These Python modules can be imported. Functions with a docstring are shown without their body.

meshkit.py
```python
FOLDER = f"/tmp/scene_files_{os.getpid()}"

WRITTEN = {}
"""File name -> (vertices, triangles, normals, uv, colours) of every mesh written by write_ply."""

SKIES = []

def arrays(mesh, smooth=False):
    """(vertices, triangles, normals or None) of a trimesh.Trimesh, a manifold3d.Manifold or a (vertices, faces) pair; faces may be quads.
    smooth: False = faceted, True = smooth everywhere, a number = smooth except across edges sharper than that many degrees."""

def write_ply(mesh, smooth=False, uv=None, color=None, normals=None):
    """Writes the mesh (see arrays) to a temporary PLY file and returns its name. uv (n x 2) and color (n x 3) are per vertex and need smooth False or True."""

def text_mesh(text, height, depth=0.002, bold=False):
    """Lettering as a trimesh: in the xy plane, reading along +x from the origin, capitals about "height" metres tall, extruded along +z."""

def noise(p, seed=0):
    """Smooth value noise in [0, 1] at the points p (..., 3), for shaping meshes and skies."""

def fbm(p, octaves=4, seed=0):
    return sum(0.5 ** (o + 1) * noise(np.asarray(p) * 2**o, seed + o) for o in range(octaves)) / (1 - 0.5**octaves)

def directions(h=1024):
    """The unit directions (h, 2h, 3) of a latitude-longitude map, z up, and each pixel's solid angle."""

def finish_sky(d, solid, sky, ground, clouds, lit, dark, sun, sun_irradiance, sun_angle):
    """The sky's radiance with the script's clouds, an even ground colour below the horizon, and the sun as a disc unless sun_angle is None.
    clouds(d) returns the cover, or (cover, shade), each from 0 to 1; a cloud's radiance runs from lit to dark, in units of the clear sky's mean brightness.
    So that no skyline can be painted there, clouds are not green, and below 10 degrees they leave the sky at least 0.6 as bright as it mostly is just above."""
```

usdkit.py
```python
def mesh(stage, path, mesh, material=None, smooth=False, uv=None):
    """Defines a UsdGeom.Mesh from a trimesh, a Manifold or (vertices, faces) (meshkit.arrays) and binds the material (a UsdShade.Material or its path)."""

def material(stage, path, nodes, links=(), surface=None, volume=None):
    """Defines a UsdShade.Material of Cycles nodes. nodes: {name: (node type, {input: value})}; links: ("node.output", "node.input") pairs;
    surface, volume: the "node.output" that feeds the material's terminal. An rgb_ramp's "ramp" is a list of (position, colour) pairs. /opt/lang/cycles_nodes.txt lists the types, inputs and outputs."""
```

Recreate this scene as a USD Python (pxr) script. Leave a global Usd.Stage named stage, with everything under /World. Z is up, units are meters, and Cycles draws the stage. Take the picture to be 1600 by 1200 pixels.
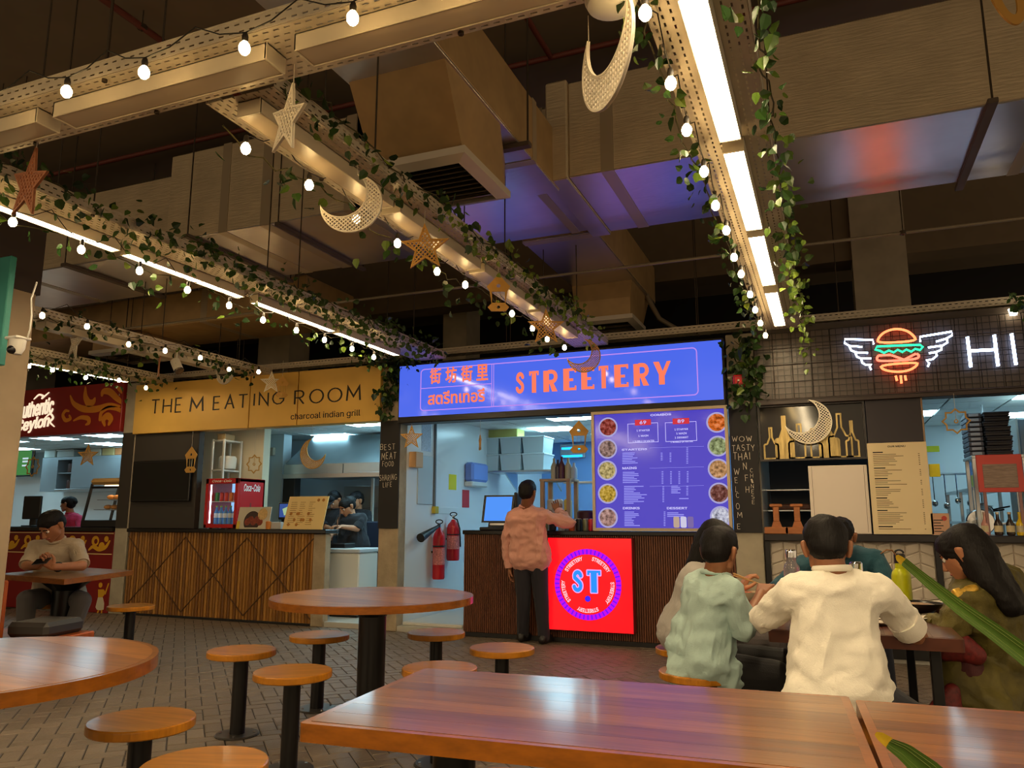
import math, glob, random
import numpy as np
import manifold3d as m3
import trimesh
import shapely
from shapely import affinity
from shapely.geometry import Polygon, LineString, Point, box as sbox
from shapely.ops import unary_union
from pxr import Usd, UsdGeom, UsdShade, UsdLux, Sdf, Gf, Vt
import usdkit, meshkit

stage = Usd.Stage.CreateInMemory()
UsdGeom.SetStageUpAxis(stage, UsdGeom.Tokens.z)
UsdGeom.SetStageMetersPerUnit(stage, 1.0)
UsdGeom.Xform.Define(stage, '/World')
UsdGeom.Scope.Define(stage, '/World/Looks')
random.seed(7); rng = np.random.default_rng(7)

# ---------------------------------------------------------------- camera
YAW, PIT, FPX, EYE = math.radians(22.2), math.radians(9.8), 1205.0, 1.30
Fw = np.array([-math.sin(YAW)*math.cos(PIT), math.cos(YAW)*math.cos(PIT), math.sin(PIT)])
Rt = np.array([math.cos(YAW), math.sin(YAW), 0.0]); Up = np.cross(Rt, Fw)
CAM = np.array([0, 0, EYE])
cam = UsdGeom.Camera.Define(stage, '/World/camera')
cam.AddTransformOp().Set(Gf.Matrix4d(*[float(v) for v in (*Rt, 0, *Up, 0, *(-Fw), 0, *CAM, 1)]))
cam.CreateHorizontalApertureAttr(36.0); cam.CreateFocalLengthAttr(36.0*FPX/1600)
cam.CreateClippingRangeAttr((0.05, 200.0))
EXPOSURE = 0.0
cam.GetPrim().CreateAttribute('exposure', Sdf.ValueTypeNames.Float).Set(EXPOSURE)
# even warm dome light for the unseen hall, lifts ducts, ceiling and backs
dome = UsdLux.DomeLight.Define(stage, '/World/dome_light'); dome.CreateIntensityAttr(0.22); dome.CreateColorAttr(Gf.Vec3f(1, .75, .46))
LAMP_W, BULB_W, PANEL_W = 46.0, 42.0, 11.5          # radiance of the linear lamps, the bulbs, the kitchens' ceiling panels

# real-world points from directions measured in the photograph
def _ray(x, y): return Fw + Rt*(x-800)/FPX - Up*(y-600)/FPX
def pz(x, y, z): d = _ray(x, y); return CAM + d*(z-EYE)/d[2]
def py(x, y, Y): d = _ray(x, y); return CAM + d*Y/d[1]
def px(x, y, X): d = _ray(x, y); return CAM + d*X/d[0]
def pd(x, y, d): return CAM + _ray(x, y)*d

# ---------------------------------------------------------------- materials
def L(r, g=None, b=None):
    if g is None: r, g, b = r
    f = lambda c: (c/12.92 if c <= .04045 else ((c+.055)/1.055)**2.4)
    return tuple(f(v/255) for v in (r, g, b))
LOOK = {}
def mat(name, col, rough=.5, metal=0., var=0., vscale=6., vstretch=(1, 1, 1), bump=0., bscale=40., bstretch=(1, 1, 1), spec=.5, coat=0., emit=None, es=1., trans=0., sheen=0., crough=.08, island=0., ior=1.5):
    if name in LOOK: return LOOK[name]
    p = {'base_color': col, 'roughness': rough, 'metallic': metal, 'specular_ior_level': spec, 'coat_weight': coat, 'coat_roughness': crough, 'ior': ior}
    if trans: p['transmission_weight'] = trans
    if sheen: p['sheen_weight'] = sheen
    if emit: p['emission_color'] = emit; p['emission_strength'] = es
    nodes = {'p': ('principled_bsdf', p)}; links = []
    if var or bump or island: nodes['tc'] = ('texture_coordinate', {})
    if var or island:
        lo = tuple(c*(1-var) for c in col); hi = tuple(min(1, c*(1+var)) for c in col)
        nodes['m1'] = ('mapping', {'scale': vstretch}); nodes['n1'] = ('noise_texture', {'scale': vscale, 'detail': 4., 'roughness': .6})
        nodes['r1'] = ('rgb_ramp', {'ramp': [(.3, lo), (.7, hi)]})
        links += [('tc.object', 'm1.vector'), ('m1.vector', 'n1.vector'), ('n1.fac', 'r1.fac')]
        if island:
            nodes['g'] = ('geometry', {}); nodes['oi'] = ('object_info', {})
            nodes['ir'] = ('map_range', {'from_min': 0., 'from_max': 1., 'to_min': 1-island, 'to_max': 1+island})
            nodes['mx'] = ('mix', {'mix_type': 'multiply', 'fac': 1.})
            nodes['ad'] = ('math', {'math_type': 'add'}); nodes['fr'] = ('math', {'math_type': 'fraction'})
            links += [('g.random_per_island', 'ad.value1'), ('oi.random', 'ad.value2'), ('ad.value', 'fr.value1'), ('fr.value', 'ir.value'), ('r1.color', 'mx.color1'), ('ir.result', 'mx.color2'), ('mx.color', 'p.base_color')]
        else: links += [('r1.color', 'p.base_color')]
    if bump:
        nodes['m2'] = ('mapping', {'scale': bstretch}); nodes['n2'] = ('noise_texture', {'scale': bscale, 'detail': 3.})
        nodes['b'] = ('bump', {'strength': bump, 'distance': .01})
        links += [('tc.object', 'm2.vector'), ('m2.vector', 'n2.vector'), ('n2.fac', 'b.height'), ('b.normal', 'p.normal')]
    LOOK[name] = usdkit.material(stage, '/World/Looks/'+name, nodes, links, surface='p.BSDF')
    return LOOK[name]
def glow(name, col, s=1.):
    if name not in LOOK:
        LOOK[name] = usdkit.material(stage, '/World/Looks/'+name, {'e': ('emission', {'color': col, 'strength': s})}, [], surface='e.emission')
    return LOOK[name]
def glass_mat(name, tint=(1, 1, 1), refl=1.0):
    if name not in LOOK:
        LOOK[name] = usdkit.material(stage, '/World/Looks/'+name, {'t': ('transparent_bsdf', {'color': tint}), 'g': ('glossy_bsdf', {'color': (refl,)*3, 'roughness': .02}),
            'f': ('layer_weight', {'blend': .5}), 'w': ('math', {'math_type': 'power', 'value2': 4.}), 'a': ('math', {'math_type': 'multiply_add', 'value2': .6, 'value3': .04}), 'm': ('mix_closure', {})}, [('f.facing', 'w.value1'), ('w.value', 'a.value1'), ('a.value', 'm.fac'), ('t.BSDF', 'm.closure1'), ('g.BSDF', 'm.closure2')], surface='m.closure')
    return LOOK[name]

# ---------------------------------------------------------------- mesh makers: every maker returns (vertices, triangles)
def cat(parts):
    vs, fs, n = [], [], 0
    for v, f in parts:
        vs.append(v); fs.append(np.asarray(f)+n); n += len(v)
    return np.vstack(vs), np.vstack(fs)
_BF = np.array([[0,2,1],[0,3,2],[4,5,6],[4,6,7],[0,1,5],[0,5,4],[1,2,6],[1,6,5],[2,3,7],[2,7,6],[3,0,4],[3,4,7]])
def bx(x0, x1, y0, y1, z0, z1):
    x0, x1 = min(x0, x1), max(x0, x1); y0, y1 = min(y0, y1), max(y0, y1); z0, z1 = min(z0, z1), max(z0, z1)
    return np.array([[x0,y0,z0],[x1,y0,z0],[x1,y1,z0],[x0,y1,z0],[x0,y0,z1],[x1,y0,z1],[x1,y1,z1],[x0,y1,z1]], float), _BF
def hull(pts):
    m = m3.Manifold.hull_points(np.asarray(pts, float)).to_mesh(); return np.array(m.vert_properties[:, :3], float), np.array(m.tri_verts)
def rb(x0, x1, y0, y1, z0, z1, c=.008):
    """box with chamfered edges"""
    x0, x1 = min(x0, x1), max(x0, x1); y0, y1 = min(y0, y1), max(y0, y1); z0, z1 = min(z0, z1), max(z0, z1)
    c = min(c, (x1-x0)*.45, (y1-y0)*.45, (z1-z0)*.45); P = []
    for a, A in ((x0, 1), (x1, -1)):
        for b, B in ((y0, 1), (y1, -1)):
            for d, D in ((z0, 1), (z1, -1)):
                P += [[a+A*c, b+B*c, d], [a+A*c, b, d+D*c], [a, b+B*c, d+D*c]]
    return hull(P)
def _perp(d):
    d = np.asarray(d, float); d = d/np.linalg.norm(d)
    a = np.array([0, 0, 1.]) if abs(d[2]) < .9 else np.array([1., 0, 0])
    u = np.cross(a, d); u /= np.linalg.norm(u); return d, u, np.cross(d, u)
def cyl(p0, p1, r0, r1=None, n=12):
    p0, p1 = np.asarray(p0, float), np.asarray(p1, float); r1 = r0 if r1 is None else r1
    d, u, w = _perp(p1-p0); t = np.arange(n)*2*np.pi/n
    ring = np.cos(t)[:, None]*u+np.sin(t)[:, None]*w
    v = np.vstack([p0+ring*r0, p1+ring*r1, p0, p1]); i = np.arange(n); j = (i+1) % n
    f = np.vstack([np.c_[i, j, n+j], np.c_[i, n+j, n+i], np.c_[j, i, np.full(n, 2*n)], np.c_[n+i, n+j, np.full(n, 2*n+1)]])
    return v, f
def tube(path, r, n=6, closed=False):
    P = np.asarray(path, float); k = len(P)
    T = np.gradient(P, axis=0) if not closed else np.roll(P, -1, 0)-np.roll(P, 1, 0)
    T /= np.maximum(np.linalg.norm(T, axis=1, keepdims=True), 1e-9)
    _, u, _ = _perp(T[0]); t = np.arange(n)*2*np.pi/n; rr = np.broadcast_to(np.asarray(r, float), (k,)); vs = []
    for a in range(k):
        u = u-T[a]*(u@T[a]); u /= max(np.linalg.norm(u), 1e-9); w = np.cross(T[a], u)
        vs.append(P[a]+(np.cos(t)[:, None]*u+np.sin(t)[:, None]*w)*rr[a])
    v = np.vstack(vs); f = []; i = np.arange(n); j = (i+1) % n
    for a in range(k if closed else k-1):
        A, B = a*n, ((a+1) % k)*n; f += [np.c_[A+i, A+j, B+j], np.c_[A+i, B+j, B+i]]
    if not closed:
        v = np.vstack([v, P[0], P[-1]]); f += [np.c_[j, i, np.full(n, k*n)], np.c_[(k-1)*n+i, (k-1)*n+j, np.full(n, k*n+1)]]
    return v, np.vstack(f)
def lathe(prof, c=(0, 0, 0), n=24):
    """profile [(r, z)] turned about the vertical through c; closed at ends by r=0 points"""
    c = np.asarray(c, float); prof = [(max(r, 1e-5), z) for r, z in prof]; k = len(prof); t = np.arange(n)*2*np.pi/n
    v = np.vstack([np.c_[r*np.cos(t), r*np.sin(t), np.full(n, z)] for r, z in prof])+c
    i = np.arange(n); j = (i+1) % n; f = []
    for a in range(k-1): f += [np.c_[a*n+i, a*n+j, (a+1)*n+j], np.c_[a*n+i, (a+1)*n+j, (a+1)*n+i]]
    return v, np.vstack(f)
def disc(c, r, z0, z1, n=32, c_=.006):
    return lathe([(0, z0), (r-c_, z0), (r, z0+c_), (r, z1-c_), (r-c_, z1), (0, z1)], (c[0], c[1], 0), n)
_ICO = {}
def ell(c, r, k=2, rot=None):
    if k not in _ICO: m = trimesh.creation.icosphere(k); _ICO[k] = (np.array(m.vertices), np.array(m.faces))
    v, f = _ICO[k]; v = v*np.broadcast_to(np.asarray(r, float), 3)
    if rot is not None: v = v@np.asarray(rot)
    return v+np.asarray(c, float), f
def mv(m, off): return m[0]+np.asarray(off, float), m[1]
def rotz(m, a, c=(0, 0, 0)):
    c = np.asarray(c, float); s, k = math.sin(a), math.cos(a); v = m[0]-c
    return np.c_[v[:, 0]*k-v[:, 1]*s, v[:, 0]*s+v[:, 1]*k, v[:, 2]]+c, m[1]
def polys(g):
    if g.is_empty: return []
    return [p for p in getattr(g, 'geoms', [g]) if isinstance(p, Polygon) and p.area > 1e-9]
def frame(m, O, U, V):
    """puts a mesh made in (u, v, w) into the world: O + u U + v V + w U x V"""
    U, V = np.asarray(U, float), np.asarray(V, float); N = np.cross(U, V); v = m[0]
    return np.asarray(O, float)+v[:, :1]*U+v[:, 1:2]*V+v[:, 2:3]*N, m[1]
def ext(g, depth, O=None, U=(1, 0, 0), V=(0, 0, 1)):
    """extrudes a shapely shape by depth along U x V"""
    out = []
    for p in polys(g):
        m = trimesh.creation.extrude_polygon(p, depth, engine='earcut'); out.append((np.array(m.vertices), np.array(m.faces)))
    m = cat(out); return m if O is None else frame(m, O, U, V)

# ---------------------------------------------------------------- things, parts, setting
USED = {}
def _num(path):
    k = USED.get(path, 0); USED[path] = k+1
    return path if k == 0 else f'{path}_{k:03d}'
class T:
    def __init__(s, path, o): s.path, s.o = path, np.asarray(o, float)
def _tag(prim, **kw):
    for k, v in kw.items():
        if v: prim.SetCustomDataByKey(k, v)
ORIG = {}
def thing(name, label, category, loc=(0, 0, 0), group=None, kind=None):
    p = _num('/World/'+name); x = UsdGeom.Xform.Define(stage, p); x.AddTranslateOp().Set(Gf.Vec3d(*[float(v) for v in loc])); x.AddRotateZOp().Set(0.0)
    _tag(x.GetPrim(), label=label, category=category, group=group, kind=kind); return T(p, loc)
def each(ms): return list(ms)                          # several alike pieces, each to be a part of its own
def part(parent, name, m, material, smooth=False, label=None, kind=None):
    if isinstance(m, list):
        for q in m: r = part(parent, name, q, material, smooth, label, kind)
        return r
    p = _num(parent.path+'/'+name); v, f = meshkit.arrays(m)[:2] if hasattr(m, 'to_mesh') or hasattr(m, 'vertices') else m
    mm = usdkit.mesh(stage, p, (np.asarray(v)-parent.o, f), material, smooth=smooth)
    _tag(mm.GetPrim(), label=label, kind=kind); return T(p, parent.o)
def single(name, m, material, label, category, group=None, kind=None, smooth=False):
    """a thing that is one mesh"""
    v, f = m; o = (v.min(0)+v.max(0))/2; o[2] = v[:, 2].min(); p = _num('/World/'+name)
    mm = usdkit.mesh(stage, p, (v-o, f), material, smooth=smooth); UsdGeom.Xformable(mm).AddTranslateOp().Set(Gf.Vec3d(*o.tolist()))
    _tag(mm.GetPrim(), label=label, category=category, group=group, kind=kind); return T(p, o)
def struct(name, m, material, label=None, category=None, smooth=False):
    p = _num('/World/'+name); mm = usdkit.mesh(stage, p, m, material, smooth=smooth)
    _tag(mm.GetPrim(), kind='structure', label=label, category=category); return T(p, (0, 0, 0))
def copy(src, name, label, category, loc, rz=0., group=None):
    p = _num('/World/'+name); x = UsdGeom.Xform.Define(stage, p); pr = x.GetPrim()
    pr.GetReferences().AddInternalReference(src.path); pr.SetInstanceable(True)
    pr.GetAttribute('xformOp:translate').Set(Gf.Vec3d(*[float(v) for v in loc])); pr.GetAttribute('xformOp:rotateZ').Set(float(math.degrees(rz)))
    pr.SetCustomDataByKey('label', label); pr.SetCustomDataByKey('category', category)
    if group: pr.SetCustomDataByKey('group', group)
    return T(p, loc)

# ---------------------------------------------------------------- lettering
_FONTS = glob.glob('/opt/blender-*/*/datafiles/fonts/*.woff2')
def text_poly(text, height, font='Inter', bold=0, squeeze=1.):
    from PIL import Image, ImageDraw, ImageFont
    path = [f for f in _FONTS if font in f][0]; ft = ImageFont.truetype(path, 96)
    x0, y0, x1, y1 = ft.getbbox(text, anchor='ls', stroke_width=bold)
    im = Image.new('L', (x1-x0+8, y1-y0+8)); ImageDraw.Draw(im).text((4-x0, 4-y0), text, 255, ft, anchor='ls', stroke_width=bold)
    on = np.pad(np.asarray(im) > 127, ((0, 0), (1, 1))).astype(np.int8)
    rows, st = np.nonzero(np.diff(on, axis=1) == 1); en = np.nonzero(np.diff(on, axis=1) == -1)[1]
    g = unary_union([sbox(a, -r-1, b, -r) for a, b, r in zip(st, en, rows)]).buffer(.6).buffer(-.6).simplify(.8)
    s = height/70.; return affinity.affine_transform(g, [s*squeeze, 0, 0, s, -4*s*squeeze, (4-y0)*s])
def fit(g, x0, x1, y0, y1, shear=0.):
    """scales a shape into a rectangle"""
    a, b, c, d = g.bounds; sx, sy = (x1-x0)/(c-a), (y1-y0)/(d-b)
    return affinity.affine_transform(g, [sx, 0, 0, sy, x0-a*sx, y0-b*sy])
def _arc(cx, cy, rx, ry, a0, a1, n=9): return [(cx+rx*math.cos(math.radians(a)), cy+ry*math.sin(math.radians(a))) for a in np.linspace(a0, a1, n)]
SF = {'A': [[(0,0),(.5,1),(1,0)],[(.2,.38),(.8,.38)]], 'B': [[(0,0),(0,1),(.6,1)]+_arc(.6,.76,.3,.24,90,-90,6)+[(0,.52)],[(.6,.52)]+_arc(.62,.26,.34,.26,90,-90,6)+[(0,0)]],
 'C': [_arc(.55,.5,.55,.5,50,310)], 'D': [[(0,0),(0,1),(.4,1)]+_arc(.4,.5,.55,.5,90,-90)+[(0,0)]], 'E': [[(.85,1),(0,1),(0,0),(.85,0)],[(0,.52),(.7,.52)]], 'F': [[(.85,1),(0,1),(0,0)],[(0,.52),(.7,.52)]],
 'G': [_arc(.52,.5,.52,.5,45,330)+[(1,.45),(.6,.45)]], 'H': [[(0,0),(0,1)],[(1,0),(1,1)],[(0,.5),(1,.5)]], 'I': [[(.5,0),(.5,1)]], 'J': [[(.8,1),(.8,.25)]+_arc(.45,.25,.35,.25,0,-170,6)], 'K': [[(0,0),(0,1)],[(.9,1),(0,.45),(.9,0)]],
 'L': [[(0,1),(0,0),(.8,0)]], 'M': [[(0,0),(.08,1),(.5,.3),(.92,1),(1,0)]], 'N': [[(0,0),(0,1),(1,0),(1,1)]], 'O': [_arc(.5,.5,.52,.5,90,450,17)], 'P': [[(0,0),(0,1),(.5,1)]+_arc(.5,.74,.36,.26,90,-90,7)+[(0,.48)]],
 'R': [[(0,0),(0,1),(.5,1)]+_arc(.5,.74,.36,.26,90,-90,7)+[(0,.48)],[(.4,.48),(.9,0)]], 'S': [_arc(.5,.75,.42,.25,40,270,9)+_arc(.5,.25,.45,.25,90,-140,9)], 'T': [[(0,1),(1,1)],[(.5,1),(.5,0)]], 'U': [[(0,1),(0,.35)]+_arc(.5,.35,.5,.35,180,360,8)+[(1,1)]],
 'V': [[(0,1),(.5,0),(1,1)]], 'W': [[(0,1),(.25,0),(.5,.75),(.75,0),(1,1)]], 'Y': [[(0,1),(.5,.5),(1,1)],[(.5,.5),(.5,0)]], ' ': []}
WID = {'I': .12, 'M': 1.0, 'W': 1.05, 'O': 1.0, 'G': 1.0, 'E': .66, 'L': .62, 'T': .75, ' ': .3}
def strokes(text, x, y, h, w=.62, gap=.22, r=.06, jit=0., seed=0):
    """single-stroke capitals as a buffered shape: h cap height, r half stroke width as a share of h"""
    R = random.Random(seed); out = []
    for ch in text:
        cw = WID.get(ch, .8)*w*h; dy = R.uniform(-jit, jit)*h; sh = R.uniform(-jit, jit)
        for s in SF.get(ch, []):
            pts = [(x+(cw*a if ch != 'I' else cw*.5)+sh*b*h*.5, y+dy+b*h) for a, b in s]
            out.append(LineString(pts).buffer(r*h, quad_segs=2, cap_style='flat' if jit == 0 else 'round', join_style='mitre' if jit == 0 else 'round'))
        x += cw+gap*h*w/.62
    return unary_union(out), x
# ================================================================ the setting
YF = 8.05                                             # plane of the stall fronts
def fx(x, y, Y=YF): p = py(x, y, Y); return p[0], p[2]
CONC = mat('concrete', L(178, 166, 146), .85, var=.14, vscale=3., bump=.25, bscale=25)
CONC2 = mat('raw_concrete', L(165, 148, 122), .9, var=.2, vscale=5., bump=.4, bscale=30)
DARK = mat('dark_ceiling_paint', L(128, 112, 92), .9, var=.08, vscale=2.)
BLACKW = mat('dark_void_wall', L(34, 31, 34), .75)
BLACK = mat('black_paint', L(24, 22, 23), .45)
BLACKM = mat('black_powder_coat', L(20, 18, 18), .38)
STEEL = mat('brushed_steel', (.55, .56, .57), .32, metal=1., bump=.05, bscale=8, bstretch=(1, 30, 30))
CHROME = mat('chrome', (.75, .75, .75), .12, metal=1.)
WHITEW = mat('white_wall_panel', L(225, 230, 232), .22, spec=.5)
WHITEP = mat('white_paint', L(225, 222, 214), .5)
TILEC = mat('ceiling_tile_white', L(226, 226, 222), .7)

# floor: herringbone clay pavers on a mortar bed
floor = struct('floor', bx(-19, 8, -6, 14.2, -.2, -.006), mat('mortar_bed', L(62, 56, 48), .95))
PAV = mat('paver', L(118, 104, 90), .5, var=.12, vscale=4., bump=.2, bscale=60, island=.16)
W = .105; G = .0035; c45 = math.sqrt(.5)
def paver(x, y, w, h, dz):
    c, t = .004, .05; a, b, e, d = x+G, y+G, x+w-G, y+h-G
    v = np.array([[a, b, -t], [e, b, -t], [e, d, -t], [a, d, -t], [a, b, -c], [e, b, -c], [e, d, -c], [a, d, -c], [a+c, b+c, 0], [e-c, b+c, 0], [e-c, d-c, 0], [a+c, d-c, 0]], float)
    v[8:, 2] += dz; v = np.c_[(v[:, 0]-v[:, 1])*c45, (v[:, 0]+v[:, 1])*c45, v[:, 2]]
    f = [[8, 9, 10], [8, 10, 11]]
    for k in range(4):
        n = (k+1) % 4
        f += [[4+k, 4+n, 8+n], [4+k, 8+n, 8+k], [k, n, 4+n], [k, 4+n, 4+k]]
    return v, np.array(f)
pavs = []
for i in range(-90, 150):
    for j in range(-10, 170):
        k = (i-j) % 4
        if k not in (0, 3): continue
        w, h = (2, 1) if k == 0 else (1, 2)
        u, v = (i+w/2)*W, (j+h/2)*W; X, Y = (u-v)*c45, (u+v)*c45
        if not (-11 < X < 3.2 and .6 < Y < YF+.1): continue
        d = np.array([X, Y, 0])-CAM; z = d@Fw
        if z < .8: continue
        sx, sy = 800+FPX*(d@Rt)/z, 600-FPX*(d@Up)/z
        if not (-500 < sx < 2100 and sy < 1700): continue
        pavs.append((not (-20 < sx < 1600 and sy < 1215), z, i, j, w, h))
pavs.sort(); R = random.Random(3); rest = []
for n, (out, z, i, j, w, h) in enumerate(pavs):
    m = paver(i*W, j*W, w*W, h*W, R.uniform(-.0012, .0012))
    if n < 300 and not out: part(floor, 'paver', m, PAV)
    else: rest.append(m)
part(floor, 'paver_field', cat(rest), PAV, kind='stuff', label='herringbone brick pavers further across the hall floor')

# hall shell
HALLW = mat('bounce_wall_paint', L(206, 196, 178), .85)  # pale tone set so the side wall bounces light onto the ducts
struct('ceiling', bx(-19, 8, -6, 14.2, 5.35, 5.6), DARK)
struct('wall_left', bx(-19.2, -19, -6, 14.2, 0, 5.6), HALLW)
struct('wall_back', bx(-19, 8, 14.2, 14.4, 0, 5.6), BLACKW)  # near-black tone stands for the unlit void above the stalls
# concrete frame above the stalls: downstand beam and columns that run up behind the signs
struct('beam', bx(-19, 8, 9.55, 9.95, 4.28, 5.35), mat('beam_paint', L(120, 104, 84), .85, var=.06))
for x0, x1, y0 in ((.42, .99, 9.5), (-8.2, -7.6, 9.5), (-5.4, -5.0, 10.4)):
    struct('column', bx(x0, x1, y0, y0+.5, 2.9, 5.35), CONC)

# big column at the left edge of the picture, black collar and teal panel
cA = pz(12, 893, .0+.62); CX, CY = -5.55, 4.55
p0 = pd(62, 420, 6.0); CX, CY = p0[0], p0[1]
CY -= .42
col = struct('column', cat([rb(CX-1.2, CX, CY, CY+.42, 0, py(0, 415, CY)[2]-.02, .012)]), mat('plastered_column', L(178, 158, 130), .8, var=.08, vscale=2.5, bump=.2, bscale=12))
struct('column_collar', bx(CX-1.22, CX+.01, CY-.02, CY+.44, py(60, 420, CY)[2]-.01, 3.75), mat('dark_collar', L(66, 54, 44), .7))
q = py(22, 400, CY-.03); q2 = py(6, 570, CY-.03)
single('teal_panel', rb(CX-1.2, q[0], CY-.05, CY-.003, q2[2], q[2], .006), mat('teal_laminate', L(58, 150, 140), .45), 'teal laminate panel fixed to the plastered column at left edge', 'panel')
# CCTV camera on the column, its cable running up
t = thing('security_camera', 'small white dome security camera on the plastered column', 'camera', py(33, 540, CY-.02))
k = t.o
part(t, 'bracket', rb(k[0]-.05, k[0]+.075, k[1]-.09, k[1]+.02, k[2]+.03, k[2]+.05, .006), WHITEP)
part(t, 'housing', lathe([(0, -.075), (.03, -.07), (.048, -.03), (.052, .03), (0, .03)], (k[0]+.02, k[1]-.04, k[2]), 20), WHITEP, smooth=40)
ln = part(t, 'lens', ell((k[0]+.02, k[1]-.075, k[2]-.045), .03, 2), mat('black_glass', (.01, .01, .012), .05), smooth=True)
part(t, 'cable', tube([k+np.array(o) for o in ((.07, -.01, .04), (.1, -.02, .1), (.1, -.02, .2), (.065, -.01, .32), (.06, .02, .45))], .006), WHITEP, smooth=True)
# ================================================================ cable trays, lamps, ducts
GALV = mat('white_galvanised_tray', L(196, 184, 164), .45, metal=.2, var=.05, vscale=9)
LAMPH = mat('lamp_housing', L(196, 184, 162), .45)
LAMPC = (1., .775, .46)
LED = glow('lamp_diffuser_lit', LAMPC, LAMP_W)
LEDOFF = mat('lamp_diffuser_unlit', L(182, 166, 142), .4)
ROD = mat('threaded_rod', L(70, 60, 48), .6, metal=.5)
ZT = 3.14                                             # underside of the trays
def slotted(L0, L1, w0, w1, z, t=.002, pitch=.05, slot=.026, rows=None):
    """perforated sheet as bars and bridges: real slots in staggered rows; along = first axis, across = second"""
    n = rows or max(1, int(round((w1-w0)/.034))); sw = .008; rp = (w1-w0)/n; out = []
    for k in range(n+1):
        a = w0+k*rp-(rp-sw)/2 if k else w0; b = w0+k*rp+(rp-sw)/2 if k < n else w1
        out.append((L0, L1, a, b))
    for k in range(n):
        m = w0+(k+.5)*rp; s = L0-(pitch/2 if k % 2 else 0)
        while s < L1:
            a, b = max(L0, s+slot/2), min(L1, s+pitch-slot/2)
            if b > a+.002: out.append((a, b, m-sw/2, m+sw/2))
            s += pitch
    return out
def tray(name, label, axis, a0, a1, w0, w1, rods, zt=ZT):
    t = thing(name, label, 'cable tray', ((w0+w1)/2, a0, zt) if axis == 'y' else (a0, (w0+w1)/2, zt))
    B = lambda l0, l1, x0, x1, z0, z1: bx(x0, x1, l0, l1, z0, z1) if axis == 'y' else bx(l0, l1, x0, x1, z0, z1)
    part(t, 'perforated_base', cat([B(l0, l1, x0, x1, zt, zt+.003) for l0, l1, x0, x1 in slotted(a0, a1, w0+.003, w1-.003, zt)]), GALV)
    for w in (w0, w1):
        hs = slotted(a0, a1, zt+.003, zt+.07, 0, rows=2)
        part(t, 'side_flange', cat([B(l0, l1, w-.0015, w+.0015, z0, z1) for l0, l1, z0, z1 in hs]+[B(a0, a1, w-.004, w+.004, zt+.07, zt+.076)]), GALV)
    for r in rods:
        for w in (w0+.02, w1-.02):
            p = (w, r) if axis == 'y' else (r, w)
            part(t, 'rod', cat([cyl((*p, zt-.012), (*p, 5.36), .005, n=6), cyl((*p, zt-.012), (*p, zt), .012, n=6)]), ROD)
    return t
XR0, XR1 = -.52, -.16; XM0, XM1 = -2.50, -2.12; XL0, XL1 = -4.46, -4.08; X40, X41 = -7.02, -6.66; X50, X51 = -8.72, -8.3
tray('cable_tray', 'perforated white cable tray with lit lamps above the group dining at right', 'y', -5.5, 7.9, XR0, XR1, (-3, -.6, 1.6, 4.3, 6.2))
tray('cable_tray', 'perforated white cable tray with unlit lamps running back to the blue sign', 'y', 2.46, 7.95, XM0, XM1, (3.3, 5.1, 6.9))
tray('cable_tray', 'perforated white cable tray crossing overhead from the left edge to the top', 'x', -9.0, -.53, 2.12, 2.44, (-5.2, -3.55, -2.75, -1.2))
tray('cable_tray', 'perforated white cable tray with lit lamps and ivy ending above the gold sign', 'y', 2.45, 7.95, XL0, XL1, (3.2, 5.2, 7.2))
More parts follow.
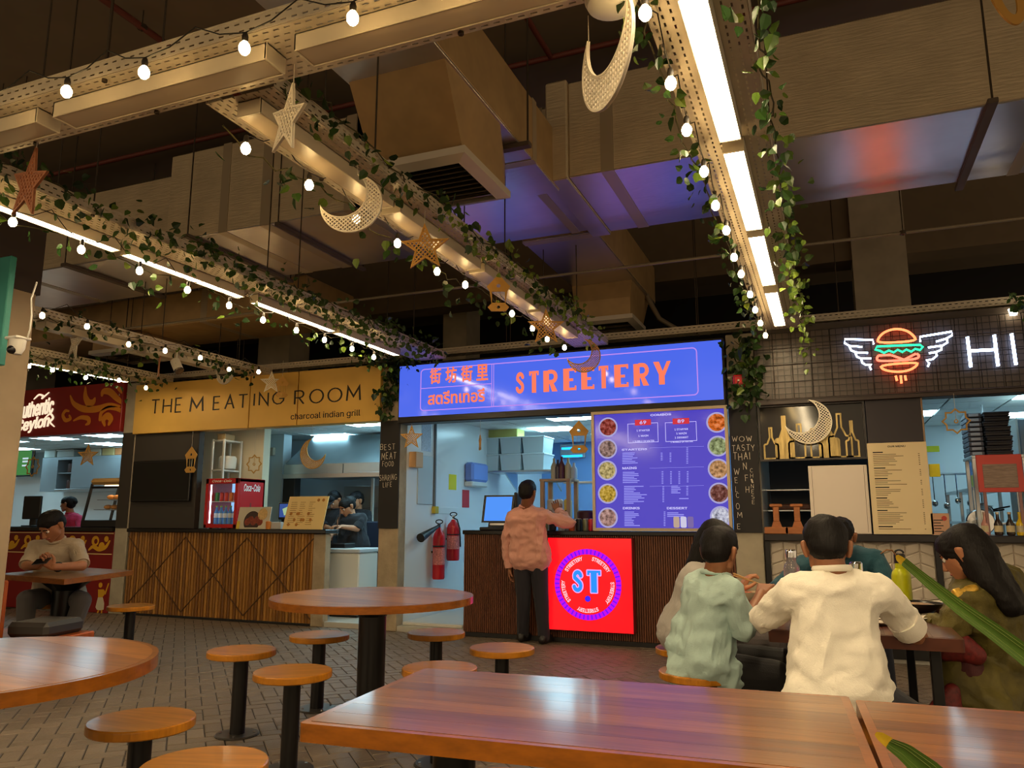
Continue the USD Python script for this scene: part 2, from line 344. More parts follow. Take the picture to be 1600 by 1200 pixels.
tray('cable_tray', 'perforated cable tray with unlit lamps left of the lit ivy tray', 'y', 2.45, 8.0, X40, X41, (4.4, 6.2, 7.4))
tray('cable_tray', 'perforated cable tray with lit lamps in front of the red sign at far left', 'y', 2.45, 7.95, X50, X51, (5.4, 7.2))
tray('cable_tray', 'narrow perforated cable tray running along the tops of the stall signs', 'x', -9.6, 3.6, 8.14, 8.3, (-7.4, -3.4, -1.2, .2, 2.4), zt=3.24)

def lamp(label, axis, a0, a1, wc, lit, group=None, w=.10, h=.075, zb=3.065):
    t = thing('linear_lamp', label, 'lamp', (wc, (a0+a1)/2, zb) if axis == 'y' else ((a0+a1)/2, wc, zb), group=group)
    B = lambda l0, l1, x0, x1, z0, z1: rb(x0, x1, l0, l1, z0, z1, .003) if axis == 'y' else rb(l0, l1, x0, x1, z0, z1, .003)
    part(t, 'housing', cat([B(a0, a1, wc-w/2, wc-w/2+.006, zb, ZT), B(a0, a1, wc+w/2-.006, wc+w/2, zb, ZT), B(a0, a0+.012, wc-w/2, wc+w/2, zb, ZT), B(a1-.012, a1, wc-w/2, wc+w/2, zb, ZT), B(a0, a1, wc-w/2, wc+w/2, ZT-.01, ZT)]), LAMPH)
    part(t, 'diffuser', B(a0+.012, a1-.012, wc-w/2+.006, wc+w/2-.006, zb+.003, zb+.012), LED if lit else LEDOFF)
ordn = ['nearest', 'second', 'third', 'fourth', 'farthest']
for i, (a, b) in enumerate([(1.27, 2.38), (2.44, 3.57), (3.68, 4.82), (4.93, 6.08), (6.28, 7.47)]):
    lamp(f'lit linear lamp under the right-hand tray, {ordn[i]} of five in its row', 'y', a, b, -.33, True, w=.105)  # the nearest lies out of view, carries the row on to light the foreground
for x_ in (-.33, 2.6, -4.35, -7.4):  # unseen lamps behind the viewer, placed to light ducts, palm and backs
    for a in (-4.6, -3.4, -2.2, -1.0, .02): lamp('unseen linear lamp behind the viewer, placed to light ducts and backs', 'y', a, a+1.13, x_, True, 'unseen lamps behind the viewer', w=.16)
for x_ in (2.6, -4.35, -7.4): tray('cable_tray', {2.6: 'right-hand', -4.35: 'left', -7.4: 'far left'}[x_]+' lamp tray behind the viewer, out of the picture', 'y', -5.5, 1.4, x_-.19, x_+.19, (-4.5, -1.6, .9))
for i, (a, b) in enumerate([(2.47, 3.6), (3.66, 4.8), (4.95, 6.07), (6.12, 7.28)]):
    lamp(f'lit linear lamp under the ivy tray above the gold sign, {["nearest", "second nearest", "second farthest", "farthest"][i]} of its row', 'y', a, b, -4.35, True, w=.085)
for i, (a, b) in enumerate([(6.02, 6.7), (6.74, 7.42)]):
    lamp(f'lit linear lamp in front of the red sign, {["left", "right"][i]} one of two', 'y', a, b, -8.55, True, w=.09)
for i, (a, b) in enumerate([(-4.5, -3.22), (-3.12, -1.93), (-1.80, -.62)]):
    lamp(f'unlit white linear lamp under the tray crossing overhead, {["cut by left edge", "middle one of three", "above the ventilation box"][i]}', 'x', a, b, 2.245, False, w=.12)
for i, (a, b) in enumerate([(2.5, 3.65), (3.72, 4.86), (4.93, 6.05), (6.12, 7.2)]):
    lamp(f'unlit linear lamp under the middle tray, {["nearest", "second nearest", "second farthest", "farthest"][i]} of its row', 'y', a, b, -2.29, False, w=.13)
for i, (a, b) in enumerate([(4.9, 6.0), (6.08, 7.2)]):
    lamp(f'unlit linear lamp under the far left ivy tray, {["nearer", "farther"][i]} one', 'y', a, b, -6.84, False, w=.13)

# ducts: foil-faced insulation with taped joints
FOIL = mat('duct_foil', L(206, 188, 156), .42, metal=.4, var=.12, vscale=3., bump=.35, bscale=7., bstretch=(1, 1, 9))
FOILU = mat('duct_foil_smooth', L(206, 200, 196), .33, metal=.92, var=.06, vscale=3., bump=.12, bscale=8., bstretch=(1.5, 4, 1))
FOIL2 = mat('duct_foil_brown', L(176, 146, 102), .5, metal=.3, var=.14, vscale=4., bump=.25, bscale=9)  # browner base colour than the other foil
TAPE = mat('foil_tape', L(176, 160, 134), .4, metal=.4)
STRAP = mat('duct_strap', L(92, 78, 66), .6, metal=.3)
def duct(label, boxes, tapes, straps, m=FOIL, mu=None):
    t = thing('air_duct', label, 'duct', (boxes[0][0], boxes[0][2], boxes[0][4]))
    for b in boxes:
        x0, x1, y0, y1, z0, z1 = b
        part(t, 'shell', rb(x0, x1, y0, y1, z0+.004, z1, .012), m)
        part(t, 'underside', rb(x0+.004, x1-.004, y0+.004, y1-.004, z0, z0+.02, .003), mu or FOILU)
    for b in tapes: part(t, 'tape_joint', bx(*b), TAPE)
    for x0, x1, y0, y1, z in straps:
        part(t, 'hanger_strap', rb(x0, x1, y0, y1, z-.035, z, .004), STRAP)
        for p in ((((x0+x1)/2, y0+.02), ((x0+x1)/2, y1-.02)) if x1-x0 < y1-y0 else ((x0+.02, (y0+y1)/2), (x1-.02, (y0+y1)/2))):
            part(t, 'hanger_rod', cyl((*p, z-.02), (*p, 5.36), .007, n=6), ROD)
ZD = 3.9; YA, YB = 5.38, 6.62
duct('long foil-clad air duct crossing the hall at right above the burger stall', [(-1.72, 3.6, YA, YB, ZD, 4.70), (-1.9, -1.72, YA-.03, YB+.03, ZD-.02, 4.72)],
     [(-1.46, -1.36, YA-.004, YB+.004, ZD-.004, 4.704), (1.42, 1.5, YA-.004, YB+.004, ZD-.004, 4.704), (1.98, 2.08, YA-.004, YB+.004, ZD-.004, 4.704), (2.5, 2.62, YA-.004, YB+.004, ZD-.004, 4.704)],
     [(-.64, -.58, YA-.1, YB+.1, ZD), (1.08, 1.14, YA-.1, YB+.1, ZD)])
duct('middle stretch of the foil-clad duct, behind the square ceiling grille', [(-3.62, -1.9, YA+.12, YB-.1, ZD, 4.6)], [(-2.06, -1.98, YA+.116, YB-.096, ZD-.004, 4.604)], [])
duct('left stretch of the foil-clad duct, above the gold sign', [(-5.75, -3.62, YA-.1, YB-.05, ZD, 4.78), (-12.5, -5.75, YA+.1, YB, ZD+.02, 4.7)],
     [(-5.1, -5.0, YA-.104, YB-.046, ZD-.004, 4.784), (-4.62, -4.5, YA-.104, YB-.046, ZD-.004, 4.784), (-3.72, -3.62, YA-.104, YB-.046, ZD-.004, 4.784), (-8.2, -8.1, YA+.096, YB+.004, ZD+.016, 4.7)],
     [(-5.42, -5.36, YA-.2, YB+.1, ZD), (-4.44, -4.39, YA-.12, YB+.05, ZD), (-7.3, -7.22, YA, YB+.1, ZD+.02)], m=FOIL)
duct('brown foil duct coming forward overhead to the square ceiling grille', [(-2.52, -1.84, 2.5, YA+.14, 3.86, 4.34)], [(-2.524, -1.836, 4.9, 4.98, 3.856, 4.344)], [(-2.6, -1.76, 4.62, 4.68, 3.86)], m=FOIL2)
duct('foil branch duct running back over the blue sign to a far grille', [(-2.6, -1.86, YB, 9.3, 3.92, 4.4)], [(-2.604, -1.856, YB+.02, YB+.12, 3.916, 4.404)], [], m=FOIL2)
duct('low brown duct behind the left ducts, above the far left ivy', [(-10.5, -5.6, 7.25, 8.25, 3.72, 4.15)], [(-7.2, -7.1, 7.246, 8.254, 3.716, 4.154)], [(-8.4, -8.34, 7.15, 8.35, 3.72)], m=FOIL2, mu=FOIL2)
def grille(label, x0, x1, y0, y1, z, ztop, bx0, bx1, by0, by1, slats, m=FOIL2):
    t = thing('ceiling_grille', label, 'air vent', ((x0+x1)/2, (y0+y1)/2, z)); f = .075
    lo = [(x0+.03, y0+.03), (x1-.03, y0+.03), (x1-.03, y1-.03), (x0+.03, y1-.03)]
    part(t, 'plenum_box', hull([(a, b, z+.06) for a, b in lo]+[(a, b, z+.26) for a, b in lo]+[(a, b, ztop) for a in (bx0, bx1) for b in (by0, by1)]), m)
    W2 = mat('grille_paint', L(206, 196, 180), .4)
    part(t, 'frame', cat([hull([(a[0], a[1], z+.012), (b[0], b[1], z+.012), (c[0], c[1], z-.012), (d[0], d[1], z-.012), (a[0], a[1], z+.06), (b[0], b[1], z+.06)]) for a, b, c, d in
        [((x0, y0), (x1, y0), (x1-f, y0+f), (x0+f, y0+f)), ((x1, y0), (x1, y1), (x1-f, y1-f), (x1-f, y0+f)), ((x1, y1), (x0, y1), (x0+f, y1-f), (x1-f, y1-f)), ((x0, y1), (x0, y0), (x0+f, y0+f), (x0+f, y1-f))]]), W2)
    part(t, 'throat', bx(x0+f, x1-f, y0+f, y1-f, z+.045, z+.055), BLACK)  # black sheet gives the dark look behind the slats
    for k in range(slats):
        y = y0+f+(y1-y0-2*f)*(k+.5)/slats
        s = rb(x0+f, x1-f, y-.018, y+.018, z+.015, z+.021, .002); part(t, 'slat', (np.c_[s[0][:, 0], s[0][:, 1], s[0][:, 2]+(s[0][:, 1]-y)*.8], s[1]), mat('grille_slat', L(120, 106, 84), .5))
grille('square slatted air grille under the overhead duct, large and near', -2.60, -1.90, 3.90, 4.63, 3.45, 3.86, -2.5, -1.86, 3.55, 4.35, 9)
grille('smaller square air grille over the blue sign', -2.58, -1.88, 8.11, 8.78, 3.45, 3.92, -2.6, -1.9, 8.2, 9.1, 3)
a = pz(205, 560, 3.4); grille('far square air grille above the red and gold signs', a[0]-.36, a[0]+.36, a[1]-.36, a[1]+.36, 3.4, 3.72, a[0]-.3, a[0]+.3, a[1]-.1, a[1]+.6, 3)
# pipes
def pipe(label, pts, r, m, clips=()):
    t = thing('pipe', label, 'pipe', pts[0]); part(t, 'run', tube(pts, r, 8), m, smooth=True)
    for c in clips: part(t, 'clip', cat([cyl((c[0], c[1], c[2]-r-.01), (c[0], c[1], 5.36), .005, n=6), lathe([(r, -.015), (r+.012, -.015), (r+.012, .015), (r, .015), (r, -.015)], c, 8)]), ROD)
PIPEG = mat('grey_conduit', L(140, 128, 108), .5, metal=.3); PIPER = mat('red_sprinkler_pipe', L(110, 52, 40), .55)
pipe('thin grey conduit crossing below the ducts in front of the dark void', [(-9, 6.85, 3.62), (3.6, 6.85, 3.62)], .014, PIPEG, [(-3, 6.85, 3.62), (.7, 6.85, 3.62)])
pipe('dark red sprinkler pipe along the ceiling across the hall', [(-9, 5.74, 5.2), (3.6, 5.74, 5.2)], .025, PIPER, [(-3.4, 5.74, 5.2), (-1.2, 5.74, 5.2)])
pipe('dark red sprinkler pipe running forward along the ceiling at left', [(-4.9, -2, 5.2), (-4.9, 5.74, 5.2)], .028, PIPER, [(-4.9, 4.1, 5.2)])
pipe('dark red sprinkler pipe running forward along the ceiling at centre', [(-1.98, -2, 5.2), (-1.98, 5.74, 5.2)], .025, PIPER)
pipe('bundle of looped flexible conduits hanging behind the far grille', [py(1000, 430, 8.9), py(1012, 465, 8.9), py(1030, 498, 8.9), py(1062, 517, 8.9), py(1110, 520, 9.0)], .03, PIPEG)
pipe('horizontal grey bracket bar beside the far grille', [py(975, 466, 8.9), py(1012, 462, 8.9)], .02, PIPEG)
# ================================================================ stalls
def FP(x, y, off=0.): return py(x, y, YF-off)
def FX(x, y, off=0.): p = FP(x, y, off); return p[0], p[2]
def front(g, d, off=0.): return ext(g, d, (0, YF-off, 0))            # g in (x, z); front faces the hall
def frect(x0, x1, z0, z1, r=0.):
    return sbox(x0+r, z0+r, x1-r, z1-r).buffer(r, quad_segs=4) if r else sbox(x0, z0, x1, z1)
def ring(g, w): return g.difference(g.buffer(-w))
XA, XB, XC, XD, XE, XF_ = -9.27, -9.03, -5.0, -4.73, -.90, -.63         # edges of the partition ends
# partitions between the stalls, their ends facing the hall
PLAS = mat('grey_plaster', L(170, 160, 140), .85, var=.12, vscale=4, bump=.25, bscale=20)
for x0, x1, z1, yb in ((XA, XB, 3.2, 12), (XC, XD, 3.1, 13.2), (XE, XF_, 3.16, 13.2)):
    struct('wall_partition', rb(x0, x1, YF-.005, YF+.16, 0, z1, .008), CONC2 if x0 == XC else PLAS)
    struct('wall_partition', bx(x0, x1, YF+.16, yb, 0, 2.66), WHITEW)
struct('wall_partition', bx(2.6, 2.8, YF, 13.2, 0, 3.1), WHITEW); struct('wall_partition', bx(-16.8, -16.6, YF, 12, 0, 3.1), WHITEW)
KFL = mat('kitchen_floor_tile', L(186, 182, 172), .35, var=.05)
struct('kitchen_floor', bx(-16.8, 2.8, YF+.02, 13.2, 0, .06), KFL)
struct('wall_back_kitchen', bx(-16.6, XB, 11.0, 11.1, 0, 2.66), WHITEW); struct('wall_back_kitchen', bx(XB, XD-.1, 10.9, 11.0, 0, 2.66), mat('kitchen_panel_grey_blue', L(178, 190, 198), .35))
struct('wall_back_kitchen', bx(XD-.1, XE+.1, 13.0, 13.1, 0, 2.66), mat('kitchen_wall_blue', L(120, 158, 214), .4)); struct('wall_back_kitchen', bx(XE+.1, 2.8, 12.6, 12.7, 0, 2.66), WHITEW)
# kitchens' ceilings: grid of lay-in tiles, each a piece, and lit panels
PANEL = glow('kitchen_light_panel', (.46, .85, 1.0), PANEL_W)
PANEL2 = glow('kitchen_light_panel_dim', (.50, .86, 1.0), PANEL_W*.55)
def kceil(x0, x1, y0, y1, lit, z=2.6, PANEL=PANEL):
    s = struct('ceiling_kitchen', bx(x0, x1, y0, y1, z+.02, z+.1), mat('ceiling_grid_void', L(90, 96, 98), .8))
    nx, ny = int(round((x1-x0)/.62)), int(round((y1-y0)/.62)); dx, dy = (x1-x0)/nx, (y1-y0)/ny
    for i in range(nx):
        for j in range(ny):
            b = (x0+i*dx+.012, x0+(i+1)*dx-.012, y0+j*dy+.012, y0+(j+1)*dy-.012)
            if (i, j) in lit: part(s, 'light_panel', bx(*b, z-.002, z+.01), PANEL, label='lit ceiling panel')
            else: part(s, 'tile', bx(*b, z+.004, z+.02), TILEC)
    return s
kceil(-16.6, XA, YF+.14, 11.0, {(1, 1), (3, 1), (5, 1), (7, 1), (9, 1), (9, 3), (7, 3), (3, 3)}, PANEL=PANEL2)
kceil(XB, XC, YF+.14, 10.9, {(5, 2), (2, 3), (4, 1), (5, 0)})  # one front panel placed to light the steel hood
kceil(XD, XE, YF+.14, 13.0, {(2, 2), (4, 2), (1, 4), (4, 5), (2, 6)})
kceil(XF_, 2.6, YF+.14, 12.6, {(2, 1), (4, 2), (2, 4), (4, 5)}, PANEL=PANEL2)

# ---- signs
TRIM = mat('sign_trim_black', L(26, 22, 24), .4)
ACR = lambda n, c, s=1., r=.12: mat(n, (.02, .02, .02), r, emit=c, es=s)
sb = thing('stall_sign', 'wide blue backlit stall sign with orange STREETERY lettering', 'sign', (-2.8, YF, 2.46))
part(sb, 'case', rb(XD+.01, XE-.01, YF-.10, YF+.12, 2.40, 3.12, .01), TRIM)
SX0, SX1, SZ0, SZ1 = XD+.03, XE-.03, 2.475, 3.09
part(sb, 'panel', front(frect(SX0, SX1, SZ0, SZ1), .012, .098), ACR('blue_acrylic_lit', L(74, 104, 235), 1.0, .1))
PINK = glow('sign_line_pink', L(186, 138, 238), 1.); ORNG = glow('sign_letter_orange', L(255, 124, 92), 1.05)
fr = frect(*[FX(664, 600)[0], FX(1093, 580)[0], 2.53, 3.035], .05)
dv = FX(776, 590)[0]; hz = FX(700, 607)[1]
ln = unary_union([ring(fr, .012), frect(dv-.016, dv-.008, 2.53, 3.03), frect(dv+.008, dv+.016, 2.53, 3.03), frect(fr.bounds[0], dv-.014, hz-.005, hz+.005)])
part(sb, 'border_line', front(ln, .003, .111), PINK)
for k, ch in enumerate('街坊街里'):
    a = FX(679+k*24, 590)[0]; g = fit(text_poly(ch, .2, 'Noto Sans CJK', 2), a, a+.145, hz+.045, hz+.235)
    part(sb, 'letter', front(g, .006, .111), ORNG)
g = fit(text_poly('สตรีทเทอรี', .1, 'NotoSansThai', 2), FX(676, 620)[0], FX(764, 612)[0], 2.60, hz-.045); part(sb, 'letter_row', front(g, .006, .111), ORNG)
def deco(ch):
    B = lambda a, b, c, d: sbox(a, b, c, d)
    if ch == 'S': return LineString(_arc(.32, .72, .2, .2, 10, 200, 8)+_arc(.3, .25, .22, .22, 60, -165, 9)).buffer(.1, quad_segs=3)
    if ch == 'T': return unary_union([B(.17, 0, .45, 1), B(0, .9, .62, 1), B(0, .8, .1, 1), B(.52, .8, .62, 1)])
    if ch == 'E': return unary_union([B(0, 0, .3, 1), B(0, .88, .66, 1), B(0, 0, .66, .12), B(.3, .42, .5, .54), B(.58, .8, .66, 1), B(.58, 0, .66, .2)])
    if ch == 'R': return unary_union([B(0, 0, .3, 1), B(.1, .9, .45, 1), LineString([(.3, .94)]+_arc(.44, .7, .22, .24, 90, -90, 8)+[(.25, .46)]).buffer(.09), Polygon([(.3, .46), (.5, .46), (.74, 0), (.46, 0)])])
    return unary_union([Polygon([(0, 1), (.3, 1), (.5, .55), (.56, .4), (.3, .4)]), Polygon([(.72, 1), (.92, 1), (.6, .4), (.42, .45)]), B(.28, 0, .58, .45)])
for ch, a, b in zip('STREETERY', (120, 235, 355, 525, 678, 828, 960, 1125, 1295), (190, 315, 475, 635, 788, 910, 1080, 1255, 1445)):
    xa, xb = FX(790+a/5.517, 590)[0], FX(790+b/5.517, 590)[0]
    part(sb, 'letter', front(fit(deco(ch), xa, xb, 2.665, 2.91), .006, .111), ORNG)

sg = thing('stall_sign', 'gold stall sign with thin black lettering THE MEATING ROOM', 'sign', (-7, YF, 2.45))
GOLD = mat('gold_sign_face', L(232, 186, 92), .42, metal=.2, var=.06, vscale=2.)
for x0, x1 in ((XB, -7.0), (-6.985, -6.23), (-6.215, XC+.005)): part(sg, 'panel', rb(x0, x1, YF-.06, YF+.12, 2.45, 3.15, .005), GOLD)
INK = mat('black_ink', L(40, 30, 20), .5)
zb, zt = 2.715, 2.925
for w, a, b in (('THE', 243, 289), ('M', 302, 324), ('EAT', 338, 391), ('ING', 401, 449), ('ROOM', 464, 568)):
    g, _ = strokes(w, 0, 0, 1., w=.75, gap=.26, r=.045); xa, xb = FX(a, 630)[0], FX(b, 630)[0]
    part(sg, 'lettering', front(fit(g, xa, xb, zb, zt), .004, .06), INK)
part(sg, 'lettering', front(fit(text_poly('charcoal indian grill', .1), FX(459, 655)[0], FX(567, 650)[0], 2.505, 2.605), .004, .06), INK)

sr = thing('stall_sign', 'red stall sign with cream script and gold scrolls at far left', 'sign', (-10.6, YF, 2.5))
part(sr, 'panel', rb(-12.6, XA-.005, YF-.06, YF+.12, 2.5, 3.22, .006), mat('red_sign_face', L(150, 26, 20), .4))
SW = mat('gold_scroll_paint', L(226, 140, 30), .45)
def swirl(pts, r0, r1):
    P = np.array(pts, float); n = len(P); out = []
    t = np.linspace(0, n-1, 10*n); from_ = np.arange(n)
    P = np.c_[np.interp(t, from_, P[:, 0]), np.interp(t, from_, P[:, 1])]
    k = np.ones(9)/9; P2 = np.c_[np.convolve(np.pad(P[:, 0], 4, 'edge'), k, 'valid'), np.convolve(np.pad(P[:, 1], 4, 'edge'), k, 'valid')]
    w = r0+(r1-r0)*np.sin(np.linspace(0, np.pi, len(P2)))
    return unary_union([LineString(P2[i:i+2]).buffer(w[i], quad_segs=3) for i in range(len(P2)-1)])
cs = lambda u, v: FX(u/6.667, 480+v/6.667)
for pts, r0, r1 in (([(770, 920), (800, 1010), (900, 1070), (1050, 1070), (1180, 1020), (1300, 1040)], .012, .05), ([(930, 830), (925, 940), (960, 1010), (1010, 1000), (1030, 950)], .012, .055), ([(1100, 930), (1110, 880), (1180, 880), (1260, 960), (1320, 1010)], .02, .05),
    ([(1080, 1180), (1090, 1100), (1160, 1050), (1250, 1060), (1310, 1090)], .03, .03), ([(760, 1090), (720, 1080), (690, 1130), (720, 1190), (780, 1170), (760, 1130)], .014, .03), ([(800, 1190), (880, 1150), (960, 1160), (970, 1210), (930, 1230)], .012, .035), ([(1130, 1240), (1110, 1170), (1160, 1130), (1200, 1170), (1170, 1230)], .02, .05), ([(1250, 830), (1290, 870), (1320, 900)], .02, .03)):
    part(sr, 'scroll', front(swirl([cs(*p) for p in pts], r0, r1).intersection(frect(-12.5, XA-.02, 2.51, 3.2)), .004, .06), SW)
CREAM = glow('cream_script_lit', L(255, 232, 196), 1.0)
for w, x0, x1, z0, z1 in (('Authentic', FX(33, 640)[0], FX(91, 630)[0], 2.80, 3.05), ('Ceylon', FX(32, 665)[0], FX(84, 660)[0], 2.56, 2.79)):
    g = affinity.skew(text_poly(w, .2, 'Inter', 3), xs=14, origin=(0, 0)); g = affinity.rotate(fit(g, x0, x1, z0, z1), 5, origin=((x0+x1)/2, (z0+z1)/2))
    part(sr, 'script', front(g, .012, .06), CREAM)
part(sr, 'flourish', front(unary_union([swirl([(FX(60, 612)[0], 3.06), (FX(68, 612)[0], 3.14), (FX(76, 612)[0], 3.1), (FX(72, 612)[0], 3.06), (FX(84, 612)[0], 3.16)], .006, .016), swirl([(FX(74, 655)[0], 2.74), (FX(84, 655)[0], 2.84), (FX(90, 655)[0], 2.76), (FX(84, 655)[0], 2.7), (FX(93, 655)[0], 2.62)], .006, .016)]), .012, .06), CREAM)

# ---- red and gold stall, far left
BLKTOP = mat('black_counter_top', L(22, 20, 20), .18)
t = thing('stall_counter', 'red painted stall counter with gold floral frieze under a black top', 'counter', (-11, YF, 0))
REDP = mat('red_counter_paint', L(128, 18, 16), .4)
part(t, 'body', rb(-12.8, XA-.01, YF, YF+.6, 0, 1.10, .006), REDP); part(t, 'worktop', rb(-12.8, XA-.01, YF-.06, YF+.66, 1.10, 1.16, .008), BLKTOP)
part(t, 'frieze_band', front(frect(-12.8, XA-.02, .80, 1.06), .006), mat('maroon_band', L(104, 16, 12), .4)); YEL = mat('yellow_motif', L(214, 160, 30), .45)
for zc in (.785, 1.07): part(t, 'band_line', front(frect(-12.8, XA-.02, zc, zc+.014), .008), mat('cream_line', L(222, 190, 130), .5))
x = -12.5
while x < -9.5:
    g = unary_union([Point(x+.12, .97).buffer(.07).difference(Point(x+.13, .965).buffer(.035)), Point(x+.25, .9).buffer(.055), swirl([(x, .84), (x+.08, .9), (x+.2, .85), (x+.33, .88), (x+.4, .98)], .012, .03), Point(x+.33, 1.0).buffer(.04)])
    part(t, 'floral_motif', front(g, .004, .006), YEL); x += .46
fg = lambda u, v: FX(u/5.216, 780+v/5.216)
body_ = Polygon([fg(*p) for p in [(800, 735), (845, 735), (850, 780), (835, 800), (800, 800)]]); skirt = Polygon([fg(*p) for p in [(800, 800), (838, 800), (850, 850), (845, 900), (820, 905), (790, 900), (780, 880), (790, 840)]])
part(t, 'painted_figure', front(unary_union([body_, Point(fg(820, 700)).buffer(.035), LineString([fg(845, 745), fg(858, 770), fg(885, 690)]).buffer(.012), LineString([fg(805, 900), fg(795, 930)]).buffer(.012), LineString([fg(830, 900), fg(828, 930)]).buffer(.012)]), .003), YEL)
part(t, 'painted_skirt', front(skirt, .004), mat('figure_skirt', L(206, 196, 172), .6))
GREYC = mat('grey_metal_cabinet', L(150, 160, 166), .35, metal=.4)
t = thing('wall_cabinet', 'grey steel wall cupboard with an open shelf behind the red counter', 'cupboard', (-10.6, 10.4, 1.5))
c0, c1 = py(62, 765, 10.5), py(198, 712, 10.5); X0, X1, Z0, Z1 = c0[0], c1[0]-.02, c0[2], c1[2]+.02; Xm0, Xm1 = py(90, 730, 10.5)[0], py(112, 730, 10.5)[0]
part(t, 'body', cat([bx(X0, Xm0, 10.5, 10.95, Z0, Z1), bx(Xm1, X1, 10.5, 10.95, Z0, Z1), bx(Xm0, Xm1, 10.9, 10.95, Z0, Z1), bx(Xm0, Xm1, 10.5, 10.95, Z1-.05, Z1), bx(X0, X1, 10.5, 10.95, Z0-.04, Z0)]), GREYC)
part(t, 'door', rb(Xm1+.02, X1-.02, 10.485, 10.5, Z0+.02, Z1-.04, .003), GREYC); part(t, 'shelf', bx(Xm0, Xm1, 10.52, 10.9, (Z0+Z1)/2-.01, (Z0+Z1)/2+.01), GREYC); part(t, 'lip', rb(X0+.5, X1, 10.42, 10.5, Z0-.05, Z0, .004), STEEL)
for z_ in (Z0+.01, (Z0+Z1)/2+.02):
    single('storage_jar', lathe([(0, 0), (.06, 0), (.065, .02), (.065, .15), (.05, .17), (0, .17)], ((Xm0+Xm1)/2, 10.65, z_), 14), mat('dark_jar', L(70, 40, 36), .4), f'dark jar on the {"lower" if z_ < (Z0+Z1)/2 else "upper"} open shelf of the grey cupboard', 'jar', smooth=40)
for k, (u0, u1, h, c, nm) in enumerate([(72, 90, .16, (168, 176, 168), 'clear grey'), (92, 118, .13, (190, 200, 198), 'pale plastic'), (140, 160, .15, (200, 196, 176), 'cream plastic'), (162, 181, .15, (196, 170, 110), 'tan'), (182, 194, .14, (190, 120, 70), 'orange brown')]):
    a, b = py(u0, 712, 10.6)[0], py(u1, 712, 10.6)[0]
    tt = thing('storage_box', f'{nm} storage box on top of the grey steel wall cupboard', 'box', ((a+b)/2, 10.7, Z1)); part(tt, 'tub', rb(a, b, 10.55, 10.85, Z1, Z1+h, .015), mat('tub_%d' % k, L(*c), .5)); part(tt, 'lid', rb(a-.01, b+.01, 10.54, 10.86, Z1+h, Z1+h+.02, .006), mat('tub_lid', L(210, 214, 210), .5))
t = thing('menu_screen', 'green menu screen on the wall behind the red counter', 'screen', py(40, 720, 10.6)); a, b = py(22, 745, 10.6), py(53, 692, 10.6)
part(t, 'bezel', rb(a[0]-.5, b[0], 10.6, 10.66, a[2], b[2], .006), BLACK); part(t, 'display', bx(a[0]-.47, b[0]-.025, 10.592, 10.6, a[2]+.03, b[2]-.03), glow('green_display', L(70, 130, 70), .9))
part(t, 'text_block', cat([bx(b[0]-.26, b[0]-.1, 10.588, 10.592, a[2]+z_, a[2]+z_+.035) for z_ in (.34, .28, .2)]), glow('display_white', L(200, 220, 230), .9))
t = thing('display_warmer', 'slanted glass food warmer with black frame on the red stall counter', 'food display', FP(160, 812)); A0 = FX(124, 812)[0]; A1 = FX(187, 812)[0]; B0 = FX(141, 755)[0]
part(t, 'base', rb(A0, A1, YF+.02, YF+.55, 1.16, 1.26, .01), BLACK)
part(t, 'frame', cat([tube([(A0+.02, YF+.04, 1.24), (B0, YF+.04, 1.78)], .022, 6), tube([(A0+.02, YF+.5, 1.24), (B0, YF+.5, 1.78)], .022, 6), tube([(A1-.02, YF+.04, 1.24), (A1-.02, YF+.04, 1.78)], .02, 6), tube([(B0, YF+.04, 1.72), (A1, YF+.04, 1.72)], .018, 6)]), BLACK)
part(t, 'canopy', rb(B0-.02, A1, YF+.0, YF+.55, 1.76, 1.85, .035), mat('warm_canopy', L(200, 160, 96), .4)); part(t, 'lamp_strip', rb(B0+.05, A1-.05, YF+.2, YF+.3, 1.742, 1.758, .004), glow('warmer_lamp', (1, .7, .4), 6.))
part(t, 'glass', hull([(A0+.06, YF+.03, 1.27), (A1-.05, YF+.03, 1.27), (B0+.03, YF+.03, 1.74), (A1-.05, YF+.03, 1.74), (A0+.06, YF+.034, 1.27), (A1-.05, YF+.034, 1.27), (B0+.03, YF+.034, 1.74), (A1-.05, YF+.034, 1.74)]), glass_mat('clear_glass'))
for z_ in (1.40, 1.54):
    sh = part(t, 'shelf', rb(A0+.14+(z_-1.4)*.35, A1-.06, YF+.1, YF+.46, z_, z_+.012, .003), STEEL)
    for k in range(3): single('pastry', ell((A0+.25+(z_-1.4)*.3+k*.13, YF+.25, z_+.046), (.055, .06, .034), 2), mat('pastry_crust', L(206, 140, 66), .6, var=.2, vscale=20), f'baked pastry on the {"lower" if z_ < 1.5 else "upper"} shelf of the glass warmer, {["left", "middle", "right"][k]}', 'pastry', 'pastries in the glass warmer', smooth=True)
t = thing('till_screen', 'black till screen on the red stall counter beside the column', 'till', FP(30, 812)); c = FP(30, 790)
part(t, 'display_housing', rb(c[0]-.2, FX(43, 790)[0], YF+.2, YF+.24, 1.27, 1.62, .01), BLACK); part(t, 'stand', rb(c[0]-.08, c[0]+.06, YF+.24, YF+.32, 1.16, 1.4, .01), BLACK); part(t, 'base', rb(c[0]-.12, c[0]+.1, YF+.14, YF+.38, 1.16, 1.18, .006), BLACK)
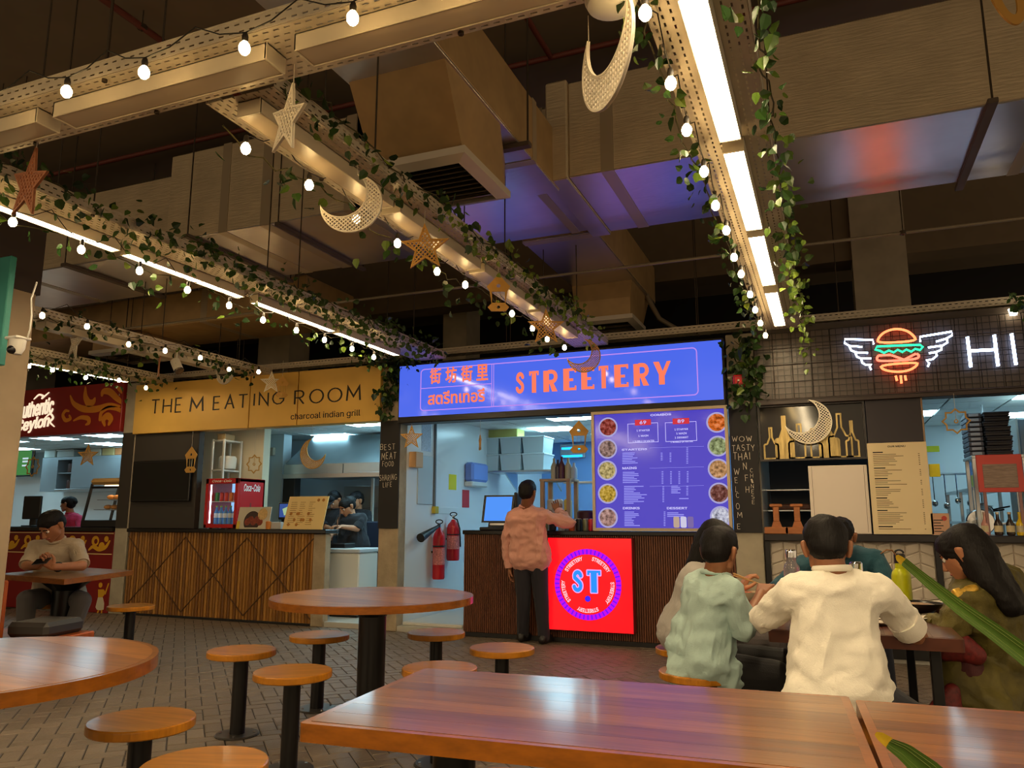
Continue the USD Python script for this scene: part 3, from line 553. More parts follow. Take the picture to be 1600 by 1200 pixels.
for k, (u, cl) in enumerate(((56, (120, 40, 40)), (61, (196, 180, 60)))):
    b = FX(u, 815)[0]; tt = thing('sauce_bottle', f'{"dark red" if k == 0 else "yellow"} sauce bottle on the red stall counter', 'bottle', (b, YF+.1, 1.16)); part(tt, 'bottle_body', lathe([(0, 0), (.028, 0), (.03, .02), (.03, .11), (.012, .15), (.012, .17), (0, .17)], (b, YF+.1, 1.16), 12), mat('sauce_%d' % k, L(*cl), .3), smooth=40); part(tt, 'cap', cyl((b, YF+.1, 1.33), (b, YF+.1, 1.36), .014, .01), mat('red_cap', L(180, 30, 30), .4))
single('wall_rail', rb(py(112, 690, 10.9)[0], py(190, 690, 10.9)[0], 10.9, 10.98, py(150, 690, 10.9)[2]-.03, py(150, 690, 10.9)[2]+.03, .006), mat('yellow_rail', L(196, 170, 40), .5), 'yellow rail high on the wall behind the red counter', 'rail')

# ---- gold stall: bamboo counter, black panel, hood
t = thing('stall_counter', 'bamboo pole fronted counter with diamond joints under the gold sign', 'counter', (-7.4, YF, 0))
CX0, CX1 = -8.99, -5.92
part(t, 'carcass', cat([bx(CX0, -6.7, YF+.03, YF+.55, 0, 1.10), bx(-6.7, CX1, YF+.03, YF+.09, 0, 1.10)]), mat('dark_carcass', L(52, 36, 22), .7)); part(t, 'worktop', cat([rb(CX0-.01, -6.7, YF-.05, YF+.62, 1.10, 1.15, .008), rb(-6.71, XC-.72, YF-.05, YF+.24, 1.10, 1.15, .008)]), BLKTOP); part(t, 'plinth', rb(CX0, CX1, YF-.01, YF+.03, 0, .03, .004), BLACK)
BAM = [mat('bamboo_%d' % k, c, .5, var=.22, vscale=5., vstretch=(9, 9, 1), island=.1) for k, c in enumerate((L(146, 98, 36), L(122, 78, 28), L(164, 114, 46)))]
n = 64; dx = (CX1-CX0)/n
for k in range(n):
    xc = CX0+(k+.5)*dx; u = (xc-CX0)/(CX1-CX0)*3.0
    ph = abs((u % 1)*2-1); cuts = sorted({round(.12+.86*ph, 3), round(.98-.86*ph, 3)}); cuts = [c for c in cuts if .06 < c < 1.04]
    z0 = .03; segs = []
    for c_ in [1.10]:
        z1 = c_-.012 if c_ != 1.10 else 1.10
        if z1-z0 > .02: segs.append(cyl((xc, YF+.012+random.uniform(-.004, .004), z0), (xc, YF+.012, z1), dx*.5, n=8))
        z0 = c_+.012
    part(t, 'bamboo_pole', cat(segs), BAM[(k*7+k//3) % 3], smooth=40)
part(t, 'diamond_batten', cat([tube([(CX0+(a/1.5)*(CX1-CX0), YF-.012, .08+.96*abs((a % 1)*2-1) if s else 1.04-.96*abs((a % 1)*2-1)), (CX0+(b/1.5)*(CX1-CX0), YF-.012, .08+.96*abs((b-1e-6) % 1*2-1) if s else 1.04-.96*abs((b-1e-6) % 1*2-1))], .008, 5) for s in (0, 1) for a, b in [(q/2, q/2+.5) for q in range(3)]]), mat('groove_dark', L(84, 54, 24), .6))  # raised dark strips stand for the dark grooves across the poles
struct('wall_stub', rb(-5.92, -5.74, YF-.01, YF+.10, 0, 1.095, .006), CONC2)
t = thing('black_wall_panel', 'matt black stall panel with a dark screen left of the fridge', 'wall panel', (-8.4, YF, 1.15))
part(t, 'panel', rb(XB+.0, -7.86, YF-.0, YF+.1, 1.15, 2.45, .006), mat('charcoal_board', L(52, 46, 40), .6)); part(t, 'side_panel', rb(XA+.01, XB-.01, YF-.012, YF-.006, 1.15, 2.48, .002), mat('charcoal_board', (0, 0, 0)))
tv = thing('television', 'switched-off black television on the matt black stall panel', 'television', (-8.45, YF-.04, 1.5)); part(tv, 'bezel', rb(-8.98, -7.93, YF-.05, YF-.002, 1.51, 2.07, .008), mat('tv_bezel', L(14, 13, 13), .3)); part(tv, 'display', bx(-8.955, -7.955, YF-.053, YF-.05, 1.535, 2.045), mat('tv_glass', (.006, .006, .006), .06))
# white rack with tubs
t = thing('wire_rack', 'white metal rack with plastic tubs left of the drinks fridge', 'rack', py(340, 740, 8.75)); a, b = py(328, 770, 8.75), py(351, 688, 8.75)
part(t, 'post', each([rb(x-.015, x+.015, y-.015, y+.015, .06, b[2]+.02, .003) for x in (a[0], b[0]) for y in (8.75, 9.1)]), WHITEP)
for z_ in (py(340, 735, 8.75)[2], b[2], .8): part(t, 'shelf', rb(a[0], b[0], 8.74, 9.1, z_-.012, z_+.012, .003), WHITEP)
z_ = py(340, 735, 8.75)[2]+.012
single('plastic_tub', lathe([(0, 0), (.09, 0), (.12, .02), (.125, .17), (.11, .2), (0, .21)], ((a[0]+b[0])/2+.03, 8.92, z_), 16), mat('milky_plastic', L(220, 214, 200), .45), 'milky plastic tub on the white rack beside the fridge', 'tub', smooth=40)
tt = thing('carton', 'small cardboard carton on top of the white rack', 'box', ((a[0]+b[0])/2, 8.9, b[2])); part(tt, 'carton_body', rb(a[0]+.02, b[0]-.04, 8.8, 9.0, b[2]+.012, b[2]+.10, .006), mat('cardboard', L(176, 150, 110), .8)); part(tt, 'flap', rb(a[0]+.02, b[0]-.04, 8.79, 8.9, b[2]+.10, b[2]+.106, .002), mat('cardboard', (0, 0, 0)))
# walls inside
struct('wall_kitchen_pier', rb(py(318, 700, 9.15)[0], py(412, 700, 9.15)[0], 9.15, 9.3, 0, 2.6, .004), mat('warm_tinted_wall', L(228, 214, 184), .5))  # warm light from the hall is put into this cream colour
struct('wall_kitchen_pier', rb(py(395, 700, 9.9)[0], py(443, 700, 9.9)[0], 9.9, 10.1, 0, 2.6, .004), mat('cool_tinted_wall', L(196, 214, 224), .4))  # cool kitchen light is put into this pale blue
t = thing('cooking_hood', 'broad bluish steel cooking hood in the gold stall kitchen', 'extractor hood', py(520, 740, 9.6)); a = py(443, 745, 9.6); b = py(596, 748, 9.6)
HOODM = mat('hood_steel', (.46, .53, .57), .3, metal=.9, var=.06, vscale=1.5)
part(t, 'canopy', hull([(a[0], 9.6, a[2]), (b[0]+.1, 9.6, a[2]-.03), (a[0], 10.85, a[2]), (b[0]+.1, 10.85, a[2]), (a[0], 9.6, a[2]+.18), (b[0]+.1, 9.6, a[2]+.18), (a[0], 10.3, 2.58), (b[0]+.1, 10.3, 2.58), (a[0], 10.85, 2.58), (b[0]+.1, 10.85, 2.58)]), HOODM)
part(t, 'lip', rb(a[0]-.01, b[0]+.1, 9.585, 9.605, a[2]-.03, a[2]+.035, .003), STEEL); part(t, 'seam', rb((a[0]+b[0])/2+.2, (a[0]+b[0])/2+.21, 9.594, 9.6, a[2]+.03, a[2]+.17, .001), BLACK)
t = thing('cooking_range', 'dark steel cooking line below the hood behind the staff', 'cooker', py(520, 800, 10.2)); part(t, 'body', rb(a[0]+.2, XC-.1, 10.2, 10.88, .06, .95, .01), mat('dark_steel', (.12, .13, .14), .35, metal=.8)); part(t, 'splashback', rb(a[0]+.25, XC-.1, 10.84, 10.89, .95, a[2]-.1, .004), STEEL); part(t, 'shelf', rb(a[0]+.3, XC-.2, 10.55, 10.85, 1.45, 1.47, .003), STEEL)
part(t, 'post', rb(py(582, 780, 10.3)[0]-.02, py(582, 780, 10.3)[0]+.02, 10.28, 10.32, .95, a[2], .004), WHITEP)
struct('wall_kitchen_pier', rb(py(440, 800, 9.75)[0], py(458, 800, 9.75)[0], 9.75, 9.9, 0, 1.95, .004), mat('pier_black', L(30, 28, 28), .5))
single('tall_dark_fridge', rb(py(562, 830, 9.45)[0], XC-.02, 9.45, 9.9, .06, py(575, 815, 9.45)[2], .012), mat('fridge_navy', L(40, 48, 66), .35), 'tall dark navy cabinet beside the chalk panel doorway', 'cabinet')
single('wall_box', rb(py(418, 703, 9.89)[0], py(430, 703, 9.89)[0], 9.84, 9.9, py(420, 712, 9.9)[2], py(420, 700, 9.9)[2], .006), mat('beige_box', L(190, 180, 160), .5), 'small beige control box on the cool-tinted kitchen wall', 'control box')
# drinks fridge
for k, (u, v) in enumerate(((345, 664), (385, 664))):
    c = pz(u, v, 2.59); c[1] = min(max(c[1], 8.45), 8.95); t = thing('downlight', f'added warm ceiling lamp over the drinks fridge, put in to brighten the pier wall, {["left", "right"][k]} one', 'lamp', (c[0], c[1], 2.58)); part(t, 'trim_ring', lathe([(.055, 2.58), (.075, 2.58), (.075, 2.604), (.055, 2.604), (.055, 2.58)], (c[0], c[1], 0), 20), WHITEP); part(t, 'lens', cyl((c[0], c[1], 2.588), (c[0], c[1], 2.6), .054, n=18), glow('added_downlight_lens', (1, .78, .45), 45.))  # added ceiling lamps, put in to brighten the pier wall behind the fridge
DR0 = pd(345, 825, FP(345, 825)@Fw); yf = YF+.1; x0, x1 = py(320, 820, yf)[0], py(371, 820, yf)[0]; xr = x1
t = thing('drinks_fridge', 'red countertop drinks fridge with lit glass door', 'fridge', ((x0+x1)/2, yf, 1.15)); RED = mat('fridge_red', L(186, 12, 16), .3); zf = 1.15+.66
part(t, 'body', cat([rb(x0, xr, yf+.46, yf+.5, 1.16, zf, .008), rb(x0, x0+.03, yf, yf+.5, 1.16, zf, .008), rb(x1-.03, x1, yf, yf+.5, 1.16, zf, .008), rb(x0, x1, yf, yf+.5, zf-.05, zf, .008), rb(x0, x1, yf, yf+.5, 1.16, 1.2, .008)]), RED)
part(t, 'door_frame', cat([rb(x0, x1, yf-.03, yf, zf-.07, zf, .004), rb(x0, x1, yf-.03, yf, 1.16, 1.21, .004), rb(x0, x0+.05, yf-.03, yf, 1.16, zf, .004), rb(x1-.05, x1, yf-.03, yf, 1.16, zf, .004)]), RED)
part(t, 'liner', bx(x0+.03, x1-.03, yf+.44, yf+.46, 1.2, zf-.05), glow('fridge_liner_glow', L(150, 206, 255), 1.0)); part(t, 'glass', bx(x0+.05, x1-.05, yf-.02, yf-.014, 1.21, zf-.07), glass_mat('clear_glass'))  # back sheet itself glows to imitate the lit inside of the fridge
part(t, 'lamp_strip', bx(x0+.05, x0+.06, yf+.01, yf+.03, 1.22, zf-.08), glow('fridge_lamp', (.7, .88, 1.), 3.)); zs = 1.15+.36
part(t, 'shelf', bx(x0+.03, x1-.03, yf+.02, yf+.44, zs-.008, zs), WHITEP); part(t, 'foot', each([cyl((x, y, 1.148), (x, y, 1.165), .02) for x in (x0+.05, x1-.05) for y in (yf+.05, yf+.42)]), BLACK)
sc = affinity.skew(text_poly('Coca-Cola', .06, 'Inter', 2), xs=16); sc = fit(sc, .08, .40, 0, .1)
part(t, 'side_logo', ext(sc, .002, (x1+.001, yf+.0, zf-.17), (0, 1, 0), (0, 0, 1)), mat('logo_white', L(240, 236, 230), .4))
part(t, 'side_bottle_print', ext(Polygon([(.18, 0), (.27, 0), (.27, .12), (.24, .2), (.235, .27), (.215, .27), (.21, .2), (.18, .12)]), .002, (x1+.001, yf, 1.22), (0, 1, 0), (0, 0, 1)), mat('bottle_print', L(110, 40, 34), .4))
part(t, 'logo', front(fit(affinity.skew(text_poly('Coca-Cola', .06, 'Inter', 2), xs=16), x0+.11, x1-.11, zf-.05, zf-.018), .002, -.07), mat('logo_white', (0, 0, 0)))
cans = [(34, 120, 60), (190, 40, 44), (206, 44, 40), (226, 120, 40), (190, 40, 44), (70, 60, 130)]
for k, c_ in enumerate(cans):
    xx = x0+.075+k*(x1-x0-.15)/5; single('drink_can', lathe([(0, 0), (.026, .0), (.031, .012), (.031, .105), (.025, .118), (0, .118)], (xx, yf+.12, zs+.001), 14), mat('can_%d' % k, L(*c_), .3, metal=.3), f'{["green", "dark red", "bright red", "orange", "cherry red", "violet"][k]} drink can on the upper fridge shelf, {["first", "second", "third", "fourth", "fifth", "sixth"][k]} from left', 'can', smooth=40)
b0 = None
for k in range(6):
    xx = x0+.075+k*(x1-x0-.15)/5; loc = (xx, yf+.12, 1.203)
    if b0 is None:
        b0 = thing('water_bottle', 'blue water bottle on the lower fridge shelf, leftmost', 'bottle', loc, group='blue bottles on the lower fridge shelf'); part(b0, 'bottle_body', lathe([(0, 0), (.03, 0), (.032, .02), (.03, .08), (.032, .16), (.014, .205), (.014, .23), (0, .23)], loc, 14), mat('blue_bottle', L(70, 150, 226), .2), smooth=40); part(b0, 'cap', cyl((xx, yf+.12, 1.433), (xx, yf+.12, 1.452), .015, n=12), mat('cap_green', L(150, 190, 60), .4)); part(b0, 'sleeve', lathe([(.0325, .09), (.033, .15)], loc, 14), mat('bottle_sleeve', L(220, 236, 244), .4))
    else: copy(b0, 'water_bottle', 'blue water bottle on the lower fridge shelf, '+['', 'second from left', 'third from left', 'third from right', 'second from right', 'rightmost'][k], 'bottle', loc, 0, 'blue bottles on the lower fridge shelf')
# poster, till, menu board on that counter
def lean(name, label, cate, p0, p1, z0, z1, y0, slant, face, th=.012):
    t = thing(name, label, cate, ((p0+p1)/2, y0, z0)); part(t, 'board', hull([(x, y0+dy+(slant if z == z1 else 0), z) for x in (p0, p1) for z in (z0, z1) for dy in (0, th)]), face); return t
def onlean(t, name, shapes, z0, z1, y0, slant, m):
    h = z1-z0; V = np.array([0, slant, h])/math.hypot(slant, h); return part(t, name, ext(shapes, .002, (0, y0-.0005, z0), (1, 0, 0), V), m)
a, b = FX(367, 826)[0], FX(417, 826)[0]; t = lean('food_poster', 'food photograph poster of roast meat on a plate leaning on the bamboo counter', 'poster', a, b, 1.151, 1.43, YF+.02, .05, mat('poster_grey', L(200, 190, 170), .5))
onlean(t, 'plate_print', Point((a+b)/2-.02, .1).buffer(.13).intersection(sbox(a+.02, .02, b-.02, .26)), 1.151, 1.43, YF+.02, .05, mat('plate_print', L(60, 40, 34), .4)); onlean(t, 'meat_print', unary_union([Point((a+b)/2-.09+.05*k, .09+.03*(k % 2)).buffer(.045) for k in range(5)]), 1.151, 1.43, YF+.0185, .05, mat('meat_print', L(130, 52, 28), .45, var=.4, vscale=30)); onlean(t, 'bread_print', Point(b-.12, .19).buffer(.075), 1.151, 1.43, YF+.0185, .05, mat('bread_print', L(206, 170, 110), .5, var=.2, vscale=30))
onlean(t, 'yellow_corner', sbox(a, 0, a+.05, .1), 1.151, 1.43, YF+.0185, .05, mat('poster_yellow', L(220, 190, 60), .5))
a, b = FX(418, 815)[0], FX(444, 815)[0]; t = thing('till_screen', 'small till with blue screen between the food poster and the menu board', 'till', ((a+b)/2, YF+.2, 1.15)); part(t, 'display_housing', rb(a, b, YF+.2, YF+.23, 1.27, 1.49, .008), BLACK); part(t, 'display', bx(a+.02, b-.02, YF+.196, YF+.2, 1.30, 1.47), glow('till_blue', L(60, 84, 150), .9)); part(t, 'picture', front(affinity.rotate(frect(a+.08, b-.05, 1.34, 1.43), 20), .002, -.195), glow('till_print', L(170, 196, 150), .9)); part(t, 'stand', rb(a+.06, b-.06, YF+.22, YF+.3, 1.16, 1.3, .008), BLACK); part(t, 'base', rb(a+.02, b-.02, YF+.12, YF+.34, 1.15, 1.17, .006), BLACK)
single('card_reader', rb(a+.02, b-.08, YF+.04, YF+.1, 1.15, 1.24, .008), mat('reader_white', L(190, 190, 190), .4), 'pale card reader in front of the small blue till', 'card reader'); single('sauce_cup', lathe([(0, 0), (.03, 0), (.035, .09), (.028, .1), (0, .1)], (a+.0, YF+.02, 1.15), 14), mat('orange_cup', L(206, 120, 40), .4), 'orange cup on the bamboo counter beside the poster', 'cup', smooth=40)
a, b = FX(441, 826)[0], FX(503, 826)[0]; t = lean('menu_board', 'cream menu board leaning back on the bamboo counter', 'menu', a, b, 1.151, 1.56, YF+.0, .12, mat('menu_cream', L(226, 194, 128), .5)); rr = random.Random(5); h = math.hypot(.12, .409)
onlean(t, 'text_lines', unary_union([sbox(a+.05+c*.14, h-.08-r*.026, a+.05+c*.14+rr.uniform(.05, .11), h-.075-r*.026) for c in range(3) for r in range(12)]), 1.151, 1.56, YF, .12, mat('menu_brown', L(150, 110, 60), .6)); onlean(t, 'food_prints', unary_union([Point(a+.05+rr.random()*(b-a-.1), rr.choice([.06, .12, .2, h-.05])).buffer(.02) for _ in range(12)]), 1.151, 1.56, YF-.001, .12, mat('food_print', L(176, 116, 44), .6, var=.3, vscale=40))
# white chest in the doorway
a, b = py(513, 900, 8.5)[0], py(560, 900, 8.5)[0]; zt = py(535, 857, 8.5)[2]; t = thing('ice_chest', 'white chest with grey lid in the doorway beside the bamboo counter', 'chest', ((a+b)/2, 8.6, .06)); part(t, 'body', rb(a, b, 8.5, 8.95, .09, zt-.06, .015), WHITEP); part(t, 'lid', rb(a-.01, b+.01, 8.49, 8.96, zt-.055, zt, .012), mat('chest_lid', L(196, 200, 204), .4)); part(t, 'base', rb(a+.02, b-.02, 8.52, 8.93, .06, .09, .004), BLACK)
single('black_tray', rb(a-.06, a+.2, 8.55, 8.8, zt, zt+.06, .01), BLACK, 'black tray on the white chest in the doorway', 'tray')
# chalk panels
CHB = mat('chalkboard', L(34, 31, 32), .7, var=.1, vscale=5); CHK = mat('chalk', L(196, 186, 170), .9)
def chalk(label, x0, x1, z0, z1, words):
    t = thing('chalk_panel', label, 'chalkboard', ((x0+x1)/2, YF, z0)); part(t, 'board', rb(x0, x1, YF-.025, YF-.006, z0, z1, .003), CHB)
    for k, (s, u, v, w, h) in enumerate(words):
        p, q = FX(u, v), FX(u+w, v); g, _ = strokes(s, 0, 0, 1., w=.7, gap=.3, r=.05, jit=.1, seed=k); hh = p[1]-FX(u, v+h)[1]
        part(t, 'chalk_word', front(fit(g, p[0], q[0], p[1]-hh, p[1]), .0015, .025), CHK)
chalk('black chalk panel reading BEST MEAT FOOD between gold and blue signs', XC, XD, 1.17, 2.45, [('BEST', 596, 694, 23, 10), ('MEAT', 598, 707, 23, 12), ('FOOD', 599, 721, 18, 9), ('SHARING', 595, 741, 27, 11), ('LIFE', 600, 753, 14, 9)])
chalk('black chalk panel reading WOW TASTY THAI beside the lit menu', XE, XF_, 1.15, 2.43, [('WOW', 1144, 682, 31, 9), ('TASTY', 1144, 695, 35, 11), ('THAI', 1146, 707, 26, 13), ('N', 1161, 723, 6, 11), ('F', 1164, 742, 5, 10), ('H', 1165, 760, 6, 10), ('W', 1147, 732, 9, 10), ('E', 1148, 746, 5, 9), ('L', 1149, 760, 4, 9), ('C', 1150, 770, 5, 8), ('O', 1150, 786, 6, 10), ('M', 1152, 800, 8, 9), ('E', 1152, 818, 5, 9)]+[(c_, 1172+k*.5, 732+k*8.2, 4.5, 6.5) for k, c_ in enumerate('CHINESE')])
p = FX(1156, 716); q = FX(1176, 727)

# ---- blue stall
SLAT = mat('walnut_slat', L(98, 56, 34), .45, var=.25, vscale=4., vstretch=(8, 8, 1), island=.14)
t = thing('stall_counter', 'dark brown slatted counter under the blue sign', 'counter', (-2.4, YF, 0)); SX_ = -3.87
part(t, 'carcass', bx(SX_, XE, YF+.02, YF+.6, 0, 1.11), mat('dark_carcass', (0, 0, 0))); part(t, 'worktop', rb(SX_-.01, XE, YF-.03, YF+.66, 1.11, 1.155, .006), BLKTOP); part(t, 'plinth', rb(SX_, XE, YF+.0, YF+.02, 0, .05, .003), BLACK)
n = 124; dx = (XE-SX_)/n; part(t, 'slat_field', cat([rb(SX_+k*dx+.003, SX_+(k+1)*dx-.003, YF-.008, YF+.02, .05, 1.11, .003) for k in range(n)]), SLAT, kind='stuff', label='narrow upright brown slats')
part(t, 'slat', each([rb(SX_-.01, SX_+.0, YF+.03+k*.03, YF+.055+k*.03, .05, 1.11, .003) for k in range(18)]), SLAT)
# ST light box
a, b, z0, z1 = -2.83, -1.91, .135, 1.09; t = thing('light_box', 'glowing red light box with blue letters ST on the slatted counter', 'light box', ((a+b)/2, YF-.06, z0)); LB = .12
part(t, 'case', rb(a, b, YF-.11, YF-.009, z0, z1, .006), mat('lightbox_case', L(120, 10, 16), .4)); part(t, 'face', front(frect(a+.008, b-.008, z0+.008, z1-.008), .006, .11), ACR('red_acrylic_lit', (1.15, .004, .012), 1.0, .15))
cx, cz = (a+b)/2-.02, (z0+z1)/2-.0; RR = .335
part(t, 'ring', front(Point(cx, cz).buffer(RR+.025, 24).difference(Point(cx, cz).buffer(RR-.03, 24)), .004, .116), glow('ring_magenta', L(200, 20, 236), 1.)); part(t, 'ring_dots', front(unary_union([affinity.rotate(sbox(cx+RR-.028, cz-.007, cx+RR+.02, cz+.007), q*7.5, origin=(cx, cz)) for q in range(48)]), .003, .12), glow('ring_violet', L(120, 20, 255), 1.), kind='stuff')
wd = fit(text_poly('STREETERY', .04, 'Inter', 3), -.105, .105, 0, .042)
def bend(g, r):                                            # lettering laid along a circle
    return shapely.transform(g, lambda P: np.c_[(r+P[:, 1])*np.sin(P[:, 0]/r), (r+P[:, 1])*np.cos(P[:, 0]/r)])
for k in range(5): part(t, 'lettering', front(affinity.translate(affinity.rotate(bend(wd.segmentize(.01), .245), -36-72*k, origin=(0, 0)), cx, cz), .003, .116), glow('white_print_lit', L(255, 214, 224), 1.))
for ch, xa, xb in (('S', cx-.16, cx-.055), ('T', cx+.0, cx+.14)):
    g = fit(deco(ch), xa, xb, cz-.08, cz+.14); part(t, 'letter_edge', front(g.buffer(.012), .004, .116), glow('letter_edge_lit', L(236, 170, 255), 1.)); part(t, 'letter', front(g, .003, .12), glow('letter_blue_lit', L(50, 150, 255), 1.))
part(t, 'dot', front(Point(cx, cz-.145).buffer(.03), .004, .116), glow('dot_blue_lit', L(70, 40, 255), 1.))
# lit menu board
a, b, z0, z1 = -2.325, -.905, 1.16, 2.415; t = thing('menu_board', 'large backlit violet menu board with round food pictures', 'menu', ((a+b)/2, YF, z0))
MY = .075; part(t, 'frame', front(ring(frect(a, b, z0, z1), .03), .05, MY-.02), mat('champagne_frame', L(186, 168, 144), .35, metal=.6)); part(t, 'panel', front(frect(a+.02, b-.02, z0+.02, z1-.02), .04, MY-.04), ACR('violet_acrylic_lit', L(70, 60, 188), 1., .1))
WH = glow('menu_white_lit', L(196, 190, 250), 1.); mx = lambda u, v: FX(900+u/4, 600+v/4, MY)
def mput(name, g, m, d=.002, o=0.): part(t, name, front(g, d, MY+o), m)
for s, u, v, w, h in (('STARTERS', 285, 400, 160, 18), ('MAINS', 290, 517, 90, 17), ('DRINKS', 293, 768, 105, 16), ('DESSERT', 568, 768, 128, 16), ('COMBOS', 465, 182, 130, 20)):
    p, q = mx(u, v+h), mx(u+w, v); mput('heading', fit(text_poly(s, .04, 'Inter', 4), p[0], q[0], p[1], q[1]), WH)
for k, (u0, v0, u1, v1, pr, rows) in enumerate(((325, 240, 512, 370, '69', ('1 STARTER', '1 MAIN', '1 BUBBLE OR WATER')), (560, 232, 752, 362, '89', ('1 STARTER', '1 MAIN', '1 DESSERT', '1 BUBBLE OR WATER')))):
    p, q = mx(u0, v1), mx(u1, v0); mput('combo_frame', ring(frect(p[0], q[0], p[1], q[1]), .006), WH); c_ = mx((u0+u1)/2, v0); mput('price_tag', frect(c_[0]-.085, c_[0]+.085, c_[1]-.03, c_[1]+.03), glow('tag_red_lit', L(220, 60, 70), .9), .003); mput('price', fit(text_poly(pr, .04, 'Inter', 3), c_[0]-.035, c_[0]+.035, c_[1]-.018, c_[1]+.018), WH, .002, .003)
    for i, s in enumerate(rows):
        e = .011*len(s)/2+.02; zc = q[1]-(.075+.17*(i/(len(rows)))); mput('combo_text', fit(text_poly(s, .03, 'Inter', 3), c_[0]-e, c_[0]+e, zc-.012, zc+.008), WH)
rr = random.Random(9); ls = []
for u, v0, n_, wmin, wmax in ((290, 432, 7, 60, 100), (292, 552, 7, 70, 120), (300, 640, 11, 50, 150), (303, 800, 9, 40, 110), (570, 805, 3, 60, 110), (595, 638, 5, 40, 80), (645, 716, 1, 50, 60)):
    for i in range(n_): p = mx(u, v0+i*10.5); q = mx(u+rr.uniform(wmin, wmax), v0+i*10.5); ls.append(sbox(p[0], p[1]-.006, q[0], p[1]+.004))
for u, v0, n_ in ((530, 432, 5), (585, 432, 6), (690, 400, 10), (535, 548, 8), (588, 548, 8), (640, 548, 8), (692, 548, 7), (540, 640, 10), (690, 640, 6), (548, 800, 9)):
    for i in range(n_): p = mx(u, v0+i*10.5); ls.append(sbox(p[0], p[1]-.005, p[0]+.018, p[1]+.004))
for v0 in (400, 526, 640): p, q = mx(460, v0), mx(800, v0); ls.append(sbox(p[0], p[1]-.0015, q[0], p[1]+.0015))
mput('text_lines', unary_union(ls), glow('menu_text_lit', L(150, 146, 240), 1.))
foods = [(200, 270, (150, 60, 50)), (197, 405, (150, 120, 110)), (195, 540, (190, 170, 110)), (198, 685, (196, 160, 60)), (200, 835, (170, 130, 120)), (880, 240, (226, 110, 40)), (888, 388, (150, 160, 110)), (890, 532, (190, 140, 90)), (895, 682, (120, 70, 60)), (905, 830, (200, 200, 220))]
for k, (u, v, c_) in enumerate(foods):
    p = mx(u, v); f_ = mat('food_%d' % k, (.02, .02, .02), .3)
    LOOK['food_%d' % k] = usdkit.material(stage, '/World/Looks/dish_%d' % k, {'tc': ('texture_coordinate', {}), 'n': ('noise_texture', {'scale': 26., 'detail': 3.}), 'r': ('rgb_ramp', {'ramp': [(.35, tuple(.35*x for x in L(*c_))), (.5, L(*c_)), (.68, tuple(min(1, 1.5*x+.1) for x in L(*c_)))]}), 'e': ('emission', {'strength': .8})}, [('tc.object', 'n.vector'), ('n.fac', 'r.fac'), ('r.color', 'e.color')], surface='e.emission')
    mput('dish_rim', Point(p).buffer(.105, 12), glow('dish_rim_lit', L(176, 170, 220), .9)); mput('dish_picture', Point(p).buffer(.088, 12), LOOK['food_%d' % k], .003)
for k in range(3): p = mx(628+44*k, 860); mput('drink_print', frect(p[0]-.03, p[0]+.03, p[1]-.06, p[1]+.05, .015), glow('cup_print_%d' % k, L(*[(196, 170, 150), (214, 210, 236), (130, 110, 170)][k]), .9))
# things on the white wall and beside the counter
t = thing('wall_conduit', 'grey upright conduit on the white wall inside the blue stall', 'conduit', px(677, 790, XD+.01)); p, q = px(677, 795, XD), px(677, 660, XD); part(t, 'run', rb(XD, XD+.03, p[1]-.015, p[1]+.015, p[2], 2.6, .004), mat('conduit_grey', L(110, 122, 132), .4)); part(t, 'junction_box', rb(XD, XD+.05, p[1]-.04, p[1]+.06, p[2]-.06, p[2]+.03, .005), mat('box_yellow', L(190, 170, 40), .5))
def onwall(name, label, cate, u0, v0, u1, v1, d, m):
    p, q = px(u0, v1, XD), px(u1, v0, XD); return single(name, rb(XD, XD+d, p[1], q[1], min(p[2], q[2]), max(p[2], q[2]), .006), m, label, cate)
onwall('wall_hatch', 'grey flush access hatch on the white stall wall', 'access panel', 651, 714, 676, 788, .012, mat('panel_grey', L(190, 202, 206), .3)); onwall('paper_notice', 'yellow paper notice on the white wall beside the conduit', 'notice', 701-0, 742, 713, 765, .003, mat('notice_yellow', L(226, 210, 30), .6))
onwall('printed_notice', 'pale printed notice sheet beside the hanging star', 'notice', 658, 658, 674, 704, .003, mat('notice_pale', L(190, 206, 226), .6, var=.2, vscale=40)); 
onwall('red_notice', 'red upright safety notice left of the till', 'notice', 722, 766, 733, 793, .004, mat('notice_red', L(200, 50, 50), .5)); onwall('label_strip', 'row of small white label pockets above the fire extinguisher', 'label strip', 676, 793, 716, 803, .01, mat('label_white', L(214, 222, 226), .5))
p = px(740, 740, XD); t = thing('towel_dispenser', 'blue and white paper towel dispenser on the stall wall', 'dispenser', p); a, b = px(725, 752, XD), px(750, 726, XD); part(t, 'cover', rb(XD, XD+.14, a[1], b[1], a[2], b[2], .03), mat('dispenser_blue', L(120, 150, 226), .35)); part(t, 'base', rb(XD, XD+.13, a[1], b[1], a[2]-.07, a[2], .015), mat('dispenser_white', L(214, 216, 214), .4))
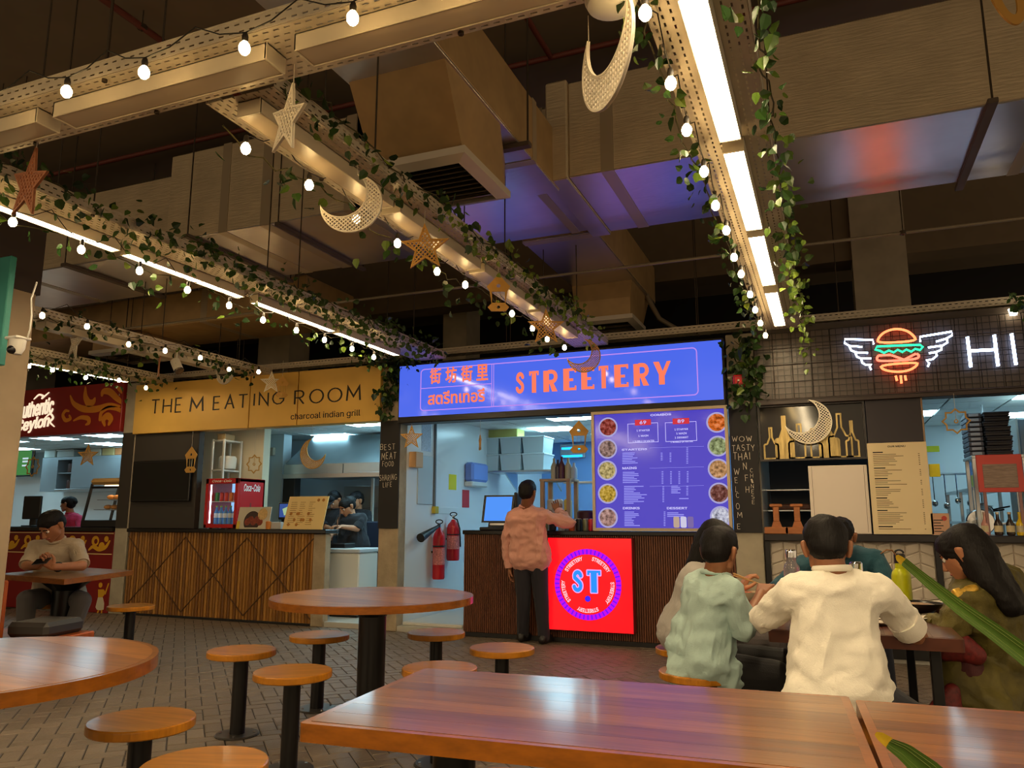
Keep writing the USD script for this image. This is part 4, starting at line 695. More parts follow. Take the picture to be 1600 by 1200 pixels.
def extinguisher(label, c, r, h, horn):
    t = thing('fire_extinguisher', label, 'fire extinguisher', (c[0], c[1], c[2])); EX = mat('extinguisher_red', L(190, 22, 34), .3)
    part(t, 'cylinder', lathe([(0, 0), (r*.9, 0), (r, .02), (r, h*.8), (r*.85, h*.88), (r*.45, h*.95), (r*.3, h), (0, h)], c, 20), EX, smooth=40); part(t, 'label_print', lathe([(r+.001, h*.28), (r+.001, h*.6)], c, 20), mat('extinguisher_label', L(206, 120, 116), .5, var=.4, vscale=60)); part(t, 'band', lathe([(r+.001, h*.62), (r+.002, h*.65)], c, 20), BLACK)
    top = np.array(c)+(0, 0, h); part(t, 'valve', cyl(top, top+(0, 0, .05), .02, n=10), CHROME); part(t, 'handle', tube([top+(0, 0, .05)+np.array((.05*math.cos(a_), .0, .02+.025*math.sin(a_))) for a_ in np.linspace(0, 2*np.pi, 12)], .007, 6), BLACK, smooth=True)
    if horn: part(t, 'horn', cat([tube([top+(0, -.02, .04), top+(.02, -.06, .03), top+(.03, -.12, .0)], .012, 8), cyl(top+(.03, -.1, .01), top+(.02, -.52, -.12), .02, .055, 14)]), BLACK, smooth=40)
    else: part(t, 'hose', tube([top+(0, -.02, .03), top+(.07, -.03, 0), top+(r+.02, -.02, -.12), top+(r+.02, 0, -.35)], .009, 6), BLACK, smooth=True)
    part(t, 'wall_bracket', rb(XD, c[0], c[1]-.02, c[1]+.02, c[2]+h*.5, c[2]+h*.54, .003), BLACK)
a = px(685, 905, XD+.1); b = px(685, 824, XD+.1); extinguisher('red fire extinguisher with black horn on the white wall, nearer of two', (XD+.1, a[1], a[2]), .078, b[2]-a[2], True)
a = px(705, 876, XD+.1); b = px(705, 812, XD+.1); extinguisher('red fire extinguisher with hose on the white wall, farther of two', (XD+.1, a[1]+.05, a[2]), .085, b[2]-a[2], False)
single('doormat_step', rb(XD+.02, SX_-.06, YF+.1, YF+1.6, .06, .1, .01), mat('step_tile', L(206, 204, 196), .4), 'pale tiled step in the gap beside the slatted counter', 'step')
single('pallet_bin', rb(px(722, 900, XD+.5)[0], SX_-.03, 9.2, 9.6, .1, .75, .02), mat('bin_white', L(190, 196, 198), .4), 'pale plastic bin behind the end of the slatted counter', 'bin')
# till on the slatted counter
a, b = FX(749, 800)[0]-.0, FX(791, 800)[0]; t = thing('till_screen', 'tilted touch till with bright blue screen on the slatted counter', 'till', ((a+b)/2, YF+.2, 1.155)); yq = YF+.1
part(t, 'display_housing', hull([(x, y_+.09*(z-1.24)/.35, z) for x in (a-.02, b+.03) for z in (1.24, 1.55) for y_ in (yq, yq+.05)]), BLACK); part(t, 'display', ext(sbox(a+.01, .02, b+.005, .3), .003, (0, yq, 1.24), (1, 0, 0), np.array((0, .09*.31/.35, .31))/math.hypot(.0797, .31)), glow('till_screen_lit', L(84, 150, 250), 1.))
part(t, 'second_display', rb(b+.03, b+.07, yq+.05, yq+.3, 1.25, 1.58, .01), BLACK); part(t, 'stand', hull([(x, y_, z) for x in (a+.06, b-.04) for y_, z in ((yq+.05, 1.3), (yq+.14, 1.3), (yq+.0, 1.17), (yq+.2, 1.17))]), BLACK); part(t, 'base', rb(a-.01, b, yq-.08, yq+.24, 1.155, 1.19, .008), BLACK); part(t, 'card_slot', rb(a+.1, b-.02, yq-.035, yq-.025, 1.21, 1.235, .002), CHROME)
# cans and jars along the counter edge
items = [(847, 'pale green jar', (170, 176, 140), .045, .13), (860, 'dark can', (40, 40, 46), .04, .13), (890, 'orange can', (206, 90, 40), .034, .125), (901, 'black can', (36, 40, 40), .034, .125), (912, 'olive can', (120, 124, 90), .034, .125), (921, 'red can', (200, 30, 44), .034, .125), (929, 'crimson can', (186, 24, 40), .034, .125)]
for u, nm, c_, r_, h_ in items:
    x = FX(u, 830)[0]; t = thing('drink_can', f'{nm} standing on the slatted counter edge', 'can', (x, YF+.08, 1.155)); part(t, 'can_body', lathe([(0, 0), (r_*.85, 0), (r_, .012), (r_, h_-.012), (r_*.82, h_), (0, h_)], (x, YF+.08, 1.155), 16), mat('tin_'+nm.replace(' ', '_'), L(*c_), .3, metal=.2), smooth=40); part(t, 'rim', lathe([(r_*.82, h_), (r_*.82, h_+.004), (r_*.74, h_+.004)], (x, YF+.08, 1.155), 16), CHROME)
for k, u in enumerate((873, 881)): x = FX(u, 830)[0]; single('glass_jar', lathe([(0, 0), (.035, 0), (.04, .02), (.04, .11), (.03, .13), (.03, .15), (0, .15)], (x, YF+.1+.05*k, 1.155), 14), mat('frosted_jar', L(196, 206, 216), .2), f'pale glass jar on the slatted counter, {"left" if k == 0 else "right"} of a pair', 'jar', smooth=40)
single('condiment_tub', lathe([(0, 0), (.11, 0), (.12, .2), (.1, .22), (0, .22)], (py(918, 800, YF+.45)[0], YF+.45, 1.155), 18), mat('tub_maroon', L(70, 22, 30), .4), 'dark maroon tub behind the cans on the slatted counter', 'tub', smooth=40)
# back shelves of the blue stall kitchen
sh0 = py(720, 737, 10.6); t = thing('wall_shelf', 'white bracketed wall shelf carrying clear crates in the blue stall', 'shelf', sh0); x0_, x1_ = py(711, 738, 10.6)[0], py(870, 738, 10.6)[0]; zz = sh0[2]; part(t, 'board', rb(x0_, x1_, 10.55, 11.1, zz-.03, zz, .006), STEEL)
for x in (x0_+.1, (x0_+x1_)/2, x1_-.1): part(t, 'bracket', hull([(x-.01, 10.6, zz-.03), (x+.01, 10.6, zz-.03), (x-.01, 11.1, zz-.03), (x+.01, 11.1, zz-.03), (x-.01, 11.1, zz-.3), (x+.01, 11.1, zz-.3)]), STEEL)
CRATE = mat('clear_crate', L(200, 214, 216), .3, spec=.6); n = 4; wd_ = (x1_-x0_-.2)/n
for k in range(n):
    for j in range(2):
        xx = x0_+.02+k*wd_; zc = zz+.001+j*.25; t = thing('plastic_crate', f'translucent crate, {"upper" if j else "lower"} row on the white shelf, {["leftmost", "second from left", "second from right", "rightmost"][k]}', 'crate', (xx+wd_/2, 10.8, zc)); part(t, 'tub', hull([(xx+.03, 10.6, zc), (xx+wd_-.03, 10.6, zc), (xx+.03, 11.0, zc), (xx+wd_-.03, 11.0, zc), (xx+.01, 10.58, zc+.23), (xx+wd_-.01, 10.58, zc+.23), (xx+.01, 11.02, zc+.23), (xx+wd_-.01, 11.02, zc+.23)]), CRATE); part(t, 'rim', rb(xx, xx+wd_, 10.57, 11.03, zc+.225, zc+.245, .005), mat('crate_rim', L(216, 226, 228), .35))
single('yellow_carton', rb(x0_+.5, x0_+1.0, 10.65, 10.95, zz+.5, zz+.68, .008), mat('carton_yellow', L(206, 200, 110), .6), 'pale yellow carton on top of the clear crates', 'box')
RX0, RX1 = py(847, 800, 9.0)[0], py(888, 800, 9.0)[0]; WDF = mat('beech_frame', L(176, 144, 112), .5, var=.12, vscale=6, vstretch=(1, 1, .2)); zt_ = py(866, 748, 9.0)[2]; t = thing('pigeonhole_rack', 'pale wooden open rack behind the counter in the blue stall', 'rack', ((RX0+RX1)/2, 9.1, 1.155))
part(t, 'post', each([rb(x-.025, x+.025, 9.0, 9.05, 0.06, zt_, .004) for x in (RX0, RX1)]+[rb(x-.025, x+.025, 9.3, 9.35, 0.06, zt_, .004) for x in (RX0, RX1)]), WDF)
for z_ in (zt_, 1.28, .7): part(t, 'shelf', rb(RX0-.03, RX1+.03, 8.99, 9.36, z_-.03, z_, .004), WDF)
for k, c_ in enumerate(((196, 190, 176), (206, 204, 196), (214, 190, 90))):
    x = RX0+.08+k*.11; t = thing('food_packet', f'{["cream", "white", "yellow-topped"][k]} food packet standing in the pale wooden rack', 'packet', (x, 9.1, 1.28)); part(t, 'pouch', rb(x-.045, x+.045, 9.06, 9.14, 1.281, 1.52, .02), mat('packet_%d' % k, L(*c_), .4)); part(t, 'label_print', front(Point(x, 1.36).buffer(.03), .002, YF-9.06), mat('packet_print', L(110, 86, 60), .5))
for k, (u, h_, c_) in enumerate(((868, .26, (176, 170, 140)), (874, .24, (60, 50, 60)), (880, .28, (90, 40, 50)), (890, .26, (196, 190, 150)), (899, .2, (186, 206, 216)))):
    x = py(u, 745, 9.2)[0]; single('stock_bottle', lathe([(0, 0), (.04, 0), (.042, .02), (.042, h_*.6), (.016, h_*.82), (.016, h_), (0, h_)], (x, 9.15, zt_+.001 if k < 4 else zt_), 12), mat('stock_%d' % k, L(*c_), .3), f'{["tan", "black", "wine red", "cream", "pale blue"][k]} bottle on top of the pale wooden rack', 'bottle', smooth=40)
t = thing('steel_bench', 'steel kitchen bench with shelf at the back of the blue stall', 'bench', (-2.6, 10.6, .06)); part(t, 'worktop', rb(py(850, 770, 10.4)[0], XE-.05, 10.4, 11.0, .9, .94, .006), STEEL); part(t, 'shelf', rb(py(880, 752, 10.4)[0], XE-.05, 10.4, 10.8, py(900, 752, 10.4)[2]-.03, py(900, 752, 10.4)[2], .005), STEEL); part(t, 'leg', each([rb(x-.02, x+.02, 10.45, 10.49, .06, py(900, 752, 10.4)[2], .004) for x in (py(856, 770, 10.4)[0], -2.4, XE-.1)]), STEEL)
p = py(905, 702, 12.9); t = thing('insect_lamp', 'blue glowing insect lamp on the far kitchen wall', 'lamp', p); a, b = py(875, 716, 12.9), py(913, 698, 12.9); part(t, 'case', rb(a[0], b[0], 12.9, 12.99, a[2], b[2]+.06, .01), STEEL); part(t, 'tube', each([cyl((a[0]+.04, 12.89, z_), (b[0]-.04, 12.89, z_), .02) for z_ in (a[2]+.03, b[2]-.02)]), glow('insect_tube', L(30, 150, 255), 3.))
# ================================================================ burger stall at right
t = thing('stall_sign', 'dark tiled stall fascia behind a black wire grid', 'sign', (1, YF, 2.45)); part(t, 'backing', bx(XF_+.005, 2.6, YF, YF+.14, 2.40, 3.2), mat('fascia_backing', L(70, 60, 54), .6))
TL = mat('fascia_tile', L(92, 80, 74), .38, var=.1, vscale=3, island=.1); nx = 18
for i in range(nx):
    for j in range(4):
        x0 = XF_+.01+i*.18; z0 = 2.46+j*.17
        if x0+.176 < 2.6: part(t, 'tile', rb(x0, x0+.176, YF-.012, YF, z0, z0+.166, .003), TL)
GX0, GX1, GZ0, GZ1 = XF_+.04, 2.58, 2.44, 3.12
part(t, 'lower_rail', rb(XF_+.01, 2.6, YF-.05, YF, 2.40, 2.455, .005), mat('rail_brown', L(64, 52, 48), .5))
part(t, 'wire_grid', cat([bx(GX0+k*.062-.0025, GX0+k*.062+.0025, YF-.045, YF-.04, GZ0, GZ1) for k in range(int((GX1-GX0)/.062)+1)]+[bx(GX0, GX1, YF-.05, YF-.045, GZ0+k*.062-.0025, GZ0+k*.062+.0025) for k in range(12)]), BLACK, kind='stuff', label='black wire grid on the tiled fascia')
nz = lambda u, v: np.array(FP(1200+u/4, 300+v/4, .075))
def neon(parent, name, pts, m, closed=False, r=.012):
    P = np.array([nz(*p) for p in pts])
    if len(P) > 5 and name not in ('feather', 'lettuce'):
        for _ in range(2):
            Q = np.vstack([P, P[:1]]) if closed else P; A, B = Q[:-1]*.75+Q[1:]*.25, Q[:-1]*.25+Q[1:]*.75; P2 = np.empty((2*len(A), 3)); P2[::2], P2[1::2] = A, B; P = P2 if closed else np.vstack([P[:1], P2, P[-1:]])
    part(parent, name, tube(P, r, 6, closed), m, smooth=True)
t = thing('neon_sign', 'neon burger with blue wings above the dark shop window', 'neon sign', nz(815, 1000)); NR = glow('neon_red', (1., .07, .04), 6.); NG = glow('neon_green', (.04, 1., .42), 1.6); NB = glow('neon_blue_white', (.55, .7, 1.1), 4.5); NY = glow('neon_orange', (1., .10, .035), 6.)
neon(t, 'bun_top', [(682, 946), (690, 910), (730, 872), (800, 853), (870, 866), (912, 900), (930, 932)], NY, True)
neon(t, 'lettuce', [(670, 985), (680, 966), (800, 960), (950, 955), (968, 968), (950, 988), (920, 980), (895, 998), (865, 984), (840, 1000), (810, 986), (785, 1003), (755, 990), (725, 1006), (700, 992)], NG, True)
neon(t, 'patty', [(690, 1022), (770, 1018)], NR); neon(t, 'patty', [(928, 1010), (946, 1022), (935, 1042), (850, 1052), (690, 1059), (678, 1040), (690, 1022)], NR); neon(t, 'cheese', [(772, 1020), (850, 1048), (925, 1010)], NR)
neon(t, 'bun_bottom', [(696, 1082), (940, 1063), (928, 1088), (880, 1117), (800, 1126), (720, 1112)], NY, True)
for a in ([(798, 1148), (806, 1180)], [(830, 1146), (834, 1196)], [(856, 1146), (862, 1178)]): neon(t, 'drip', a, NY)
for a in ([(660, 952), (655, 924), (478, 920), (480, 945), (510, 962), (590, 968)], [(508, 964), (520, 990), (550, 1002), (625, 1006)], [(545, 1003), (556, 1030), (580, 1040), (645, 1040)], [(582, 1043), (590, 1068), (610, 1080), (648, 1080), (635, 1092), (645, 1112)],
          [(952, 936), (950, 905), (1150, 872), (1150, 896), (1110, 918), (1050, 935)], [(1118, 916), (1122, 940), (1090, 960), (1000, 972)], [(1082, 962), (1085, 985), (1050, 1000), (1005, 1008)], [(1050, 1002), (1055, 1022), (1030, 1045), (990, 1052), (1008, 1070), (998, 1092)]): neon(t, 'feather', a, NB, r=.011)
t = thing('neon_letters', 'white blue neon letters HI beside the winged burger', 'neon sign', nz(1400, 1000))
for a in ([(1246, 905), (1268, 1095)], [(1414, 893), (1438, 1088)], [(1258, 993), (1424, 985)], [(1522, 885), (1550, 1080)]): neon(t, 'letter_stroke', a, NB, r=.016)
single('fascia_spotlight', lathe([(0, 0), (.03, 0), (.04, .05), (.04, .06), (0, .06)], nz(1535, 770)-np.array([0, 0, .0]), 14), glow('spot_lit', (1, .8, .5), 12.), 'small lit spotlight above the neon letters', 'spotlight')
# window with gold bottles
t = thing('shop_window', 'dark window panel with gold bottle shapes left of the paper menu', 'window panel', (-.1, YF, 1.86)); wx0, wx1, wz0, wz1 = XF_+.03, .36, 1.865, 2.395
part(t, 'pane', bx(wx0, wx1, YF+.03, YF+.04, wz0, wz1), mat('smoked_glass', L(40, 36, 34), .08)); part(t, 'frame', front(ring(frect(wx0-.02, wx1, wz0-.02, wz1+.01), .02), .05, -.04), mat('window_frame_dark', L(44, 38, 38), .4))
GB = mat('gold_bottle_film', (.34, .25, .1), .3, metal=.85, var=.5, vscale=5., vstretch=(6, 1, .6))
for k, (u, w, h) in enumerate([(20, 60, 150), (105, 75, 215), (200, 90, 165), (285, 70, 135), (385, 80, 190), (455, 90, 215), (530, 50, 170)]):
    xa = FX(1200+u/4, 700)[0]; ww = w/4/150; hh = h/4/148+.06; b = unary_union([sbox(-ww/2, 0, ww/2, hh*.42).buffer(ww*.25).buffer(-ww*.05), Polygon([(-ww/2, hh*.4), (ww/2, hh*.4), (ww*.16, hh*.68), (-ww*.16, hh*.68)]), sbox(-ww*.15, hh*.6, ww*.15, hh)]).buffer(.012).buffer(-.008)
    b = affinity.translate(b, xa, wz0+.004).intersection(frect(wx0, wx1, wz0, wz1)); 
    if not b.is_empty: part(t, 'bottle_shape', front(b if k in (1, 4) else ring(b, .016), .006, -.03), GB)
DKP = mat('dark_violet_panel', L(42, 34, 42), .45)
t = thing('blank_board', 'plain dark panel above the paper menu', 'panel', (.6, YF, 2.0)); part(t, 'board', rb(.365, .845, YF, YF+.06, 1.99, 2.42, .004), DKP); part(t, 'edge_trim', rb(.84, .855, YF-.004, YF+.06, 1.14, 2.42, .002), mat('trim_bronze', L(150, 120, 92), .4))
t = thing('menu_sheet', 'tall cream paper menu beside the kitchen opening', 'menu', (.6, YF, 1.14)); part(t, 'board', rb(.355, .855, YF-.02, YF+.0, 1.145, 1.99, .002), mat('paper_cream', L(236, 214, 170), .6)); rr = random.Random(11)
part(t, 'title', front(fit(text_poly('OUR MENU', .03, 'Inter', 3), .53, .68, 1.945, 1.962), .001, .02), INK); ls = []; hd = []
z = 1.90
for n_ in (7, 4, 3, 4, 5, 7, 1):
    hd.append(sbox(.40, z-.004, .40+rr.uniform(.06, .12), z+.006)); z -= .02
    for i in range(n_): ls.append(sbox(.40, z-.0025, .40+rr.uniform(.1, .27), z+.0025)); ls.append(sbox(.78, z-.003, .792, z+.003)); z -= .0165
    z -= .012
part(t, 'heading_lines', front(unary_union(hd), .001, .02), INK); part(t, 'text_lines', front(unary_union(ls), .001, .02), mat('ink_brown', L(120, 96, 68), .6))
t = thing('white_board', 'blank whitish board between the wooden letters and the paper menu', 'board', (.07, YF, 1.14)); part(t, 'board', rb(-.18, .34, YF-.015, YF+.02, 1.145, 1.79, .004), mat('board_offwhite', L(230, 216, 202), .5)); part(t, 'edge_strip', cat([rb(-.15, -.146, YF-.017, YF-.015, 1.16, 1.78, .0005), rb(.31, .314, YF-.017, YF-.015, 1.16, 1.78, .0005)]), mat('edge_grey', L(150, 132, 118), .5))
single('white_bottle', lathe([(0, 0), (.025, 0), (.028, .02), (.026, .09), (.01, .13), (.006, .18), (0, .19)], (FX(1292, 830)[0], YF-.06, 1.14), 12), WHITEP, 'slim white squeeze bottle in front of the blank board', 'bottle', smooth=40)
# ledge, chevron front
t = thing('stall_counter', 'burger stall counter with black ledge and white chevron panels', 'counter', (1, YF, 0)); part(t, 'ledge', rb(XF_+.01, 2.6, YF-.05, YF+.5, 1.075, 1.14, .006), mat('ledge_black', L(30, 24, 26), .35)); part(t, 'backing', bx(XF_+.01, 2.6, YF+.03, YF+.1, .04, 1.075), mat('chevron_grout', L(168, 156, 142), .8))
part(t, 'frame', cat([rb(x-.025, x+.025, YF-.02, YF+.03, .04, 1.075, .004) for x in (XF_+.035, .87, 2.4)]+[rb(XF_+.01, 2.6, YF-.02, YF+.03, .04, .13, .004)]), BLACKM); CHV = mat('chevron_tile', L(196, 184, 168), .45, var=.08, vscale=3, island=.06)
for x0, x1 in ((-.57, .845), (.895, 2.37)):
    n = int(round((x1-x0)/.118)); w = (x1-x0)/n
    for i in range(n):
        for j in range(9):
            z0 = .14+j*.1035; s = .045 if i % 2 == 0 else -.045; a, b = x0+i*w+.002, x0+(i+1)*w-.002
            P = [(a, z0-s/2), (b, z0+s/2), (b, z0+s/2+.1), (a, z0-s/2+.1)]; P = [(x, min(max(z, .13), 1.075)) for x, z in P]
            if P[3][1]-P[0][1] < .02: continue
            c_ = [sum(p[q] for p in P)/4 for q in (0, 1)]
            part(t, 'chevron_tile', hull([(x, YF+.03, z) for x, z in P]+[(c_[0]+(x-c_[0])*.88, YF+.020, c_[1]+(z-c_[1])*.78) for x, z in P]), CHV)
# wooden letter stands
WO = mat('orange_wood', L(172, 104, 54), .45, var=.15, vscale=8, vstretch=(1, 1, 5))
for k, u in enumerate((1213, 1246)):
    x = FX(u, 820)[0]; t = thing('wooden_stand', f'small orange wooden stand shaped like a letter I, {"left" if k == 0 else "right"} of two on the black ledge', 'stand', (x, YF+.06, 1.14)); w = .115
    part(t, 'foot', rb(x-w, x+w-.005, YF-.0, YF+.13, 1.14, 1.205, .006), WO); part(t, 'stem', hull([(x-.05, YF+.05, 1.205), (x+.05, YF+.05, 1.205), (x-.03, YF+.05, 1.26), (x+.03, YF+.05, 1.26), (x-.05, YF+.08, 1.205), (x+.05, YF+.08, 1.205), (x-.03, YF+.08, 1.26), (x+.03, YF+.08, 1.26)]), WO); part(t, 'upright', rb(x-.028, x+.028, YF+.05, YF+.08, 1.26, 1.40, .004), WO); part(t, 'head', rb(x-.06, x+.06, YF+.045, YF+.085, 1.40, 1.43, .006), WO)
# kitchen behind: dark side left, bright right
struct('wall_kitchen_pier', bx(XF_+.0, .86, 9.4, 9.5, 0, 2.6), mat('dark_kitchen_wall', L(56, 60, 70), .5)); struct('wall_kitchen_pier', bx(.80, .86, YF+.07, 9.4, 0, 2.6), mat('dark_kitchen_wall', (0, 0, 0)))
t = thing('steel_shelf', 'dim steel shelf with trays behind the wooden stands', 'shelf', (-.35, 9.0, 1.3)); part(t, 'board', rb(-.75, -.1, 8.9, 9.3, 1.36, 1.38, .004), STEEL); part(t, 'tray', rb(-.6, -.2, 8.92, 9.25, 1.38, 1.44, .01), mat('brown_tray', L(120, 70, 50), .5)); part(t, 'upright', each([rb(x-.015, x+.015, 9.25, 9.28, .06, 1.8, .003) for x in (-.78, -.08)]), STEEL); part(t, 'upper_board', rb(-.75, -.1, 8.9, 9.3, 1.58, 1.6, .004), STEEL)
q = lambda u, v, Y: py(1400+u/8, 600+v/8, Y)
a = q(430, 1180, 9.0); b = q(1000, 890, 10.6)
t = thing('sloping_shelf', 'long steel wall shelf running back into the burger kitchen', 'shelf', (1.7, 9.4, 1.7)); zS = 1.62; xs = q(700, 1040, 9.6)[0]
part(t, 'board', rb(1.42, 1.86, 9.6, 11.8, zS-.03, zS, .006), STEEL); part(t, 'lower_board', rb(1.36, 1.9, 9.6, 11.8, 1.22, 1.25, .006), STEEL); part(t, 'post', each([rb(x-.018, x+.018, y-.018, y+.018, .06, zS, .003) for x in (1.44, 1.84) for y in (9.63, 10.6, 11.7)]), STEEL)
n_box = 9; BXB = mat('black_carton', L(44, 38, 44), .5); zz = 1.13
bxa, bxb = q(1090, 400, 9.0)[0], q(1410, 400, 9.0)[0]; zlo, zhi = q(1200, 890, 9.0)[2], q(1200, 345, 9.0)[2]
t = thing('steel_rack', 'steel rack carrying the tall stack of black cartons', 'rack', ((bxa+bxb)/2, 9.2, 1.0)); part(t, 'board', rb(bxa-.15, bxb+.1, 8.95, 9.48, zlo-.03, zlo, .005), STEEL); part(t, 'post', each([rb(x-.018, x+.018, y-.018, y+.018, 1.0, zlo-.03, .003) for x in (bxa-.13, bxb+.08) for y in (8.97, 9.38)]), STEEL)
for k in range(n_box):
    h = (zhi-zlo)/n_box; dx_ = random.uniform(-.012, .012); z0 = zlo+k*h; nm = ['lowest', 'second from bottom', 'third from bottom', 'fourth from bottom', 'middle', 'fourth from top', 'third from top', 'second from top', 'topmost'][k]
    t = thing('carton', f'flat black carton in the tall kitchen stack, {nm}', 'box', ((bxa+bxb)/2, 9.2, z0)); part(t, 'carton_body', rb(bxa+dx_, bxb+dx_, 9.0, 9.45, z0, z0+h-.004, .006), BXB); part(t, 'lid', rb(bxa+dx_-.006, bxb+dx_+.006, 8.994, 9.456, z0+h*.55, z0+h-.003, .005), BXB)
    t = thing('carton', f'grey printed carton beside the black stack, {nm}', 'box', (bxa-.08, 9.2, z0)); part(t, 'carton_body', rb(bxa-.15, bxa-.015, 9.02, 9.4, z0, z0+h-.005, .006), mat('carton_grey', L(92, 90, 100), .5)); part(t, 'print_mark', bx(bxa-.125, bxa-.04, 9.017, 9.02, z0+h*.2, z0+h*.75), mat('carton_print', L(190, 190, 196), .5))
for k in range(6):
    t = thing('stacked_cups', f'{["front", "second", "third", "fourth", "fifth", "rearmost"][k]} tall stack of blue white paper cups on the steel shelf', 'cups', (1.5, 9.85+k*.2, zS)); part(t, 'cup_column', lathe([(0, 0)]+[(.045+.006*(i % 2), i*.035) for i in range(1, 17)]+[(0, .58)], (1.52+.02*k, 9.9+k*.2, zS), 14), mat('cup_blue', L(130, 160, 220), .4, var=.4, vscale=25))
t = thing('refrigerator', 'tall white kitchen fridge at the right edge of the opening', 'fridge', (2.2, 9.6, .06)); ra = q(1500, 450, 9.6)[0]; part(t, 'body', rb(ra, 2.58, 9.62, 10.3, .06, 2.35, .012), WHITEP); part(t, 'door', rb(ra+.015, 2.57, 9.59, 9.62, .3, 2.33, .008), mat('fridge_door_grey', L(120, 136, 150), .3)); part(t, 'handle', tube([(ra+.06, 9.58, 1.3), (ra+.06, 9.55, 1.35), (ra+.06, 9.55, 1.75), (ra+.06, 9.58, 1.8)], .012, 6), CHROME, smooth=True)
single('yellow_notice', rb(q(385, 840, 12.5)[0], q(555, 840, 12.5)[0], 12.59, 12.598, q(400, 845, 12.5)[2], q(400, 770, 12.5)[2], .002), mat('notice_bright_yellow', L(226, 216, 30), .5), 'bright yellow notice on the far kitchen wall right of the paper menu', 'notice')
single('yellow_label', rb(.862, .862+.09, YF+.02, YF+.028, FP(1450, 745)[2], FP(1450, 725)[2], .002), mat('notice_bright_yellow', (0, 0, 0)), 'upright yellow label hanging beside the paper menu edge', 'label')
single('foil_bundle', ell((1.5, 9.74, 1.33), (.12, .12, .1), 3), mat('foil_wrap', (.7, .72, .7), .3, metal=.9, bump=.8, bscale=20), 'crumpled foil bundle on the lower shelf of the burger kitchen', 'bundle', smooth=True)
single('yellow_box', rb(1.44, 1.64, 9.62, 9.76, zS+.0, zS+.13, .006), mat('box_lemon', L(216, 206, 60), .5), 'lemon yellow box at the front end of the sloping kitchen shelf', 'box')
t = thing('meat_slicer', 'shiny steel slicer on the kitchen bench behind the bottles', 'machine', (1.45, 9.1, 1.0)); part(t, 'body', rb(1.2, 1.5, 8.95, 9.25, 1.0, 1.12, .02), CHROME); part(t, 'blade_guard', lathe([(0, 0), (.12, 0), (.13, .015), (.12, .03), (0, .03)], (0, 0, 0), 24) if False else frame(lathe([(0, 0), (.12, 0), (.13, .015), (.12, .03), (0, .03)], (0, 0, 0), 24), (1.38, 9.05, 1.25), (1, 0, 0), (0, 0, 1)), CHROME); part(t, 'carriage', hull([(1.1, 8.95, 1.14), (1.3, 8.95, 1.3), (1.1, 9.2, 1.14), (1.3, 9.2, 1.3), (1.12, 8.95, 1.12), (1.32, 8.95, 1.28), (1.12, 9.2, 1.12), (1.32, 9.2, 1.28)]), CHROME)
t = thing('steel_bench', 'steel work bench with lower shelf in the burger kitchen', 'bench', (1.5, 9, .06)); part(t, 'worktop', rb(.95, 2.4, 8.75, 9.4, .96, 1.0, .006), STEEL); part(t, 'leg', each([cyl((x, y, .06), (x, y, .96), .02) for x in (1.0, 2.35) for y in (8.8, 9.35)]), STEEL); part(t, 'shelf', rb(.97, 2.38, 8.77, 9.38, .4, .42, .004), STEEL)
for k, (x, y, z_, r, h, nm) in enumerate(((1.12, 8.95, 1.0, .11, .16, 'wide steel stock pot'), (1.08, 9.2, 1.0, .07, .2, 'tall steel pot'), (1.62, 8.9, 1.0, .06, .12, 'small steel canister'), (1.5, 10.0, 1.25, .1, .14, 'steel pan on the lower sloping shelf'), (1.6, 10.35, 1.25, .12, .18, 'large steel pan on the lower sloping shelf'))):
    t = thing('cooking_pot', nm+(' on the burger kitchen bench' if k < 3 else ''), 'pot', (x, y, z_)); part(t, 'pot_body', lathe([(0, 0), (r*.95, 0), (r, .01), (r, h), (r*.95, h), (r*.93, .012), (0, .012)], (x, y, z_), 20), CHROME, smooth=40); part(t, 'handle', tube([(x+r, y, z_+h*.75), (x+r+.07, y-.02, z_+h*.85), (x+r+.16, y-.04, z_+h*.95)], .01, 6), BLACK, smooth=True)
t = thing('utensil_rail', 'steel rail with hanging ladles in the burger kitchen', 'rail', (1.2, 10.4, 1.8)); part(t, 'rail', cyl((.95, 10.4, 1.8), (1.75, 10.4, 1.8), .012), STEEL); part(t, 'rail_post', each([cyl((x, 10.4, 1.8), (x, 10.4, 2.6), .01) for x in (.98, 1.72)]), STEEL)
for k in range(6): x = 1.02+k*.12; part(t, 'ladle', cat([cyl((x, 10.39, 1.8), (x, 10.39, 1.52-.03*(k % 3)), .006, n=6), ell((x, 10.38, 1.49-.03*(k % 3)), (.035, .02, .04), 1)]), CHROME)
t = thing('red_board', 'red edged notice board with grey centre hanging in the kitchen opening', 'notice board', (1.42, YF, 1.52)); part(t, 'board', rb(1.245, 1.60, YF+.02, YF+.035, 1.52, 1.855, .004), mat('board_red', L(206, 70, 62), .4)); part(t, 'panel', rb(1.29, 1.555, YF+.014, YF+.02, 1.56, 1.77, .002), mat('board_grey', L(150, 128, 116), .6, var=.3, vscale=40, vstretch=(.3, 1, 3))); part(t, 'post', each([rb(x-.012, x+.012, YF+.02, YF+.05, 1.14, 1.52, .002) for x in (1.29, 1.56)]), mat('post_pinkish', L(150, 110, 108), .4))
t = thing('notice_card', 'small pinkish notice card standing at the left of the bottles', 'card', (.95, YF, 1.14)); a, b = FX(1456, 833)[0], FX(1482, 803)[0]; part(t, 'card', rb(a, b, YF-.02, YF-.012, 1.141, 1.335, .001), mat('card_pink', L(206, 160, 132), .6)); part(t, 'stamp', front(Point(b-.04, 1.29).buffer(.022), .001, .02), mat('stamp_red', L(196, 70, 60), .5)); part(t, 'text_lines', front(unary_union([sbox(a+.02, 1.27-.025*k, b-.05-.02*(k % 2), 1.278-.025*k) for k in range(5)]), .001, .02), INK)
